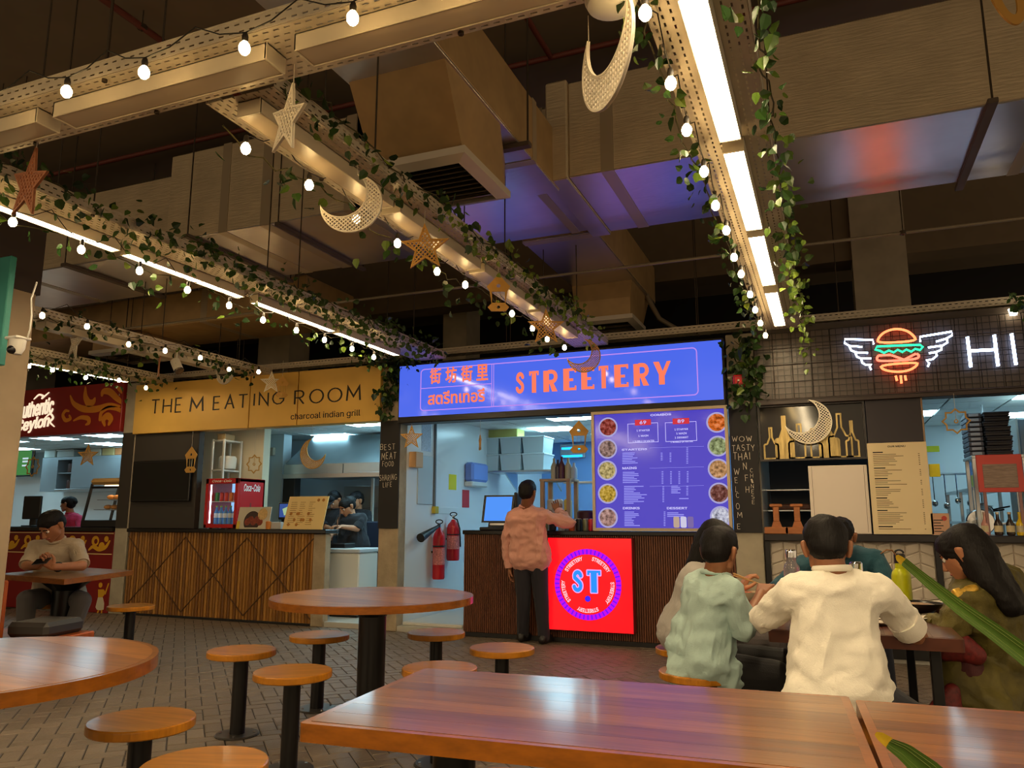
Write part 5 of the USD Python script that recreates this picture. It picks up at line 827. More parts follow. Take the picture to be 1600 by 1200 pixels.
for k, (u, c_, cap) in enumerate(((1543, (196, 140, 130), (220, 180, 170)), (1563, (46, 30, 24), (206, 190, 160)), (1582, (40, 28, 24), (196, 170, 140)), (1598, (226, 190, 30), (230, 200, 60)))):
    x = FX(u, 835)[0]; t = thing('drink_bottle', f'{["pink soda", "dark brown with cream label", "black with cream label", "yellow soda"][k]} bottle on the black ledge at right', 'bottle', (x, YF+.05, 1.14)); h = .2
    part(t, 'bottle_body', lathe([(0, 0), (.03, 0), (.034, .012), (.034, .1), (.013, .145), (.012, .185), (0, .185)], (x, YF+.05, 1.141), 16), mat('bottle_glass_%d' % k, L(*c_), .12), smooth=40); part(t, 'label_print', lathe([(.0345, .03), (.0345, .085)], (x, YF+.05, 1.141), 16), mat('bottle_label', L(206, 190, 150), .5)); part(t, 'cap', cyl((x, YF+.05, 1.326), (x, YF+.05, 1.345), .015, n=12), mat('bottle_cap_%d' % k, L(*cap), .3, metal=.4))

# ================================================================ tables and stools
def wood(name, c, **k): return mat(name, c, .38, spec=.3, var=.28, vscale=5., coat=.55, crough=.12, bump=.05, bscale=9, bstretch=(.5, 5, 1), **k)
WOODS = [wood('honey_wood_%d' % k, c, vstretch=(.5, 5, 1)) for k, c in enumerate((L(128, 78, 14), L(116, 68, 11), L(138, 86, 18)))]; WEDGE = wood('honey_wood_edge', L(142, 80, 10), vstretch=(2, 2, 6))
MTAB = mat('black_metal_post', L(16, 14, 15), .3)
ZTB = .80
STOOLW = wood('golden_stool_wood', L(186, 118, 22), vstretch=(.5, 5, 1)); ROUNDW = [wood('amber_wood_%d' % k, c, vstretch=(.5, 5, 1)) for k, c in enumerate((L(164, 98, 22), L(150, 86, 18), L(174, 106, 26)))]
def top(t, g, axis_deg, n, z1=ZTB, th=.046, o=(0, 0)):
    """solid edge band with boards let into it"""
    inner = g.buffer(-.022, join_style='mitre' if len(g.exterior.coords) < 12 else 'round')
    part(t, 'edge_band', mv(ext(g.difference(inner), th-.002), (0, 0, z1-th)), WEDGE); part(t, 'underside', mv(ext(inner, th-.012), (0, 0, z1-th)), WEDGE)
    c = inner.centroid; r = affinity.rotate(inner, -axis_deg, origin=c); x0, y0, x1, y1 = r.bounds; w = (y1-y0)/n
    for k in range(n):
        b = r.intersection(sbox(x0, y0+k*w+.0004, x1, y0+(k+1)*w-.0004))
        if not b.is_empty: part(t, 'board', mv(ext(affinity.rotate(b, axis_deg, origin=c), .0105), (0, 0, z1-.0115)), WOODS[k % 3])
def round_table(label, c, r, n=28, deg=-12):
    global WOODS
    keep = WOODS; WOODS = ROUNDW; t = thing('round_table', label, 'table', (c[0], c[1], 0)); top(t, Point(c).buffer(r, 24), deg, 6); WOODS = keep
    part(t, 'post', each([cyl((c[0], c[1], .012), (c[0], c[1], ZTB-.05), .088, n=20)]), MTAB, smooth=40); part(t, 'top_bracket', lathe([(.088, ZTB-.13), (.15, ZTB-.06), (.17, ZTB-.046), (0, ZTB-.046)], (c[0], c[1], 0), 20), MTAB); part(t, 'base_plate', lathe([(0, 0), (.24, 0), (.24, .006), (.23, .012), (0, .012)], (c[0], c[1], 0), 28), MTAB); return t
round_table('round varnished wooden table in the middle of the hall ringed by stools', (-2.79, 4.45), .65); round_table('round varnished wooden table cut off by the left edge of the picture', (-2.835, 1.872), .63)
def stool0(loc, label):
    t = thing('round_stool', label, 'stool', loc); x, y, _ = loc; c = (x, y, 0)
    part(t, 'seat', lathe([(0, .495), (.2, .495), (.2045, .491), (.205, .486), (.205, .462), (.2, .457), (0, .457)][::-1], c, 40), STOOLW); part(t, 'seat_plate', cyl((x, y, .44), (x, y, .457), .09, n=16), MTAB); part(t, 'post', cyl((x, y, .01), (x, y, .445), .045, n=18), MTAB, smooth=40); part(t, 'base_plate', lathe([(0, 0), (.13, 0), (.13, .006), (.122, .011), (0, .011)], c, 28), mat('base_plate_grey', L(70, 66, 62), .35, metal=.5))
    for k in range(4): part(t, 'bolt', cyl((x+.1*math.cos(k*1.571+.5), y+.1*math.sin(k*1.571+.5), .01), (x+.1*math.cos(k*1.571+.5), y+.1*math.sin(k*1.571+.5), .018), .009, n=6), CHROME)
    return t
st = [((-3.42, 3.97), 'round wooden stool left of the middle table, nearest the bamboo counter side'), ((-2.71, 3.55), 'round wooden stool in front of the middle table, overlapped by the front table corner'), ((-3.36, 4.68), 'round wooden stool behind the middle table on its left, toward the doorway'), ((-2.03, 3.93), 'round wooden stool half hidden behind the front table, white glare on its seat'), ((-2.66, 5.09), 'round wooden stool behind the middle table toward the fire extinguishers'), ((-1.97, 4.66), 'round wooden stool right of the middle table, toward the man in pink'),
      ((-2.64, 2.50), 'round wooden stool beside the left round table, lowest but one at the left'), ((-1.98, 2.15), 'round wooden stool cut by the bottom edge between the two front tables'), ((-.97, 2.30), 'round wooden stool under the front rectangular table, only a sliver showing'), ((-6.06, 5.51), 'round wooden stool in front of the bamboo counter beside the far left table'), (tuple(pd(92, 930, 7.4)[:2]), 'round wooden stool under the man with the phone'), (tuple(pd(1090, 1038, 4.1)[:2]), 'round wooden stool under the man in the mint shirt'), (tuple(pd(1308, 1052, 3.12)[:2]), 'round wooden stool under the man in the white shirt'), (tuple(pd(1075, 985, 4.85)[:2]), 'round wooden stool under the woman with long black hair'), (tuple(pd(1322, 952, 5.75)[:2]), 'round wooden stool under the man in the dark teal shirt'), (tuple(pd(1562, 1030, 3.85)[:2]), 'round wooden stool under the woman in olive')]
s0 = None
for (x, y), lb in st:
    if s0 is None: s0 = stool0((x, y, 0), lb)
    else: copy(s0, 'round_stool', lb, 'stool', (x, y, 0), random.uniform(0, .6))
def rect_table(label, A, deg, w, d, flip=False):
    g = affinity.rotate(sbox(A[0], A[1], A[0]+w, A[1]+d).buffer(-.012).buffer(.012, quad_segs=3), deg, origin=A); c = g.centroid; t = thing('rectangular_table', label, 'table', (c.x, c.y, 0)); top(t, g, deg, 7)
    for s in (-1, 1):
        p = affinity.rotate(Point(c.x+s*w*.3, c.y), deg, origin=c); part(t, 'post', cyl((p.x, p.y, .012), (p.x, p.y, ZTB-.05), .06, n=18), MTAB, smooth=40); part(t, 'base_plate', rotz(rb(p.x-.05, p.x+.05, p.y-.28, p.y+.28, 0, .012, .004), math.radians(deg), (p.x, p.y, 0)), MTAB); part(t, 'top_bracket', rotz(rb(p.x-.08, p.x+.08, p.y-.25, p.y+.25, ZTB-.056, ZTB-.046, .003), math.radians(deg), (p.x, p.y, 0)), MTAB)
rect_table('glossy rectangular wooden table in the foreground, the one showing its front left corner', (-1.255, 1.676), 3.7, 1.318, .742); rect_table('glossy rectangular wooden table butted against the foreground table at the right', (.07, 1.73), 3.2, 1.3, .735)
g = Polygon([(-5.85, 4.63), (-6.22, 5.65), (-7.25, 5.82), (-6.98, 4.84)]); c = g.centroid; t = thing('wooden_table', 'wooden table at far left where the man looks at his phone', 'table', (c.x, c.y, 0)); top(t, g, 15, 5); part(t, 'post', cyl((c.x, c.y, .012), (c.x, c.y, ZTB-.05), .11, n=20), MTAB, smooth=40); part(t, 'top_bracket', lathe([(.11, ZTB-.16), (.24, ZTB-.06), (.24, ZTB-.046), (0, ZTB-.046)], (c.x, c.y, 0), 20), MTAB); part(t, 'base_plate', lathe([(0, 0), (.26, 0), (.26, .01), (0, .012)], (c.x, c.y, 0), 24), MTAB)
# booth bench at the left
p0, p1 = pd(10, 985, 5.75), pd(95, 985, 5.75); t = thing('booth_bench', 'booth bench with dark cushion and orange wooden end at the left edge', 'bench', (p0[0], p0[1], 0)); ang = .22; dirx = np.array([math.cos(ang), math.sin(ang)]); o = np.array([p0[0], p0[1], 0]); OW = wood('orange_bench_wood', L(172, 84, 34), vstretch=(3, 3, .6))
rt = lambda m: rotz(m, ang, o); part(t, 'end_panel', rt(rb(o[0]-.05, o[0]+.03, o[1]-.1, o[1]-.05, 0, py(10, 905, o[1])[2], .012)), OW); part(t, 'seat_frame', rt(rb(o[0]-.9, o[0]+.42, o[1]-.05, o[1]+.42, .34, .42, .01)), OW); part(t, 'cushion', rt(rb(o[0]+.01, o[0]+.36, o[1]-.03, o[1]+.38, .42, .53, .03)), mat('cushion_charcoal', L(52, 48, 46), .5)); part(t, 'leg', rt(cat([rb(o[0]+.3, o[0]+.36, o[1]+.02, o[1]+.08, 0, .34, .006), rb(o[0]+.3, o[0]+.36, o[1]+.32, o[1]+.38, 0, .34, .006)])), OW)
# group dining table
g = sbox(-.30, 3.80, .48, 5.45).buffer(-.02).buffer(.02); c = g.centroid; t = thing('dining_table', 'dark wooden dining table where the group is eating', 'table', (c.x, c.y, 0)); DWD = wood('dark_table_wood', L(86, 44, 28)); WS = WOODS; WOODS_, WEDGE_ = WOODS, WEDGE; WOODS = [DWD, wood('dark_table_wood_b', L(94, 50, 30)), DWD]; WEDGE = DWD; top(t, g, 90, 8, th=.055); WOODS, WEDGE = WOODS_, WEDGE_
for x in (-.20, .38):
    for y in (3.95, 5.3): part(t, 'leg', each([rb(x-.022, x+.022, y-.022, y+.022, 0.01, ZTB-.055, .004), rb(x-.05, x+.05, y-.05, y+.05, 0, .012, .004)]), BLACKM)
part(t, 'stretcher', cat([rb(x-.018, x+.018, 3.95, 5.3, ZTB-.1, ZTB-.06, .003) for x in (-.20, .38)]), BLACKM)
# things on the table
def at(u, v): return pz(u, v, ZTB+.0)
def bottle(label, c, r, h, body, capm, caph=.035, capr=None, neck=.6, clear=None):
    t = thing('water_bottle', label, 'bottle', c); part(t, 'bottle_body', lathe([(0, 0), (r*.92, 0), (r, .012), (r, h*.72), (r*.9, h*.80), (r*neck, h*.88), (r*neck, h), (0, h)], c, 24), body, smooth=40); capr = capr or r*neck*1.15
    part(t, 'cap', lathe([(0, h), (capr, h), (capr, h+caph), (capr*.8, h+caph+.008), (0, h+caph+.008)], c, 18), capm, smooth=40); return t
c = at(1412, 950); t = bottle('bright lime yellow drinks bottle with black cap on the dining table', c, .05, .245, mat('lime_bottle', L(186, 190, 10), .4), BLACK, .045, .03, .55); part(t, 'cap_loop', tube([c+np.array((.022*math.cos(a), .0, .30+.018*math.sin(a))) for a in np.linspace(0, np.pi, 8)], .006, 6), BLACK, smooth=True)
c = at(1240, 935); bottle('clear water bottle with silver cap between the mint and white shirts', c, .05, .25, mat('clear_bottle', L(200, 190, 196), .08, trans=.75), CHROME, .04, .034, .6); c = at(1342, 945); bottle('pink drinks bottle with silver cap half hidden by the white shirt', c, .04, .185, mat('pink_bottle', L(214, 110, 96), .3), CHROME, .05, .036, .8)
def bowl(label, c, r, h, m, fill):
    t = thing('bowl', label, 'bowl', c); part(t, 'bowl_body', lathe([(0, 0), (r*.5, 0), (r*.55, .006), (r*.9, h*.6), (r, h), (r*.96, h), (r*.84, h*.6), (r*.45, .014), (0, .012)], c, 28), m, smooth=50); part(t, 'food', ell(c+np.array((0, 0, h*.62)), (r*.82, r*.82, .02), 2), fill, smooth=True)
bowl('small bowl of orange red food in front of the chopsticks', at(1166, 940), .085, .06, mat('bowl_cream', L(210, 190, 160), .3), mat('red_curry', L(186, 70, 34), .4, var=.4, vscale=40)); bowl('black food bowl between the lime bottle and the woman in olive', at(1436, 958), .12, .055, mat('bowl_black', L(30, 26, 26), .3), mat('rice_food', L(160, 130, 90), .5, var=.4, vscale=50))
for k, (u, v, lb) in enumerate(((1446, 944, 'white plate with a spoon behind the black bowl'), (1424, 968, 'white paper plate beside the white sleeve'), (1372, 975, 'white plate in front of the teal shirt'))):
    c = at(u, v); t = thing('plate', lb, 'plate', c); part(t, 'plate_body', lathe([(0, 0), (.05, 0), (.095, .016), (.092, .019), (.05, .005), (0, .005)], c, 26), mat('plate_white', L(226, 216, 200), .3), smooth=40); part(t, 'cutlery', cat([tube([c+np.array((-.07, -.02, .022)), c+np.array((.02, .0, .02)), c+np.array((.09, .03, .028))], .005, 6), ell(c+np.array((-.08, -.022, .022)), (.018, .012, .005), 1)]), CHROME)
# ================================================================ people
_SP = np.array(trimesh.creation.icosphere(2).vertices); _SPF = np.array(trimesh.creation.icosphere(1).vertices)
def hs(*sph, fine=True):
    S = _SP if fine else _SPF
    return m3.Manifold.hull_points(np.vstack([np.asarray(c, float)+S*r for c, r in sph]))
def fuse(ms, ref=.03, it=10, wr=0., seed=0, wf=9.):
    m = m3.Manifold.batch_boolean(ms, m3.OpType.Add) if len(ms) > 1 else ms[0]
    m = m.refine_to_length(ref).to_mesh(); v, f = np.array(m.vert_properties[:, :3], float), np.array(m.tri_verts)
    t = trimesh.Trimesh(v, f, process=True)
    if it: trimesh.smoothing.filter_taubin(t, .5, .53, it)
    v = np.array(t.vertices)
    if wr: v = v+np.array(t.vertex_normals)*((meshkit.fbm(v*np.array([1, 1, 1.7])*wf, 3, seed)-.5)*2*wr)[:, None]
    if wr:
        q = v@np.array([[.8, .5, .2], [-.55, .8, .1], [-.15, -.2, .95]]); a = 1-np.abs(2*meshkit.noise(q*np.array([17, 17, 6.5]), seed+9)-1); v = v+np.array(t.vertex_normals)*((a**3-.35)*wr*.9)[:, None]
    return v, np.array(t.faces)
U_ = lambda v: np.asarray(v, float)/np.linalg.norm(v)
SKIN = {k: mat('skin_'+k, L(*c), .55, var=.06, vscale=30) for k, c in dict(a=(168, 112, 78), b=(150, 98, 66), c=(186, 128, 92), d=(140, 90, 62)).items()}
HAIR = mat('black_hair', L(17, 13, 13), .6, spec=.25, var=.3, vscale=60, vstretch=(6, 6, 1), bump=.35, bscale=120, bstretch=(1, 1, .15)); EYEW = mat('eye_white', L(224, 216, 206), .25); EYED = mat('eye_dark', L(30, 18, 14), .2); LIPM = mat('lip', L(150, 84, 74), .5)
def headframe(c, f, s):
    f = U_(f); r = U_(np.cross(f, (0, 0, 1))); u = np.cross(r, f); return lambda x, y, z: np.asarray(c)+s*(x*r+y*f+z*u)
def head_parts(h, s, neck):
    k = lambda *a: [(h(x, y, z), r*s) for x, y, z, r in a]
    out = [hs(*k((0, -.03, .035, .078), (0, .025, .035, .068), (0, -.005, -.005, .07))), hs(*k((0, .02, .0, .068), (.043, .018, -.055, .022), (-.043, .018, -.055, .022), (0, .07, -.09, .02), (0, .06, -.02, .042))), hs(*k((0, .094, .012, .008), (0, .112, -.026, .011), (.011, .1, -.032, .009), (-.011, .1, -.032, .009)), fine=False), hs(*k((.016, .087, -.058, .008), (-.016, .087, -.058, .008), (0, .093, -.057, .010)), fine=False), hs(*k((.036, .08, .026, .011), (.012, .09, .02, .009)), fine=False), hs(*k((-.036, .08, .026, .011), (-.012, .09, .02, .009)), fine=False)]
    for q in (-1, 1): out.append(hs(*k((q*.078, -.012, .018, .014), (q*.086, -.026, .012, .012), (q*.077, -.012, -.03, .009), (q*.084, -.022, -.016, .008)), fine=False))
    out.append(hs((h(0, -.02, -.05), .052*s), (neck, .058*s))); return out
def hand_parts(w, d, n, s, left, curl=.9):
    """wrist w, pointing d, palm facing n; thumb on the side of the body's middle"""
    d = U_(d); n = U_(np.asarray(n)-d*np.dot(n, d)); side = np.cross(d, n)*(1 if left else -1); out = []
    P = lambda a, b, c: np.asarray(w)+s*(a*d+b*side+c*n)
    out.append(hs((P(0, .016, 0), .017*s), (P(0, -.016, 0), .017*s), (P(.085, .032, 0), .011*s), (P(.085, -.032, 0), .011*s), (P(.05, 0, .006), .014*s), fine=False))
    for k, (b, l) in enumerate(((.033, .066), (.011, .076), (-.011, .07), (-.032, .054))):
        a, p = 0., P(.08, b, 0)
        for q in range(3):
            a += curl*(.35+.3*q); ln = l*(.48, .3, .22)[q]; p2 = p+s*ln*(math.cos(a)*d+math.sin(a)*n); out.append(hs((p, .0088*s), (p2, .0078*s), fine=False)); p = p2
    t0, t1, t2 = P(.02, .022, .006), P(.052, .05, .022), P(.082, .052, .036); out += [hs((t0, .013*s), (t1, .0105*s), fine=False), hs((t1, .0105*s), (t2, .009*s), fine=False)]
    return out
def person(label, J, s, skin, shirt, trouser, f, hair='short', sleeve=1., hem=None, face=False, extra=None, curl=.9, legs=True, wr=.006, shoes=True, hairlen=.3, cuffm=None, palms=None, body=1.0):
    """J: joints in metres: head, neck, sl sr el er wl wr (arms), pelvis, kl kr al ar (legs); f: way the face points"""
    g = {k: np.asarray(v, float) for k, v in J.items()}; base = np.array([g['pelvis'][0], g['pelvis'][1], 0.]); t = thing('person', label, 'person', base)
    h = headframe(g['head'], f, s); P, N = g['pelvis'], g['neck']; rt = U_(g['sr']-g['sl']); W = body*s
    up = U_(N-P); hip = U_(rt-up*np.dot(rt, up)); mid = P*.55+N*.45; ch = P*.25+N*.75
    def torso(e):
        return [hs((P+hip*.085*W, .124*W+e*1.6), (P-hip*.085*W, .124*W+e*1.6), (mid+hip*.07*W, .108*W+e), (mid-hip*.07*W, .108*W+e)), hs((mid+hip*.07*W, .108*W+e), (mid-hip*.07*W, .108*W+e), (ch+hip*.08*W, .106*W+e), (ch-hip*.08*W, .106*W+e)), hs((ch+hip*.08*W, .106*W+e), (ch-hip*.08*W, .106*W+e), (g['sl'], .056*s+e), (g['sr'], .056*s+e), (N-up*.04*s, .06*s+e))]
    arms = []; sl = []
    for q in 'lr':
        S, E, Wr = g['s'+q], g['e'+q], g['w'+q]; arms += [hs((S, .048*s), (E, .040*s)), hs((E, .040*s), (Wr, .027*s))]; hd = U_(Wr-E); pn = (palms or {}).get(q, (0, 0, -1)); arms += hand_parts(Wr, J.get('h'+q, hd), pn, s, q == 'l', curl)
        k = sleeve if not isinstance(sleeve, dict) else sleeve[q]
        if k <= 1: sl.append(hs((S, .062*s), (S*(1-k)+E*k, (.062-.006*k)*s)))
        else: sl += [hs((S, .062*s), (E, .055*s)), hs((E, .055*s), (E*(2-k)+Wr*(k-1), .045*s))]
    lg = []; tr = [hs((P+hip*.085*W-up*.03, .108*W), (P-hip*.085*W-up*.03, .108*W), (P-up*.06, .10*W), fine=True)]
    if legs:
        for q, sg in (('l', -1), ('r', 1)):
            H0 = P+hip*.085*W*sg-up*.04*s; lg += [hs((H0, .085*s), (g['k'+q], .055*s)), hs((g['k'+q], .055*s), (g['a'+q], .036*s))]; tr += [hs((H0, .096*W), (g['k'+q], .072*s)), hs((g['k'+q], .072*s), (g['a'+q], .056*s))]
    part(t, 'body', fuse(torso(-.012)+arms+lg+head_parts(h, s, N), .022, 6), skin, smooth=True)
    sh = torso(.008)+sl
    if hem: sh += [hs(*[(P+hip*.085*W*a, .12*W) for a in (-1, 1)], *[(np.asarray(c), r) for c, r in hem])]
    part(t, 'shirt', fuse(sh, .022, 8, wr*1.7, len(label), 12.), shirt, smooth=True)
    for q in 'lr':
        S, E, Wr = g['s'+q], g['e'+q], g['w'+q]; k_ = sleeve if not isinstance(sleeve, dict) else sleeve[q]
        p_, d_, r_ = (S*(1-k_)+E*k_, U_(E-S), .0625*s) if k_ <= 1 else (E*(2-k_)+Wr*(k_-1), U_(Wr-E), .0515*s)
        part(t, 'cuff', frame(lathe([(r_*.8, -.05), (r_, -.05), (r_*1.03, -.03), (r_*1.03, .022), (r_*.98, .028), (r_*.7, .02)], (0, 0, 0), 18), p_+d_*.015, _perp(d_)[1], _perp(d_)[2]), shirt, smooth=50)
    nk = [N+.062*s*(math.cos(a)*rt+math.sin(a)*U_(np.cross(up, rt)))+up*.012*s for a in np.linspace(0, 2*np.pi, 17)[:-1]]; part(t, 'collar', tube(nk, .014*s, 6, True), shirt, smooth=True)
    if legs:
        part(t, 'trousers', fuse(tr, .04, 6, .004, 3), trouser, smooth=True)
        if shoes:
            for q in 'lr':
                a = g['a'+q]; fd = U_(np.array([f[0], f[1], 0])) if 'toe' not in J else U_(J['toe']); gz = max(.0, 0.); c = np.array([a[0], a[1], 0]); part(t, 'shoe', fuse([hs((c+(0, 0, .045)-fd*.04, .042*s), (c+fd*.14*s+(0, 0, .035), .034*s), (c+fd*.05+(0, 0, .06), .04*s), (np.array([a[0], a[1], max(.09, min(a[2], .14))]), .05*s)).trim_by_plane((0, 0, 1), .002)], .03, 2), mat('black_shoe', L(24, 20, 20), .4), smooth=True)
    k = lambda *a: [(h(x, y, z), r*s) for x, y, z, r in a]
    if hair == 'short': hm = hs(*k((0, -.035, .042, .083), (0, .03, .05, .068), (0, -.045, .0, .072), (0, .0, .06, .078)))
    elif hair == 'long': hm = m3.Manifold.batch_boolean([hs(*k((0, -.035, .04, .088), (0, .03, .045, .074), (0, -.05, -.02, .085))), hs(*k((0, -.04, .0, .09), (.04, -.05, -.14, .06), (-.04, -.05, -.14, .06))), hs(*k((.04, -.05, -.14, .06), (-.04, -.05, -.14, .06), (.035, -.07, -hairlen, .045), (-.035, -.07, -hairlen, .045)))], m3.OpType.Add)
    else: hm = m3.Manifold.batch_boolean([hs(*k((0, -.035, .04, .084), (0, .03, .045, .07), (0, -.045, -.0, .074))), hs(*k((0, -.09, .06, .045), (0, -.11, .03, .04)))], m3.OpType.Add)
    face_cut = hs(*k((0, .15, -.02, .10), (0, .13, -.09, .09), (0, .12, .0, .072))); sides = [hs(*k((q*.1, .0, -.04, .036), (q*.1, .03, -.1, .05), (q*.1, .06, .01, .036))) for q in (-1, 1)]
    hm = hm-face_cut
    if hair != 'long':
        for m_ in sides: hm = hm-m_
        hm = hm-hs(*k((0, -.06, -.16, .09), (0, .02, -.16, .09)))
    part(t, 'hair', fuse([hm], .016, 3, .005*s, 5, 45.), HAIR, smooth=True)
    if face:
        for q in (-1, 1):
            e = part(t, 'eye', ell(h(q*.031, .078, .006), .0125*s, 2), EYEW, smooth=True); part(e, 'iris', ell(h(q*.031, .088, .003), .006*s, 1), EYED, smooth=True); part(t, 'eyebrow', hull(np.vstack([h(q*.046, .084, .028)+_SPF*.004*s, h(q*.016, .095, .029)+_SPF*.005*s])), HAIR)
        part(t, 'mouth', hull(np.vstack([h(.022, .09, -.058)+_SPF*.005*s, h(-.022, .09, -.058)+_SPF*.005*s, h(0, .099, -.056)+_SPF*.006*s])), LIPM)
    return t, g, h
cloth = lambda n, c, **k: mat(n, L(*c), .85, var=.07, vscale=5, bump=.15, bscale=160, sheen=.1, **k)

# man in the white shirt, seated with his back to us
person('person in cream white shirt with rolled sleeves, seated with back turned', dict(head=pd(1291, 858, 3.27), neck=pd(1300, 893, 3.22), sl=pd(1238, 928, 3.22), sr=pd(1374, 924, 3.22), el=pd(1194, 966, 3.38), er=pd(1434, 997, 3.3), wl=pd(1246, 930, 3.75), wr=pd(1400, 958, 3.75), pelvis=pd(1308, 1052, 3.12), kl=(-.12, 3.62, .50), kr=(.24, 3.62, .50), al=(-.14, 3.6, .12), ar=(.22, 3.6, .12)), 1.08, SKIN['b'], cloth('shirt_cream', (247, 240, 224)), cloth('trousers_dark', (40, 40, 48)), (-.12, .88, -.38),
       sleeve=dict(l=1.45, r=.70), hem=[(pd(1250, 1082, 3.08), .07), (pd(1375, 1088, 3.08), .07), (pd(1312, 1086, 3.02), .07)], wr=.008, body=.82)
# man in the mint shirt
t, g, h = person('person in pale mint tunic leaning over the table, back of head showing', dict(head=pd(1125, 864, 4.1), neck=pd(1117, 900, 4.1), sl=pd(1086, 922, 4.25), sr=pd(1142, 926, 3.92), el=pd(1130, 968, 4.45), er=pd(1162, 984, 3.9), wl=pd(1160, 940, 4.6), wr=pd(1190, 928, 4.2), pelvis=pd(1092, 1022, 4.08), kl=pd(1222, 1035, 4.35), kr=pd(1212, 1055, 4.02), al=pd(1215, 1130, 4.4)*[1, 1, 0]+(0, 0, .12), ar=pd(1200, 1140, 4.1)*[1, 1, 0]+(0, 0, .12)), 1.08, SKIN['b'], cloth('tunic_mint', (180, 206, 200)), cloth('trousers_black', (22, 20, 22)), (.35, .9, -.3),
       sleeve=dict(l=1.3, r=1.12), hem=[(pd(1062, 1052, 4.05), .07), (pd(1135, 1052, 3.98), .09)], wr=.009, body=.92)
# woman with long black hair and chopsticks
t, g, h = person('person with long black hair in grey top holding chopsticks', dict(head=pd(1120, 848, 4.85), neck=pd(1108, 885, 4.85), sl=pd(1130, 905, 5.05), sr=pd(1082, 908, 4.75), el=pd(1150, 950, 5.1), er=pd(1115, 962, 4.7), wl=pd(1185, 935, 5.0), wr=pd(1155, 924, 4.75), pelvis=pd(1075, 985, 4.85), kl=pd(1220, 985, 4.85), kr=pd(1208, 1003, 4.6), al=pd(1220, 1060, 4.9)*[1, 1, 0]+(0, 0, .12), ar=pd(1225, 1080, 4.62)*[1, 1, 0]+(0, 0, .12), hr=(.5, .2, .8)), 1.08, SKIN['c'], cloth('top_grey', (176, 170, 164)), cloth('trousers_grey', (104, 96, 96)), (.88, -.25, -.42), hair='long', hairlen=.30, sleeve=.8, face=True)
w = g['wr']+np.array((.03, .0, .07)); t = thing('chopsticks', 'pair of pale wooden chopsticks in the hand of the long-haired person', 'chopsticks', w); a, b = pd(1146, 899, 4.72), pd(1190, 913, 4.72)
for k in range(2): part(t, 'stick', cyl(a+np.array((0, 0, .012*k)), b+np.array((0, 0, -.002*k)), .0045, .003, 8), mat('bamboo_pale', L(206, 166, 110), .5))
# man in the dark teal shirt facing us
person('person in dark teal checked shirt bending over the table, facing the viewer', dict(head=pd(1314, 841, 5.4), neck=pd(1314, 864, 5.5), sr=pd(1256, 884, 5.5), sl=pd(1368, 874, 5.5), er=pd(1214, 922, 5.3), el=pd(1395, 938, 5.25), wr=pd(1255, 945, 5.05), wl=pd(1345, 948, 5.0), pelvis=pd(1322, 952, 5.75), kr=pd(1290, 980, 5.2), kl=pd(1372, 985, 5.2), ar=pd(1290, 1060, 5.2)*[1, 1, 0]+(0, 0, .12), al=pd(1384, 1062, 5.1)*[1, 1, 0]+(0, 0, .12)), 1.1, SKIN['a'], cloth('shirt_teal', (28, 74, 88), ), cloth('jeans_navy', (34, 40, 58)), (-.1, -.8, -.6), sleeve=1.8, face=True, body=1.1)
# woman in olive with gold embroidery
OLV = mat('olive_brocade', L(84, 74, 22), .7, var=.35, vscale=9, bump=.25, bscale=60); GEMB = mat('gold_embroidery', L(186, 146, 52), .4, metal=.5, var=.3, vscale=60); REDB = mat('red_embroidery', L(98, 22, 20), .6, var=.5, vscale=45)
t, g, h = person('person in olive brocade dress with gold trim, black hair over the shoulders', dict(head=pd(1508, 866, 3.78), neck=pd(1535, 918, 3.8), sl=pd(1512, 938, 3.62), sr=pd(1560, 940, 4.02), el=pd(1482, 986, 3.62), er=pd(1520, 985, 4.0), wl=pd(1448, 972, 3.85), wr=pd(1480, 962, 4.1), pelvis=pd(1562, 1030, 3.85), kl=pd(1505, 1052, 3.6), kr=pd(1490, 1040, 3.85), al=pd(1500, 1150, 3.6)*[1, 1, 0]+(0, 0, .12), ar=pd(1490, 1140, 3.8)*[1, 1, 0]+(0, 0, .12)), 1.1, SKIN['a'], OLV, cloth('trousers_maroon', (70, 22, 22)), (-.78, .45, -.42), hair='long', hairlen=.26, sleeve=1.5, face=True, body=1.4, wr=.012,
       hem=[(pd(1600, 1110, 3.75), .12), (pd(1515, 1095, 3.55), .08), (pd(1495, 1060, 3.6), .09), (pd(1560, 1120, 3.5), .1)])
part(t, 'bell_cuff', fuse([hs((g['el']+(.02, -.01, -.03), .05), (g['el']+(.10, .0, -.10), .045), (g['el']+(-.02, .0, -.10), .035))], .03, 4, .004), REDB, smooth=True, label='dark red embroidered cuff hanging at the elbow')
part(t, 'shoulder_trim', fuse([hs((g['sl']+(-.05, -.035, .035), .02), (g['sl']+(.03, -.02, .055), .02), (g['sl']+(-.04, -.045, -.0), .02))], .02, 3, .004), GEMB, smooth=True, label='gold embroidered shoulder band')
part(t, 'hem_trim', fuse([hs((pd(1590, 1050, 3.62), .03), (pd(1596, 1110, 3.58), .03), (pd(1580, 1090, 3.6), .02))], .02, 3, .005), GEMB, smooth=True, label='gold embroidered hem band'); part(t, 'dress_edge', fuse([hs((pd(1488, 1078, 3.5), .03), (pd(1462, 1108, 3.5), .035), (pd(1490, 1112, 3.48), .04))], .02, 3, .004), REDB, smooth=True, label='dark red lower edge of the dress')
part(t, 'bangle', tube([g['wl']*.7+g['el']*.3+.042*np.array((.35*math.cos(a), .9*math.cos(a), math.sin(a))) for a in np.linspace(0, 2*np.pi, 15)[:-1]], .004, 6, True), CHROME, smooth=True)
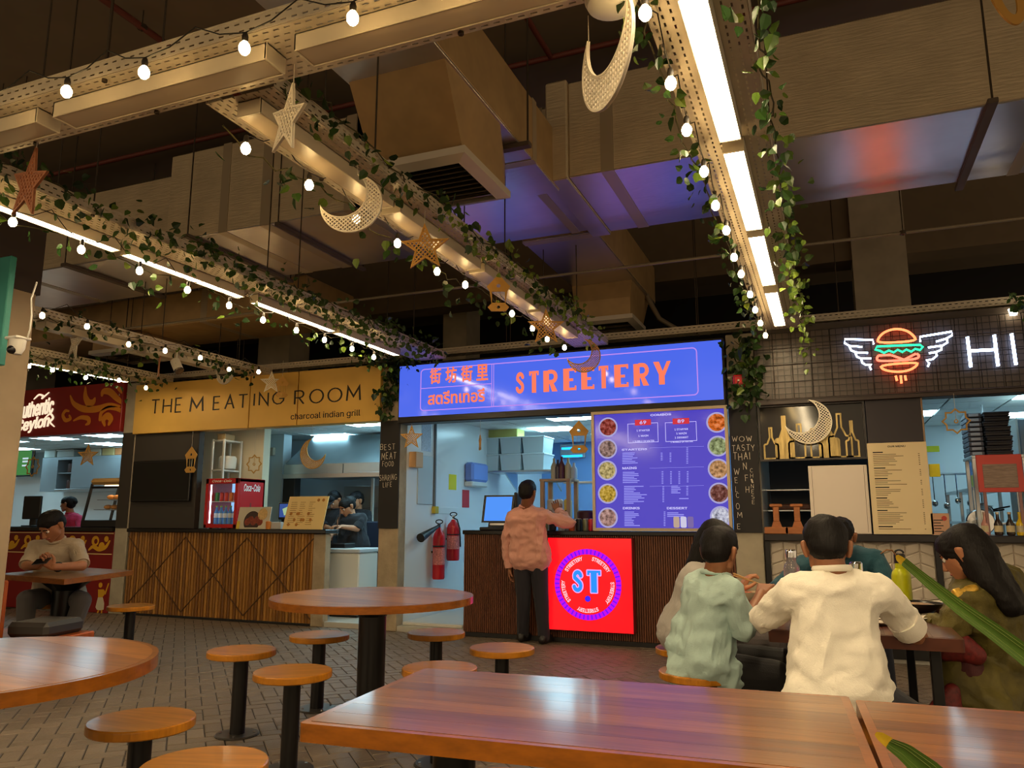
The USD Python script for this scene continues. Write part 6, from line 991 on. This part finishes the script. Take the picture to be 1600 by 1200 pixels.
# man in pink at the counter
t, g, h = person('person in pink shirt and dark trousers standing at the slatted counter', dict(head=pd(825, 771, 8.1), neck=pd(822, 792, 8.15), sl=pd(800, 808, 8.2), sr=pd(850, 806, 8.12), el=pd(792, 852, 8.25), er=pd(890, 817, 8.15), wl=pd(797, 886, 8.2), wr=pd(872, 799, 8.45), pelvis=pd(828, 872, 8.15), kl=pd(818, 938, 8.15), kr=pd(846, 940, 8.1), al=pd(817, 990, 8.2), ar=pd(850, 995, 8.05), hl=(0.05, .1, -1), hr=(-.4, .3, .75)), 1.06, SKIN['d'], cloth('shirt_pink', (214, 156, 140)), cloth('trousers_charcoal', (34, 32, 42)), (.15, .98, -.1), sleeve=dict(l=1.85, r=1.8), palms=dict(l=(1, 0, 0), r=(-.3, .8, .2)), curl=.5, body=.96, wr=.012)
part(t, 'watch', tube([g['wl']*.86+g['el']*.14+.036*np.array((math.cos(a), math.sin(a), 0)) for a in np.linspace(0, 2*np.pi, 15)[:-1]], .011, 6, True), BLACK, smooth=True, label='dark wrist watch')
# man with the phone
t, g, h = person('person in beige short-sleeved shirt looking down at a phone', dict(head=pd(82, 822, 7.15), neck=pd(88, 845, 7.25), sr=pd(56, 855, 7.25), sl=pd(119, 853, 7.25), er=pd(42, 884, 7.05), el=pd(128, 884, 7.05), wr=pd(60, 885, 6.78), wl=pd(84, 886, 6.80), pelvis=pd(92, 930, 7.4), kr=pd(42, 936, 6.95), kl=pd(128, 938, 6.95), ar=pd(38, 1000, 6.95)*[1, 1, 0]+(0, 0, .12), al=pd(102, 1000, 6.9)*[1, 1, 0]+(0, 0, .12), hl=(-.6, -.2, .35), hr=(.6, .0, .35)), 1.12, SKIN['a'], cloth('shirt_beige', (178, 162, 140)), cloth('jeans_grey', (92, 88, 88)), (.02, -.76, -.62), sleeve=.8, face=True, palms=dict(l=(.3, -.5, .8), r=(-.3, -.5, .8)))
part(t, 'watch', tube([g['wl']*.85+g['el']*.15+.036*np.array((.3*math.cos(a), math.cos(a)*.9, math.sin(a))) for a in np.linspace(0, 2*np.pi, 15)[:-1]], .011, 6, True), BLACK, smooth=True, label='dark wrist watch'); part(t, 'earbud', ell(h(.088, .0, -.01), .012, 2), WHITEP, smooth=True, label='white earbud')
c = pd(65, 877, 6.72); t = thing('phone', 'dark mobile phone held by the seated person in beige', 'phone', c); part(t, 'case', frame(rb(-.075, .075, -.036, .036, -.004, .004, .004), c, U_((.95, .2, .1)), U_((-.1, .75, .65)) ), mat('phone_case', L(30, 24, 26), .3)); part(t, 'display', frame(bx(-.07, .07, -.032, .032, .004, .005), c, U_((.95, .2, .1)), U_((-.1, .75, .65))), mat('phone_glass', (.01, .01, .012), .08)); part(t, 'camera_bump', frame(rb(.03, .062, -.03, .0, -.007, -.004, .002), c, U_((.95, .2, .1)), U_((-.1, .75, .65))), BLACK)
# staff
def stand(Y, hd, nk, sl, sr, el, er, wl, wr_, pv, dx=.09):
    q = lambda p, o=0.: py(p[0], p[1], Y+o); P = q(pv)
    return dict(head=q(hd, -.05), neck=q(nk), sl=q(sl), sr=q(sr), el=q(el, -.1), er=q(er, -.1), wl=q(wl, -.28), wr=q(wr_, -.28), pelvis=P, kl=P+(dx, 0, -.42), kr=P+(-dx, 0, -.42), al=P*[1, 1, 0]+(dx, .02, .16), ar=P*[1, 1, 0]+(-dx, .02, .16))
person('person in magenta polo behind the red counter, looking left', stand(9.0, (106, 788), (110, 803), (124, 812), (97, 812), (126, 832), (95, 832), (118, 838), (103, 838), (112, 852)), 1.05, SKIN['a'], cloth('polo_magenta', (190, 40, 84)), cloth('trousers_black', (0, 0, 0)), (-.92, -.3, -.05), hair='bun', sleeve=.6, face=True, shoes=False)
BT = cloth('tee_black', (24, 26, 34)); JN = cloth('jeans_blue', (84, 98, 130))
person('person in black tee and blue jeans leaning over the white chest', stand(8.98, (543, 792), (549, 806), (566, 810), (534, 810), (558, 826), (524, 830), (534, 823), (517, 836), (552, 852)), 1.06, SKIN['c'], BT, JN, (-.35, -.75, -.5), hair='bun', sleeve=.75, face=True, shoes=False)
for lb, Y, c, d in (('person in dark cap at the cooking line, left of the leaning person', 9.75, (523, 782), (-.1, -.7, -.6)), ('person in dark cap behind the leaning person at right', 9.9, (557, 783), (-.35, -.8, -.2))):
    x, y = c; t, g, h = person(lb, stand(Y, (x, y), (x+2, y+15), (x+17, y+21), (x-13, y+21), (x+19, y+42), (x-13, y+42), (x+8, y+46), (x-2, y+46), (x+2, y+68)), 1.06, SKIN['c'], BT, cloth('trousers_black', (0, 0, 0)), d, sleeve=.7, face=True, shoes=False)
    cp = part(t, 'cap', fuse([hs((h(0, -.02, .06), .086), (h(0, .03, .065), .07), (h(0, -.03, .03), .088)).trim_by_plane(U_(h(0, 0, 1)-h(0, 0, 0)), float(np.dot(h(0, 0, .045), U_(h(0, 0, 1)-h(0, 0, 0)))))], .02, 2), mat('cap_navy', L(26, 30, 38), .7), smooth=True, label='dark cap'); part(cp, 'brim', hull(np.vstack([h(x_, y_, .05+z_)+_SPF*.004 for x_, y_, z_ in ((-.06, .06, 0), (.06, .06, 0), (-.05, .14, -.01), (.05, .14, -.01), (0, .16, -.012))])), mat('cap_navy', (0, 0, 0)))
# ================================================================ string lights, ivy, hanging ornaments, small details
BULB = glow('bulb_lit', (1., .66, .26), BULB_W); SOCK = mat('bulb_socket', L(40, 34, 28), .5); CORD = mat('light_cord', L(30, 28, 24), .6)
def string(label, pts, anchor, k=.78):
    """bulbs hang with their sockets from a sagging cord that is tied to the tray's edge"""
    pts = [np.asarray(p, float) for p in pts]; t = thing('string_lights', label, 'string lights', pts[0]); path = []
    for i, p in enumerate(pts):
        up = p+np.array((0, 0, .085*k)); path.append(up)
        if i+1 < len(pts):
            q = pts[i+1]+np.array((0, 0, .085*k)); m = (up+q)/2; path += [up*.75+q*.25+(0, 0, .02), np.array([m[0], m[1], anchor]) if anchor else m+(0, 0, .03), up*.25+q*.75+(0, 0, .02)]
        part(t, 'bulb', lathe([(0, -.036*k), (.016*k, -.033*k), (.027*k, -.018*k), (.030*k, 0), (.026*k, .016*k), (.015*k, .032*k), (.012*k, .036*k)], p, 16), BULB, smooth=True)
        part(t, 'socket', lathe([(0, .034*k), (.015*k, .034*k), (.017*k, .06*k), (.012*k, .08*k), (0, .084*k)], p, 12), SOCK, smooth=40)
    part(t, 'cord', tube(path, .0028, 5), CORD)
Z = lambda lst, z: [pz(*p, z) for p in lst]
string('warm bulb string along the tray crossing overhead at top left', Z([(-20, 172), (104, 143), (225, 113), (382, 75), (551, 28), (690, -14)], 3.02), ZT+.02, .74)
string('warm bulb string on the left edge of the lit right-hand tray', Z([(990, -40), (1008, 20), (1048, 130), (1073, 203), (1100, 268), (1118, 321), (1135, 360), (1147, 402), (1158, 428), (1172, 460), (1180, 484), (1188, 505), (1196, 524)], 2.98), ZT-.01)
string('warm bulb string under the middle tray among the hanging moons', Z([(384, 232), (483, 289), (557, 342), (621, 380), (683, 424), (727, 445), (800, 490), (832, 513), (855, 530), (882, 543)], 2.97), ZT-.01)
string('warm bulb string below the ivy tray over the gold sign', Z([(-60, 318), (20, 347), (127, 390), (218, 423), (293, 453), (358, 477), (411, 500), (463, 516), (507, 531), (550, 545), (584, 558)], 2.96), ZT-.01)
string('warm bulb string on the unlit far left ivy tray', Z([(66, 493), (136, 510), (201, 538), (258, 548), (313, 559), (358, 577), (404, 581)], 2.99), ZT)
string('short warm bulb string in front of the red sign', Z([(45, 572), (82, 578), (134, 590), (186, 594), (228, 606)], 2.95), ZT-.02)

LEAFM = usdkit.material(stage, '/World/Looks/ivy_leaf', {'oi': ('object_info', {}), 'g': ('geometry', {}), 'ad': ('math', {'math_type': 'add'}), 'fr': ('math', {'math_type': 'fraction'}), 'r': ('rgb_ramp', {'ramp': [(0, L(30, 50, 22)), (.6, L(46, 74, 28)), (.88, L(86, 112, 38)), (1, L(130, 150, 54))]}),
    'p': ('principled_bsdf', {'roughness': .4}), 't': ('translucent_bsdf', {}), 'm': ('mix_closure', {'fac': .3})}, [('oi.random', 'ad.value1'), ('g.random_per_island', 'ad.value2'), ('ad.value', 'fr.value1'), ('fr.value', 'r.fac'), ('r.color', 'p.base_color'), ('r.color', 't.color'), ('p.BSDF', 'm.closure1'), ('t.BSDF', 'm.closure2')], surface='m.closure')
_LV = np.array([[0, 0, 0], [.5, 0, -.07], [1, 0, -.16], [.06, .3, .05], [.42, .42, .05], [.78, .2, -.04], [.06, -.3, .05], [.42, -.42, .05], [.78, -.2, -.04]]); _LF = np.array([[0, 4, 3], [0, 1, 4], [1, 5, 4], [1, 2, 5], [0, 6, 7], [0, 7, 1], [1, 7, 8], [1, 8, 2]])
def leaf(p, d, n, s, w=1.):
    d = U_(d); y = U_(np.cross(n, d)); z = np.cross(d, y); v = _LV*[s, s*w, s]; return np.asarray(p)+v[:, :1]*d+v[:, 1:2]*y+v[:, 2:3]*z, _LF
def ivy(label, path, n, spread, size, limit, seed, hang=.06, w=1., category='ivy garland', bias=(0, 0, -.6)):
    """a stem with leaves: the largest in the picture each a part, the rest one part"""
    R = np.random.default_rng(seed); P = np.asarray(path, float); sg = np.r_[0, np.cumsum(np.linalg.norm(np.diff(P, axis=0), axis=1))]; t = thing('ivy_garland', label, category, P[0]); ms = []
    q = np.linspace(0, sg[-1], max(8, int(sg[-1]/.09))); S = np.c_[[np.interp(q, sg, P[:, k]) for k in range(3)]].T+R.normal(0, spread*.3, (len(q), 3)); part(t, 'stem', tube(S, .004, 5), mat('ivy_stem', L(70, 66, 34), .7))
    for i in range(n):
        a = R.uniform(0, sg[-1]); c = np.array([np.interp(a, sg, P[:, k]) for k in range(3)])+R.normal(0, spread, 3)-(0, 0, abs(R.normal(0, hang))); d = R.normal(0, .7, 3)+np.array(bias); nn = U_(R.normal(0, .6, 3)+np.array([-.2, -.9, -.1])); s = size*R.uniform(.55, 1.1)
        z = (c-CAM)@Fw; ms.append((-(s/max(z, .3)), leaf(c, d, nn, s, w)))
    ms.sort(key=lambda m: m[0])
    for k, m in ms[:limit]: part(t, 'leaf', m, LEAFM)
    if ms[limit:]: part(t, 'foliage', cat([m for _, m in ms[limit:]]), LEAFM, kind='stuff')
    return t
ivy('ivy garland on the left edge of the lit right-hand tray', [(XR0-.02, y, ZT-.03+.03*math.sin(y*5)) for y in np.arange(1.6, 7.7, .2)], 190, .035, .06, 150, 1, .07)
ivy('ivy garland trailing from the right edge of the lit right-hand tray', [(XR1+.03, y, ZT-.02+.04*math.sin(y*4)) for y in np.arange(1.6, 7.5, .2)]+[(XR1+.04, 7.5, 3.0), (XR1+.06, 7.5, 2.85)], 330, .045, .058, 190, 2, .11)
ivy('ivy garland along the right edge of the middle tray', [(XM1+.02, y, ZT+.06+.03*math.sin(y*5)) for y in np.arange(2.5, 7.7, .2)], 340, .045, .062, 170, 3, .05)
ivy('ivy sprigs below the left edge of the middle tray beside the bulbs', [(XM0-.02, y, ZT-.05+.04*math.sin(y*6)) for y in np.arange(2.6, 7.4, .2)], 80, .035, .07, 80, 4, .09)
ivy('dense ivy garland along the top of the lit tray over the gold sign', [(XL1+.0, y, ZT+.07+.03*math.sin(y*5)) for y in np.arange(2.3, 7.8, .2)], 720, .06, .064, 190, 5, .06)
ivy('ivy sprigs below the left edge of the lit tray over the gold sign', [(XL0-.02, y, ZT-.06+.03*math.sin(y*6)) for y in np.arange(2.4, 7.5, .2)], 110, .04, .066, 110, 6, .08)
ivy('ivy garland along the unlit far left tray', [(X41+.0, y, ZT+.03+.04*math.sin(y*5)) for y in np.arange(4.2, 8.0, .2)], 190, .055, .068, 100, 7, .08)
ivy('ivy garland draped over the tray before the red sign', [(X51+.0, y, ZT+.0+.04*math.sin(y*5)) for y in np.arange(5.6, 7.9, .2)], 170, .06, .068, 80, 8, .08)
a, b, c = FP(618, 560, .06), FP(612, 600, .06), FP(606, 638, .05)
ivy('hanging ivy column between the gold and blue signs', [a, b, c], 190, .07, .085, 130, 9, .05, bias=(0, -.3, -.9))
a, b, c, d = FP(1152, 530, .07), FP(1165, 560, .07), FP(1172, 590, .06), FP(1155, 618, .05)
ivy('hanging ivy column right of the blue sign around the red alarm', [a, b, c, d], 230, .085, .09, 150, 10, .05, bias=(.1, -.3, -.9))
ivy('ivy sprigs where the left tray meets the blue sign', [FP(560, 556, .3), FP(600, 555, .2), FP(650, 562, .12)], 110, .05, .075, 70, 11, .04)
ivy('ivy tuft with a lit bulb at the right edge above the neon letters', [FP(1590, 465, .2), FP(1612, 475, .2)], 24, .04, .08, 24, 12, .05)

# ---- hanging ornaments
WG = mat('gold_ply', L(196, 146, 66), .5, metal=.2); WW = mat('white_ply', L(236, 226, 206), .55); WR = mat('reddish_ply', L(178, 116, 82), .6)
def lattice(g, pitch, hole, edge):
    inner = g.buffer(-edge); x0, y0, x1, y1 = inner.bounds; hs_ = []; j = 0
    y = y0
    while y < y1:
        x = x0+(pitch/2 if j % 2 else 0)
        while x < x1: hs_.append(affinity.rotate(sbox(x-hole/2, y-hole/2, x+hole/2, y+hole/2), 45)); x += pitch
        y += pitch*.55; j += 1
    return g.difference(unary_union(hs_).intersection(inner))
def star(r, k=.42): return Polygon([((r if i % 2 == 0 else r*k)*math.sin(i*math.pi/5), (r if i % 2 == 0 else r*k)*math.cos(i*math.pi/5)) for i in range(10)])
def moon(r, th=.62, off=.34): return Point(0, 0).buffer(r, 24).difference(Point(r*off, r*off*.9).buffer(r*(1-off*.62), 24))
def lantern(h):
    w = h*.54; o = Polygon([(-w*.35, 0), (w*.35, 0), (w*.5, h*.1), (w*.32, h*.2), (w*.42, h*.55), (w*.55, h*.68), (w*.3, h*.82), (0, h), (-w*.3, h*.82), (-w*.55, h*.68), (-w*.42, h*.55), (-w*.32, h*.2), (-w*.5, h*.1)]).buffer(h*.015)
    return o.difference(unary_union([sbox(x-w*.075, h*.24, x+w*.075, h*.52).buffer(w*.03) for x in (-w*.22, 0, w*.22)]+[Point(0, h*.1).buffer(w*.08), Point(0, h*.7).buffer(w*.1)]))
def octa(r): a = affinity.scale(sbox(-r, -r, r, r), .74, .74); s = unary_union([a, affinity.rotate(a, 45)]); return unary_union([s.difference(s.buffer(-r*.11)), Point(0, -r*.02).buffer(r*.16).difference(Point(0, 0).buffer(r*.09)), sbox(-r*.012, .05*r, r*.012, r*.9)])
def hang(name, label, shape, c, yaw, roll, m, up, th=.008, rim=None):
    g = affinity.rotate(shape, roll, origin=(0, 0)); a = math.radians(yaw); Ud = np.array([math.cos(a), math.sin(a), 0]); Vd = np.array([0, 0, 1.]); t = thing(name, label, 'hanging ornament', c)
    part(t, 'plate', ext(g, th, np.asarray(c)-np.cross(Ud, Vd)*th/2, Ud, Vd), m)
    if rim is not None: part(t, 'rim', ext(affinity.rotate(rim, roll, origin=(0, 0)), th*1.6, np.asarray(c)-np.cross(Ud, Vd)*th*.8, Ud, Vd), m)
    top = max(((x, y) for p in polys(g) for x, y in p.exterior.coords), key=lambda q: q[1]); p = np.asarray(c)+Ud*top[0]+Vd*(top[1]-.004)
    if up: part(t, 'string', tube([p, [p[0], p[1], (p[2]+up)/2], [p[0], p[1], up]], .002, 5), mat('white_thread', L(206, 196, 176), .6))
ST = lambda r, p=.03: (lattice(star(r), r*.17, r*.085, r*.07), star(r).difference(star(r*.86)))
MO = lambda r: (lattice(moon(r), r*.13, r*.06, r*.055), moon(r).difference(moon(r).buffer(-r*.035)))
s, r_ = ST(.19); hang('star_ornament', 'reddish wooden star hanging at the upper left edge', s, py(45, 288, 2.42), 168, 12, WR, ZT, rim=r_)
def under(x, y0, h): p = pz(x, y0, 3.05); return p-np.array((0, 0, h/2))
s, r_ = ST(.155); hang('star_ornament', 'pale wooden star hanging near the tray junction above', s, under(452, 137, .29), 155, 14, WW, ZT, rim=r_)
s, r_ = MO(.2); hang('moon_ornament', 'tall pale crescent seen nearly edge on, hanging at top centre', affinity.rotate(s, 45, origin=(0, 0)), py(948, 82, 2.40), 131, 6, WW, ZT, rim=affinity.rotate(r_, 45, origin=(0, 0)))
s, r_ = MO(.16); s, r_ = [affinity.scale(affinity.rotate(q, 92, origin=(0, 0)), 1.05, 1, origin=(0, 0)) for q in (s, r_)]; hang('moon_ornament', 'pale lattice crescent hanging under the middle tray, left of the gold star', s, under(550, 280, .27), 14, -4, WW, ZT, rim=r_)
s, r_ = ST(.155); hang('star_ornament', 'large gold lattice star hanging under the middle tray', s, under(665, 350, .30), 18, 2, WG, ZT, rim=r_)
hang('lantern_ornament', 'gold flat lantern hanging under the middle tray', lantern(.27), pz(779, 430, 3.05)-np.array((0, 0, .27)), 22, 0, WG, ZT)
s, r_ = ST(.165); hang('star_ornament', 'gold lattice star hanging just above the blue sign', s, under(853, 484, .31), 22, 0, WG, ZT, rim=r_)
s, r_ = MO(.17); hang('moon_ornament', 'gold crescent hanging in front of the blue sign lettering', affinity.rotate(s, 95, origin=(0, 0)), py(912, 556, 7.3), 20, 0, WG, ZT, rim=affinity.rotate(r_, 95, origin=(0, 0)))
s, r_ = ST(.19); hang('star_ornament', 'white star turned sideways under the unlit far left tray', s, px(117, 535, -6.9), 160, 15, WW, ZT, rim=r_)
hang('lantern_ornament', 'brown wooden lantern seen edge on beside the far grille', lantern(.3), px(247, 588, -6.86), 142, 0, WR, ZT)
s, r_ = MO(.17); hang('moon_ornament', 'white crescent hanging in front of the gold sign corner', affinity.rotate(s, 20, origin=(0, 0)), py(352, 580, 7.5), 172, 0, WW, 3.24, rim=affinity.rotate(r_, 20, origin=(0, 0)))
s, r_ = ST(.15); hang('star_ornament', 'white lattice star hanging over the gold sign lettering', s, py(424, 598, 7.7), 25, 0, WW, 3.24, rim=r_)
hang('lantern_ornament', 'small gold lantern beside the white star over the gold sign', lantern(.26), py(440, 620, 7.7), 50, 0, WG, 3.24)
s, r_ = ST(.17); hang('star_ornament', 'gold star hanging in the red stall opening', s, FP(137, 712, .05), 15, 0, WG, 2.5, rim=r_)
hang('eight_point_ornament', 'eight-pointed gold ring beside the green menu screen', octa(.15), FP(51, 729, .05), 0, 0, WG, 2.5); hang('lantern_ornament', 'gold flat lantern on the matt black stall panel', lantern(.34), FP(297, 738, .075), 0, 0, WG, 2.45)
hang('eight_point_ornament', 'thin eight-pointed gold ring in front of the warm-tinted kitchen wall', octa(.12), FP(397, 725, .03), 0, 0, WG, 2.45); s, r_ = MO(.19); hang('moon_ornament', 'gold crescent in front of the steel cooking hood', affinity.rotate(s, 6, origin=(0, 0)), FP(489, 709, .04), 0, 0, WG, 2.45, rim=affinity.rotate(r_, 6, origin=(0, 0)))
s, r_ = ST(.15); hang('star_ornament', 'pale gold star at the left of the white stall wall', s, FP(643, 684, .04), 10, 0, WG, 2.42, rim=r_); c = px(648, 718, XD+.03); single('wooden_holder', rb(XD, XD+.1, c[1]-.09, c[1]+.09, c[2]-.1, c[2]+.09, .006), mat('pale_wood_box', L(206, 164, 116), .5), 'pale wooden box fixed to the white wall under the star', 'box')
hang('lantern_ornament', 'slim lantern seen edge on in the blue stall opening', lantern(.17), FP(750, 703, .03), 128, 0, WG, 2.42); hang('lantern_ornament', 'gold lantern hanging left of the lit menu board', lantern(.34), FP(905, 707, .05), 12, 0, WG, 2.42)
s, r_ = MO(.215); s, r_ = [affinity.rotate(q, 95, origin=(0, 0)) for q in (s, r_)]; hang('moon_ornament', 'white crescent on the dark window with gold bottle shapes', s, FP(1263, 659, .06), 0, 0, WW, 2.41, rim=r_); hang('eight_point_ornament', 'eight-pointed copper ring in the burger kitchen opening', octa(.115), FP(1494, 658, .05), 0, 0, WG, 2.42)
s, r_ = ST(.1); hang('oval_ornament', 'gold oval ornament tip at the top right corner', affinity.scale(Point(0, 0).buffer(.16, 16), .38, 1).difference(affinity.scale(Point(0, -.03).buffer(.09, 12), .3, 1)), py(1568, -22, 3.0), 20, 12, WG, 3.9)
# fire alarm, spotlight, access point
p = FP(1156, 597, .02); t = thing('fire_alarm', 'red square fire alarm on the pillar among the ivy', 'alarm', p); part(t, 'body', rb(p[0]-.055, p[0]+.055, YF-.15, YF-.005, p[2]-.055, p[2]+.055, .012), mat('alarm_red', L(206, 20, 24), .35)); part(t, 'bezel', front(ring(frect(p[0]-.04, p[0]+.04, p[2]-.04, p[2]+.04), .006), .004, .15), mat('alarm_dark', L(120, 12, 16), .4)); part(t, 'lens', ell((p[0], YF-.152, p[2]-.005), .014, 2), mat('alarm_lens', L(240, 220, 200), .1))
p = px(276, 572, -6.72); t = thing('spotlight', 'white cylinder spotlight hanging beside the far grille', 'spotlight', p); part(t, 'barrel', cyl(p+np.array((-.03, 0, .06)), p+np.array((.06, -.02, -.06)), .052, n=18), WHITEP, smooth=40); part(t, 'bezel', cyl(p+np.array((.06, -.02, -.06)), p+np.array((.068, -.022, -.07)), .054, .046, 18), CHROME); part(t, 'stem', cyl(p+np.array((-.01, 0, .03)), (p[0]-.01, p[1], ZT), .01), WHITEP)
p = py(955, -4, 2.42); t = thing('access_point', 'round white access point under the overhead tray at top centre', 'access point', (p[0], p[1], 3.06)); part(t, 'dome', lathe([(0, -.03), (.05, -.028), (.085, -.012), (.095, .01), (.09, .03), (0, .03)], (p[0], p[1], 3.1), 28), WHITEP, smooth=40); part(t, 'mount', cyl((p[0], p[1], 3.12), (p[0], p[1], ZT), .05), WHITEP)
# foreground palm leaves, their pot outside the picture at right
GRN = mat('palm_leaf_green', L(86, 118, 44), .4, var=.25, vscale=4, vstretch=(1, 1, 1)); YTIP = mat('palm_leaf_yellow', L(196, 160, 30), .5, var=.2, vscale=30)
def blade(t, name, px_, d0, d1, m, fold=.25):
    P = np.array([pd(x, y, d0+(d1-d0)*i/(len(px_)-1)) for i, (x, y, w) in enumerate(px_)]); Wd = np.array([w*(d0+(d1-d0)*i/(len(px_)-1))/FPX for i, (x, y, w) in enumerate(px_)]); q = np.linspace(0, len(P)-1, 4*len(P)); i_ = np.arange(len(P))
    P = np.c_[[np.interp(q, i_, P[:, k]) for k in range(3)]].T; Wd = np.interp(q, i_, Wd); T_ = np.gradient(P, axis=0); T_ /= np.linalg.norm(T_, axis=1, keepdims=True); S = np.cross(T_, -Fw); S /= np.linalg.norm(S, axis=1, keepdims=True); Nn = np.cross(S, T_); n = len(P)
    rows = [P+S*(Wd*a)[:, None]+Nn*(Wd*b)[:, None] for a, b in ((-.5, fold*.6), (-.25, fold*.35), (0, 0), (.25, fold*.35), (.5, fold*.6), (.25, fold*.3-.06), (0, -.09), (-.25, fold*.3-.06))]
    v = np.vstack(rows); f = []; k = len(rows); i = np.arange(n-1)
    for a in range(k): b = (a+1) % k; f += [np.c_[a*n+i, a*n+i+1, b*n+i+1], np.c_[a*n+i, b*n+i+1, b*n+i]]
    r = part(t, name, (v, np.vstack(f)), m, smooth=60)
    if fold > .15:
        part(t, 'midrib', tube(P-Nn*(Wd*.085)[:, None] if np.dot(Nn[0], Fw) < 0 else P+Nn*(Wd*.085)[:, None], Wd*.03+.0004, 5), mat('palm_midrib', L(150, 170, 90), .5))
        for a in (-.34, -.18, .18, .34): part(t, 'vein', tube(P+S*(Wd*a)[:, None]+Nn*(Wd*(fold*.47*abs(a)/.34 if abs(a) > .25 else fold*.3))[:, None], Wd*.008+.0002, 4), mat('palm_midrib', (0, 0, 0)))
    return r
pot = np.array([1.25, .85, 0.]); t = thing('potted_palm', 'green palm leaves with yellow tips reaching in from the lower right', 'plant', pot); part(t, 'pot', lathe([(0, 0), (.15, 0), (.2, .38), (.21, .4), (.18, .4), (.17, .34), (0, .34)], pot, 28), mat('pot_dark', L(60, 52, 46), .6), smooth=40)
lf = blade(t, 'leaf', [(1411, 877, 13), (1430, 893, 14), (1460, 918, 18), (1500, 950, 22), (1550, 985, 26), (1610, 1030, 32), (1700, 1105, 34), (1800, 1200, 24)], 1.25, 1.35, GRN); blade(t, 'leaf_tip', [(1401, 868, 5), (1404, 872, 10), (1411, 878, 12)], 1.248, 1.25, YTIP, .1).path
lf = blade(t, 'leaf', [(1388, 1160, 18), (1410, 1172, 28), (1450, 1205, 40), (1520, 1280, 50), (1650, 1400, 40)], 1.02, 1.15, GRN); blade(t, 'leaf_tip', [(1368, 1146, 6), (1375, 1150, 14), (1389, 1160, 18)], 1.018, 1.02, YTIP, .1)
part(t, 'dry_curl', tube([pd(1400, 868, 1.25), pd(1394, 860, 1.25), pd(1385, 859, 1.25), pd(1376, 865, 1.25)], .0012, 5), mat('dry_leaf', L(110, 70, 30), .7)); part(t, 'stem', cat([tube([pd(1800, 1200, 1.35), pot+(-.1, .1, .7), pot+(0, 0, .34)], .012, 6), tube([pd(1650, 1400, 1.15), pot+(-.1, 0, .5), pot+(0, 0, .34)], .012, 6)]), GRN)
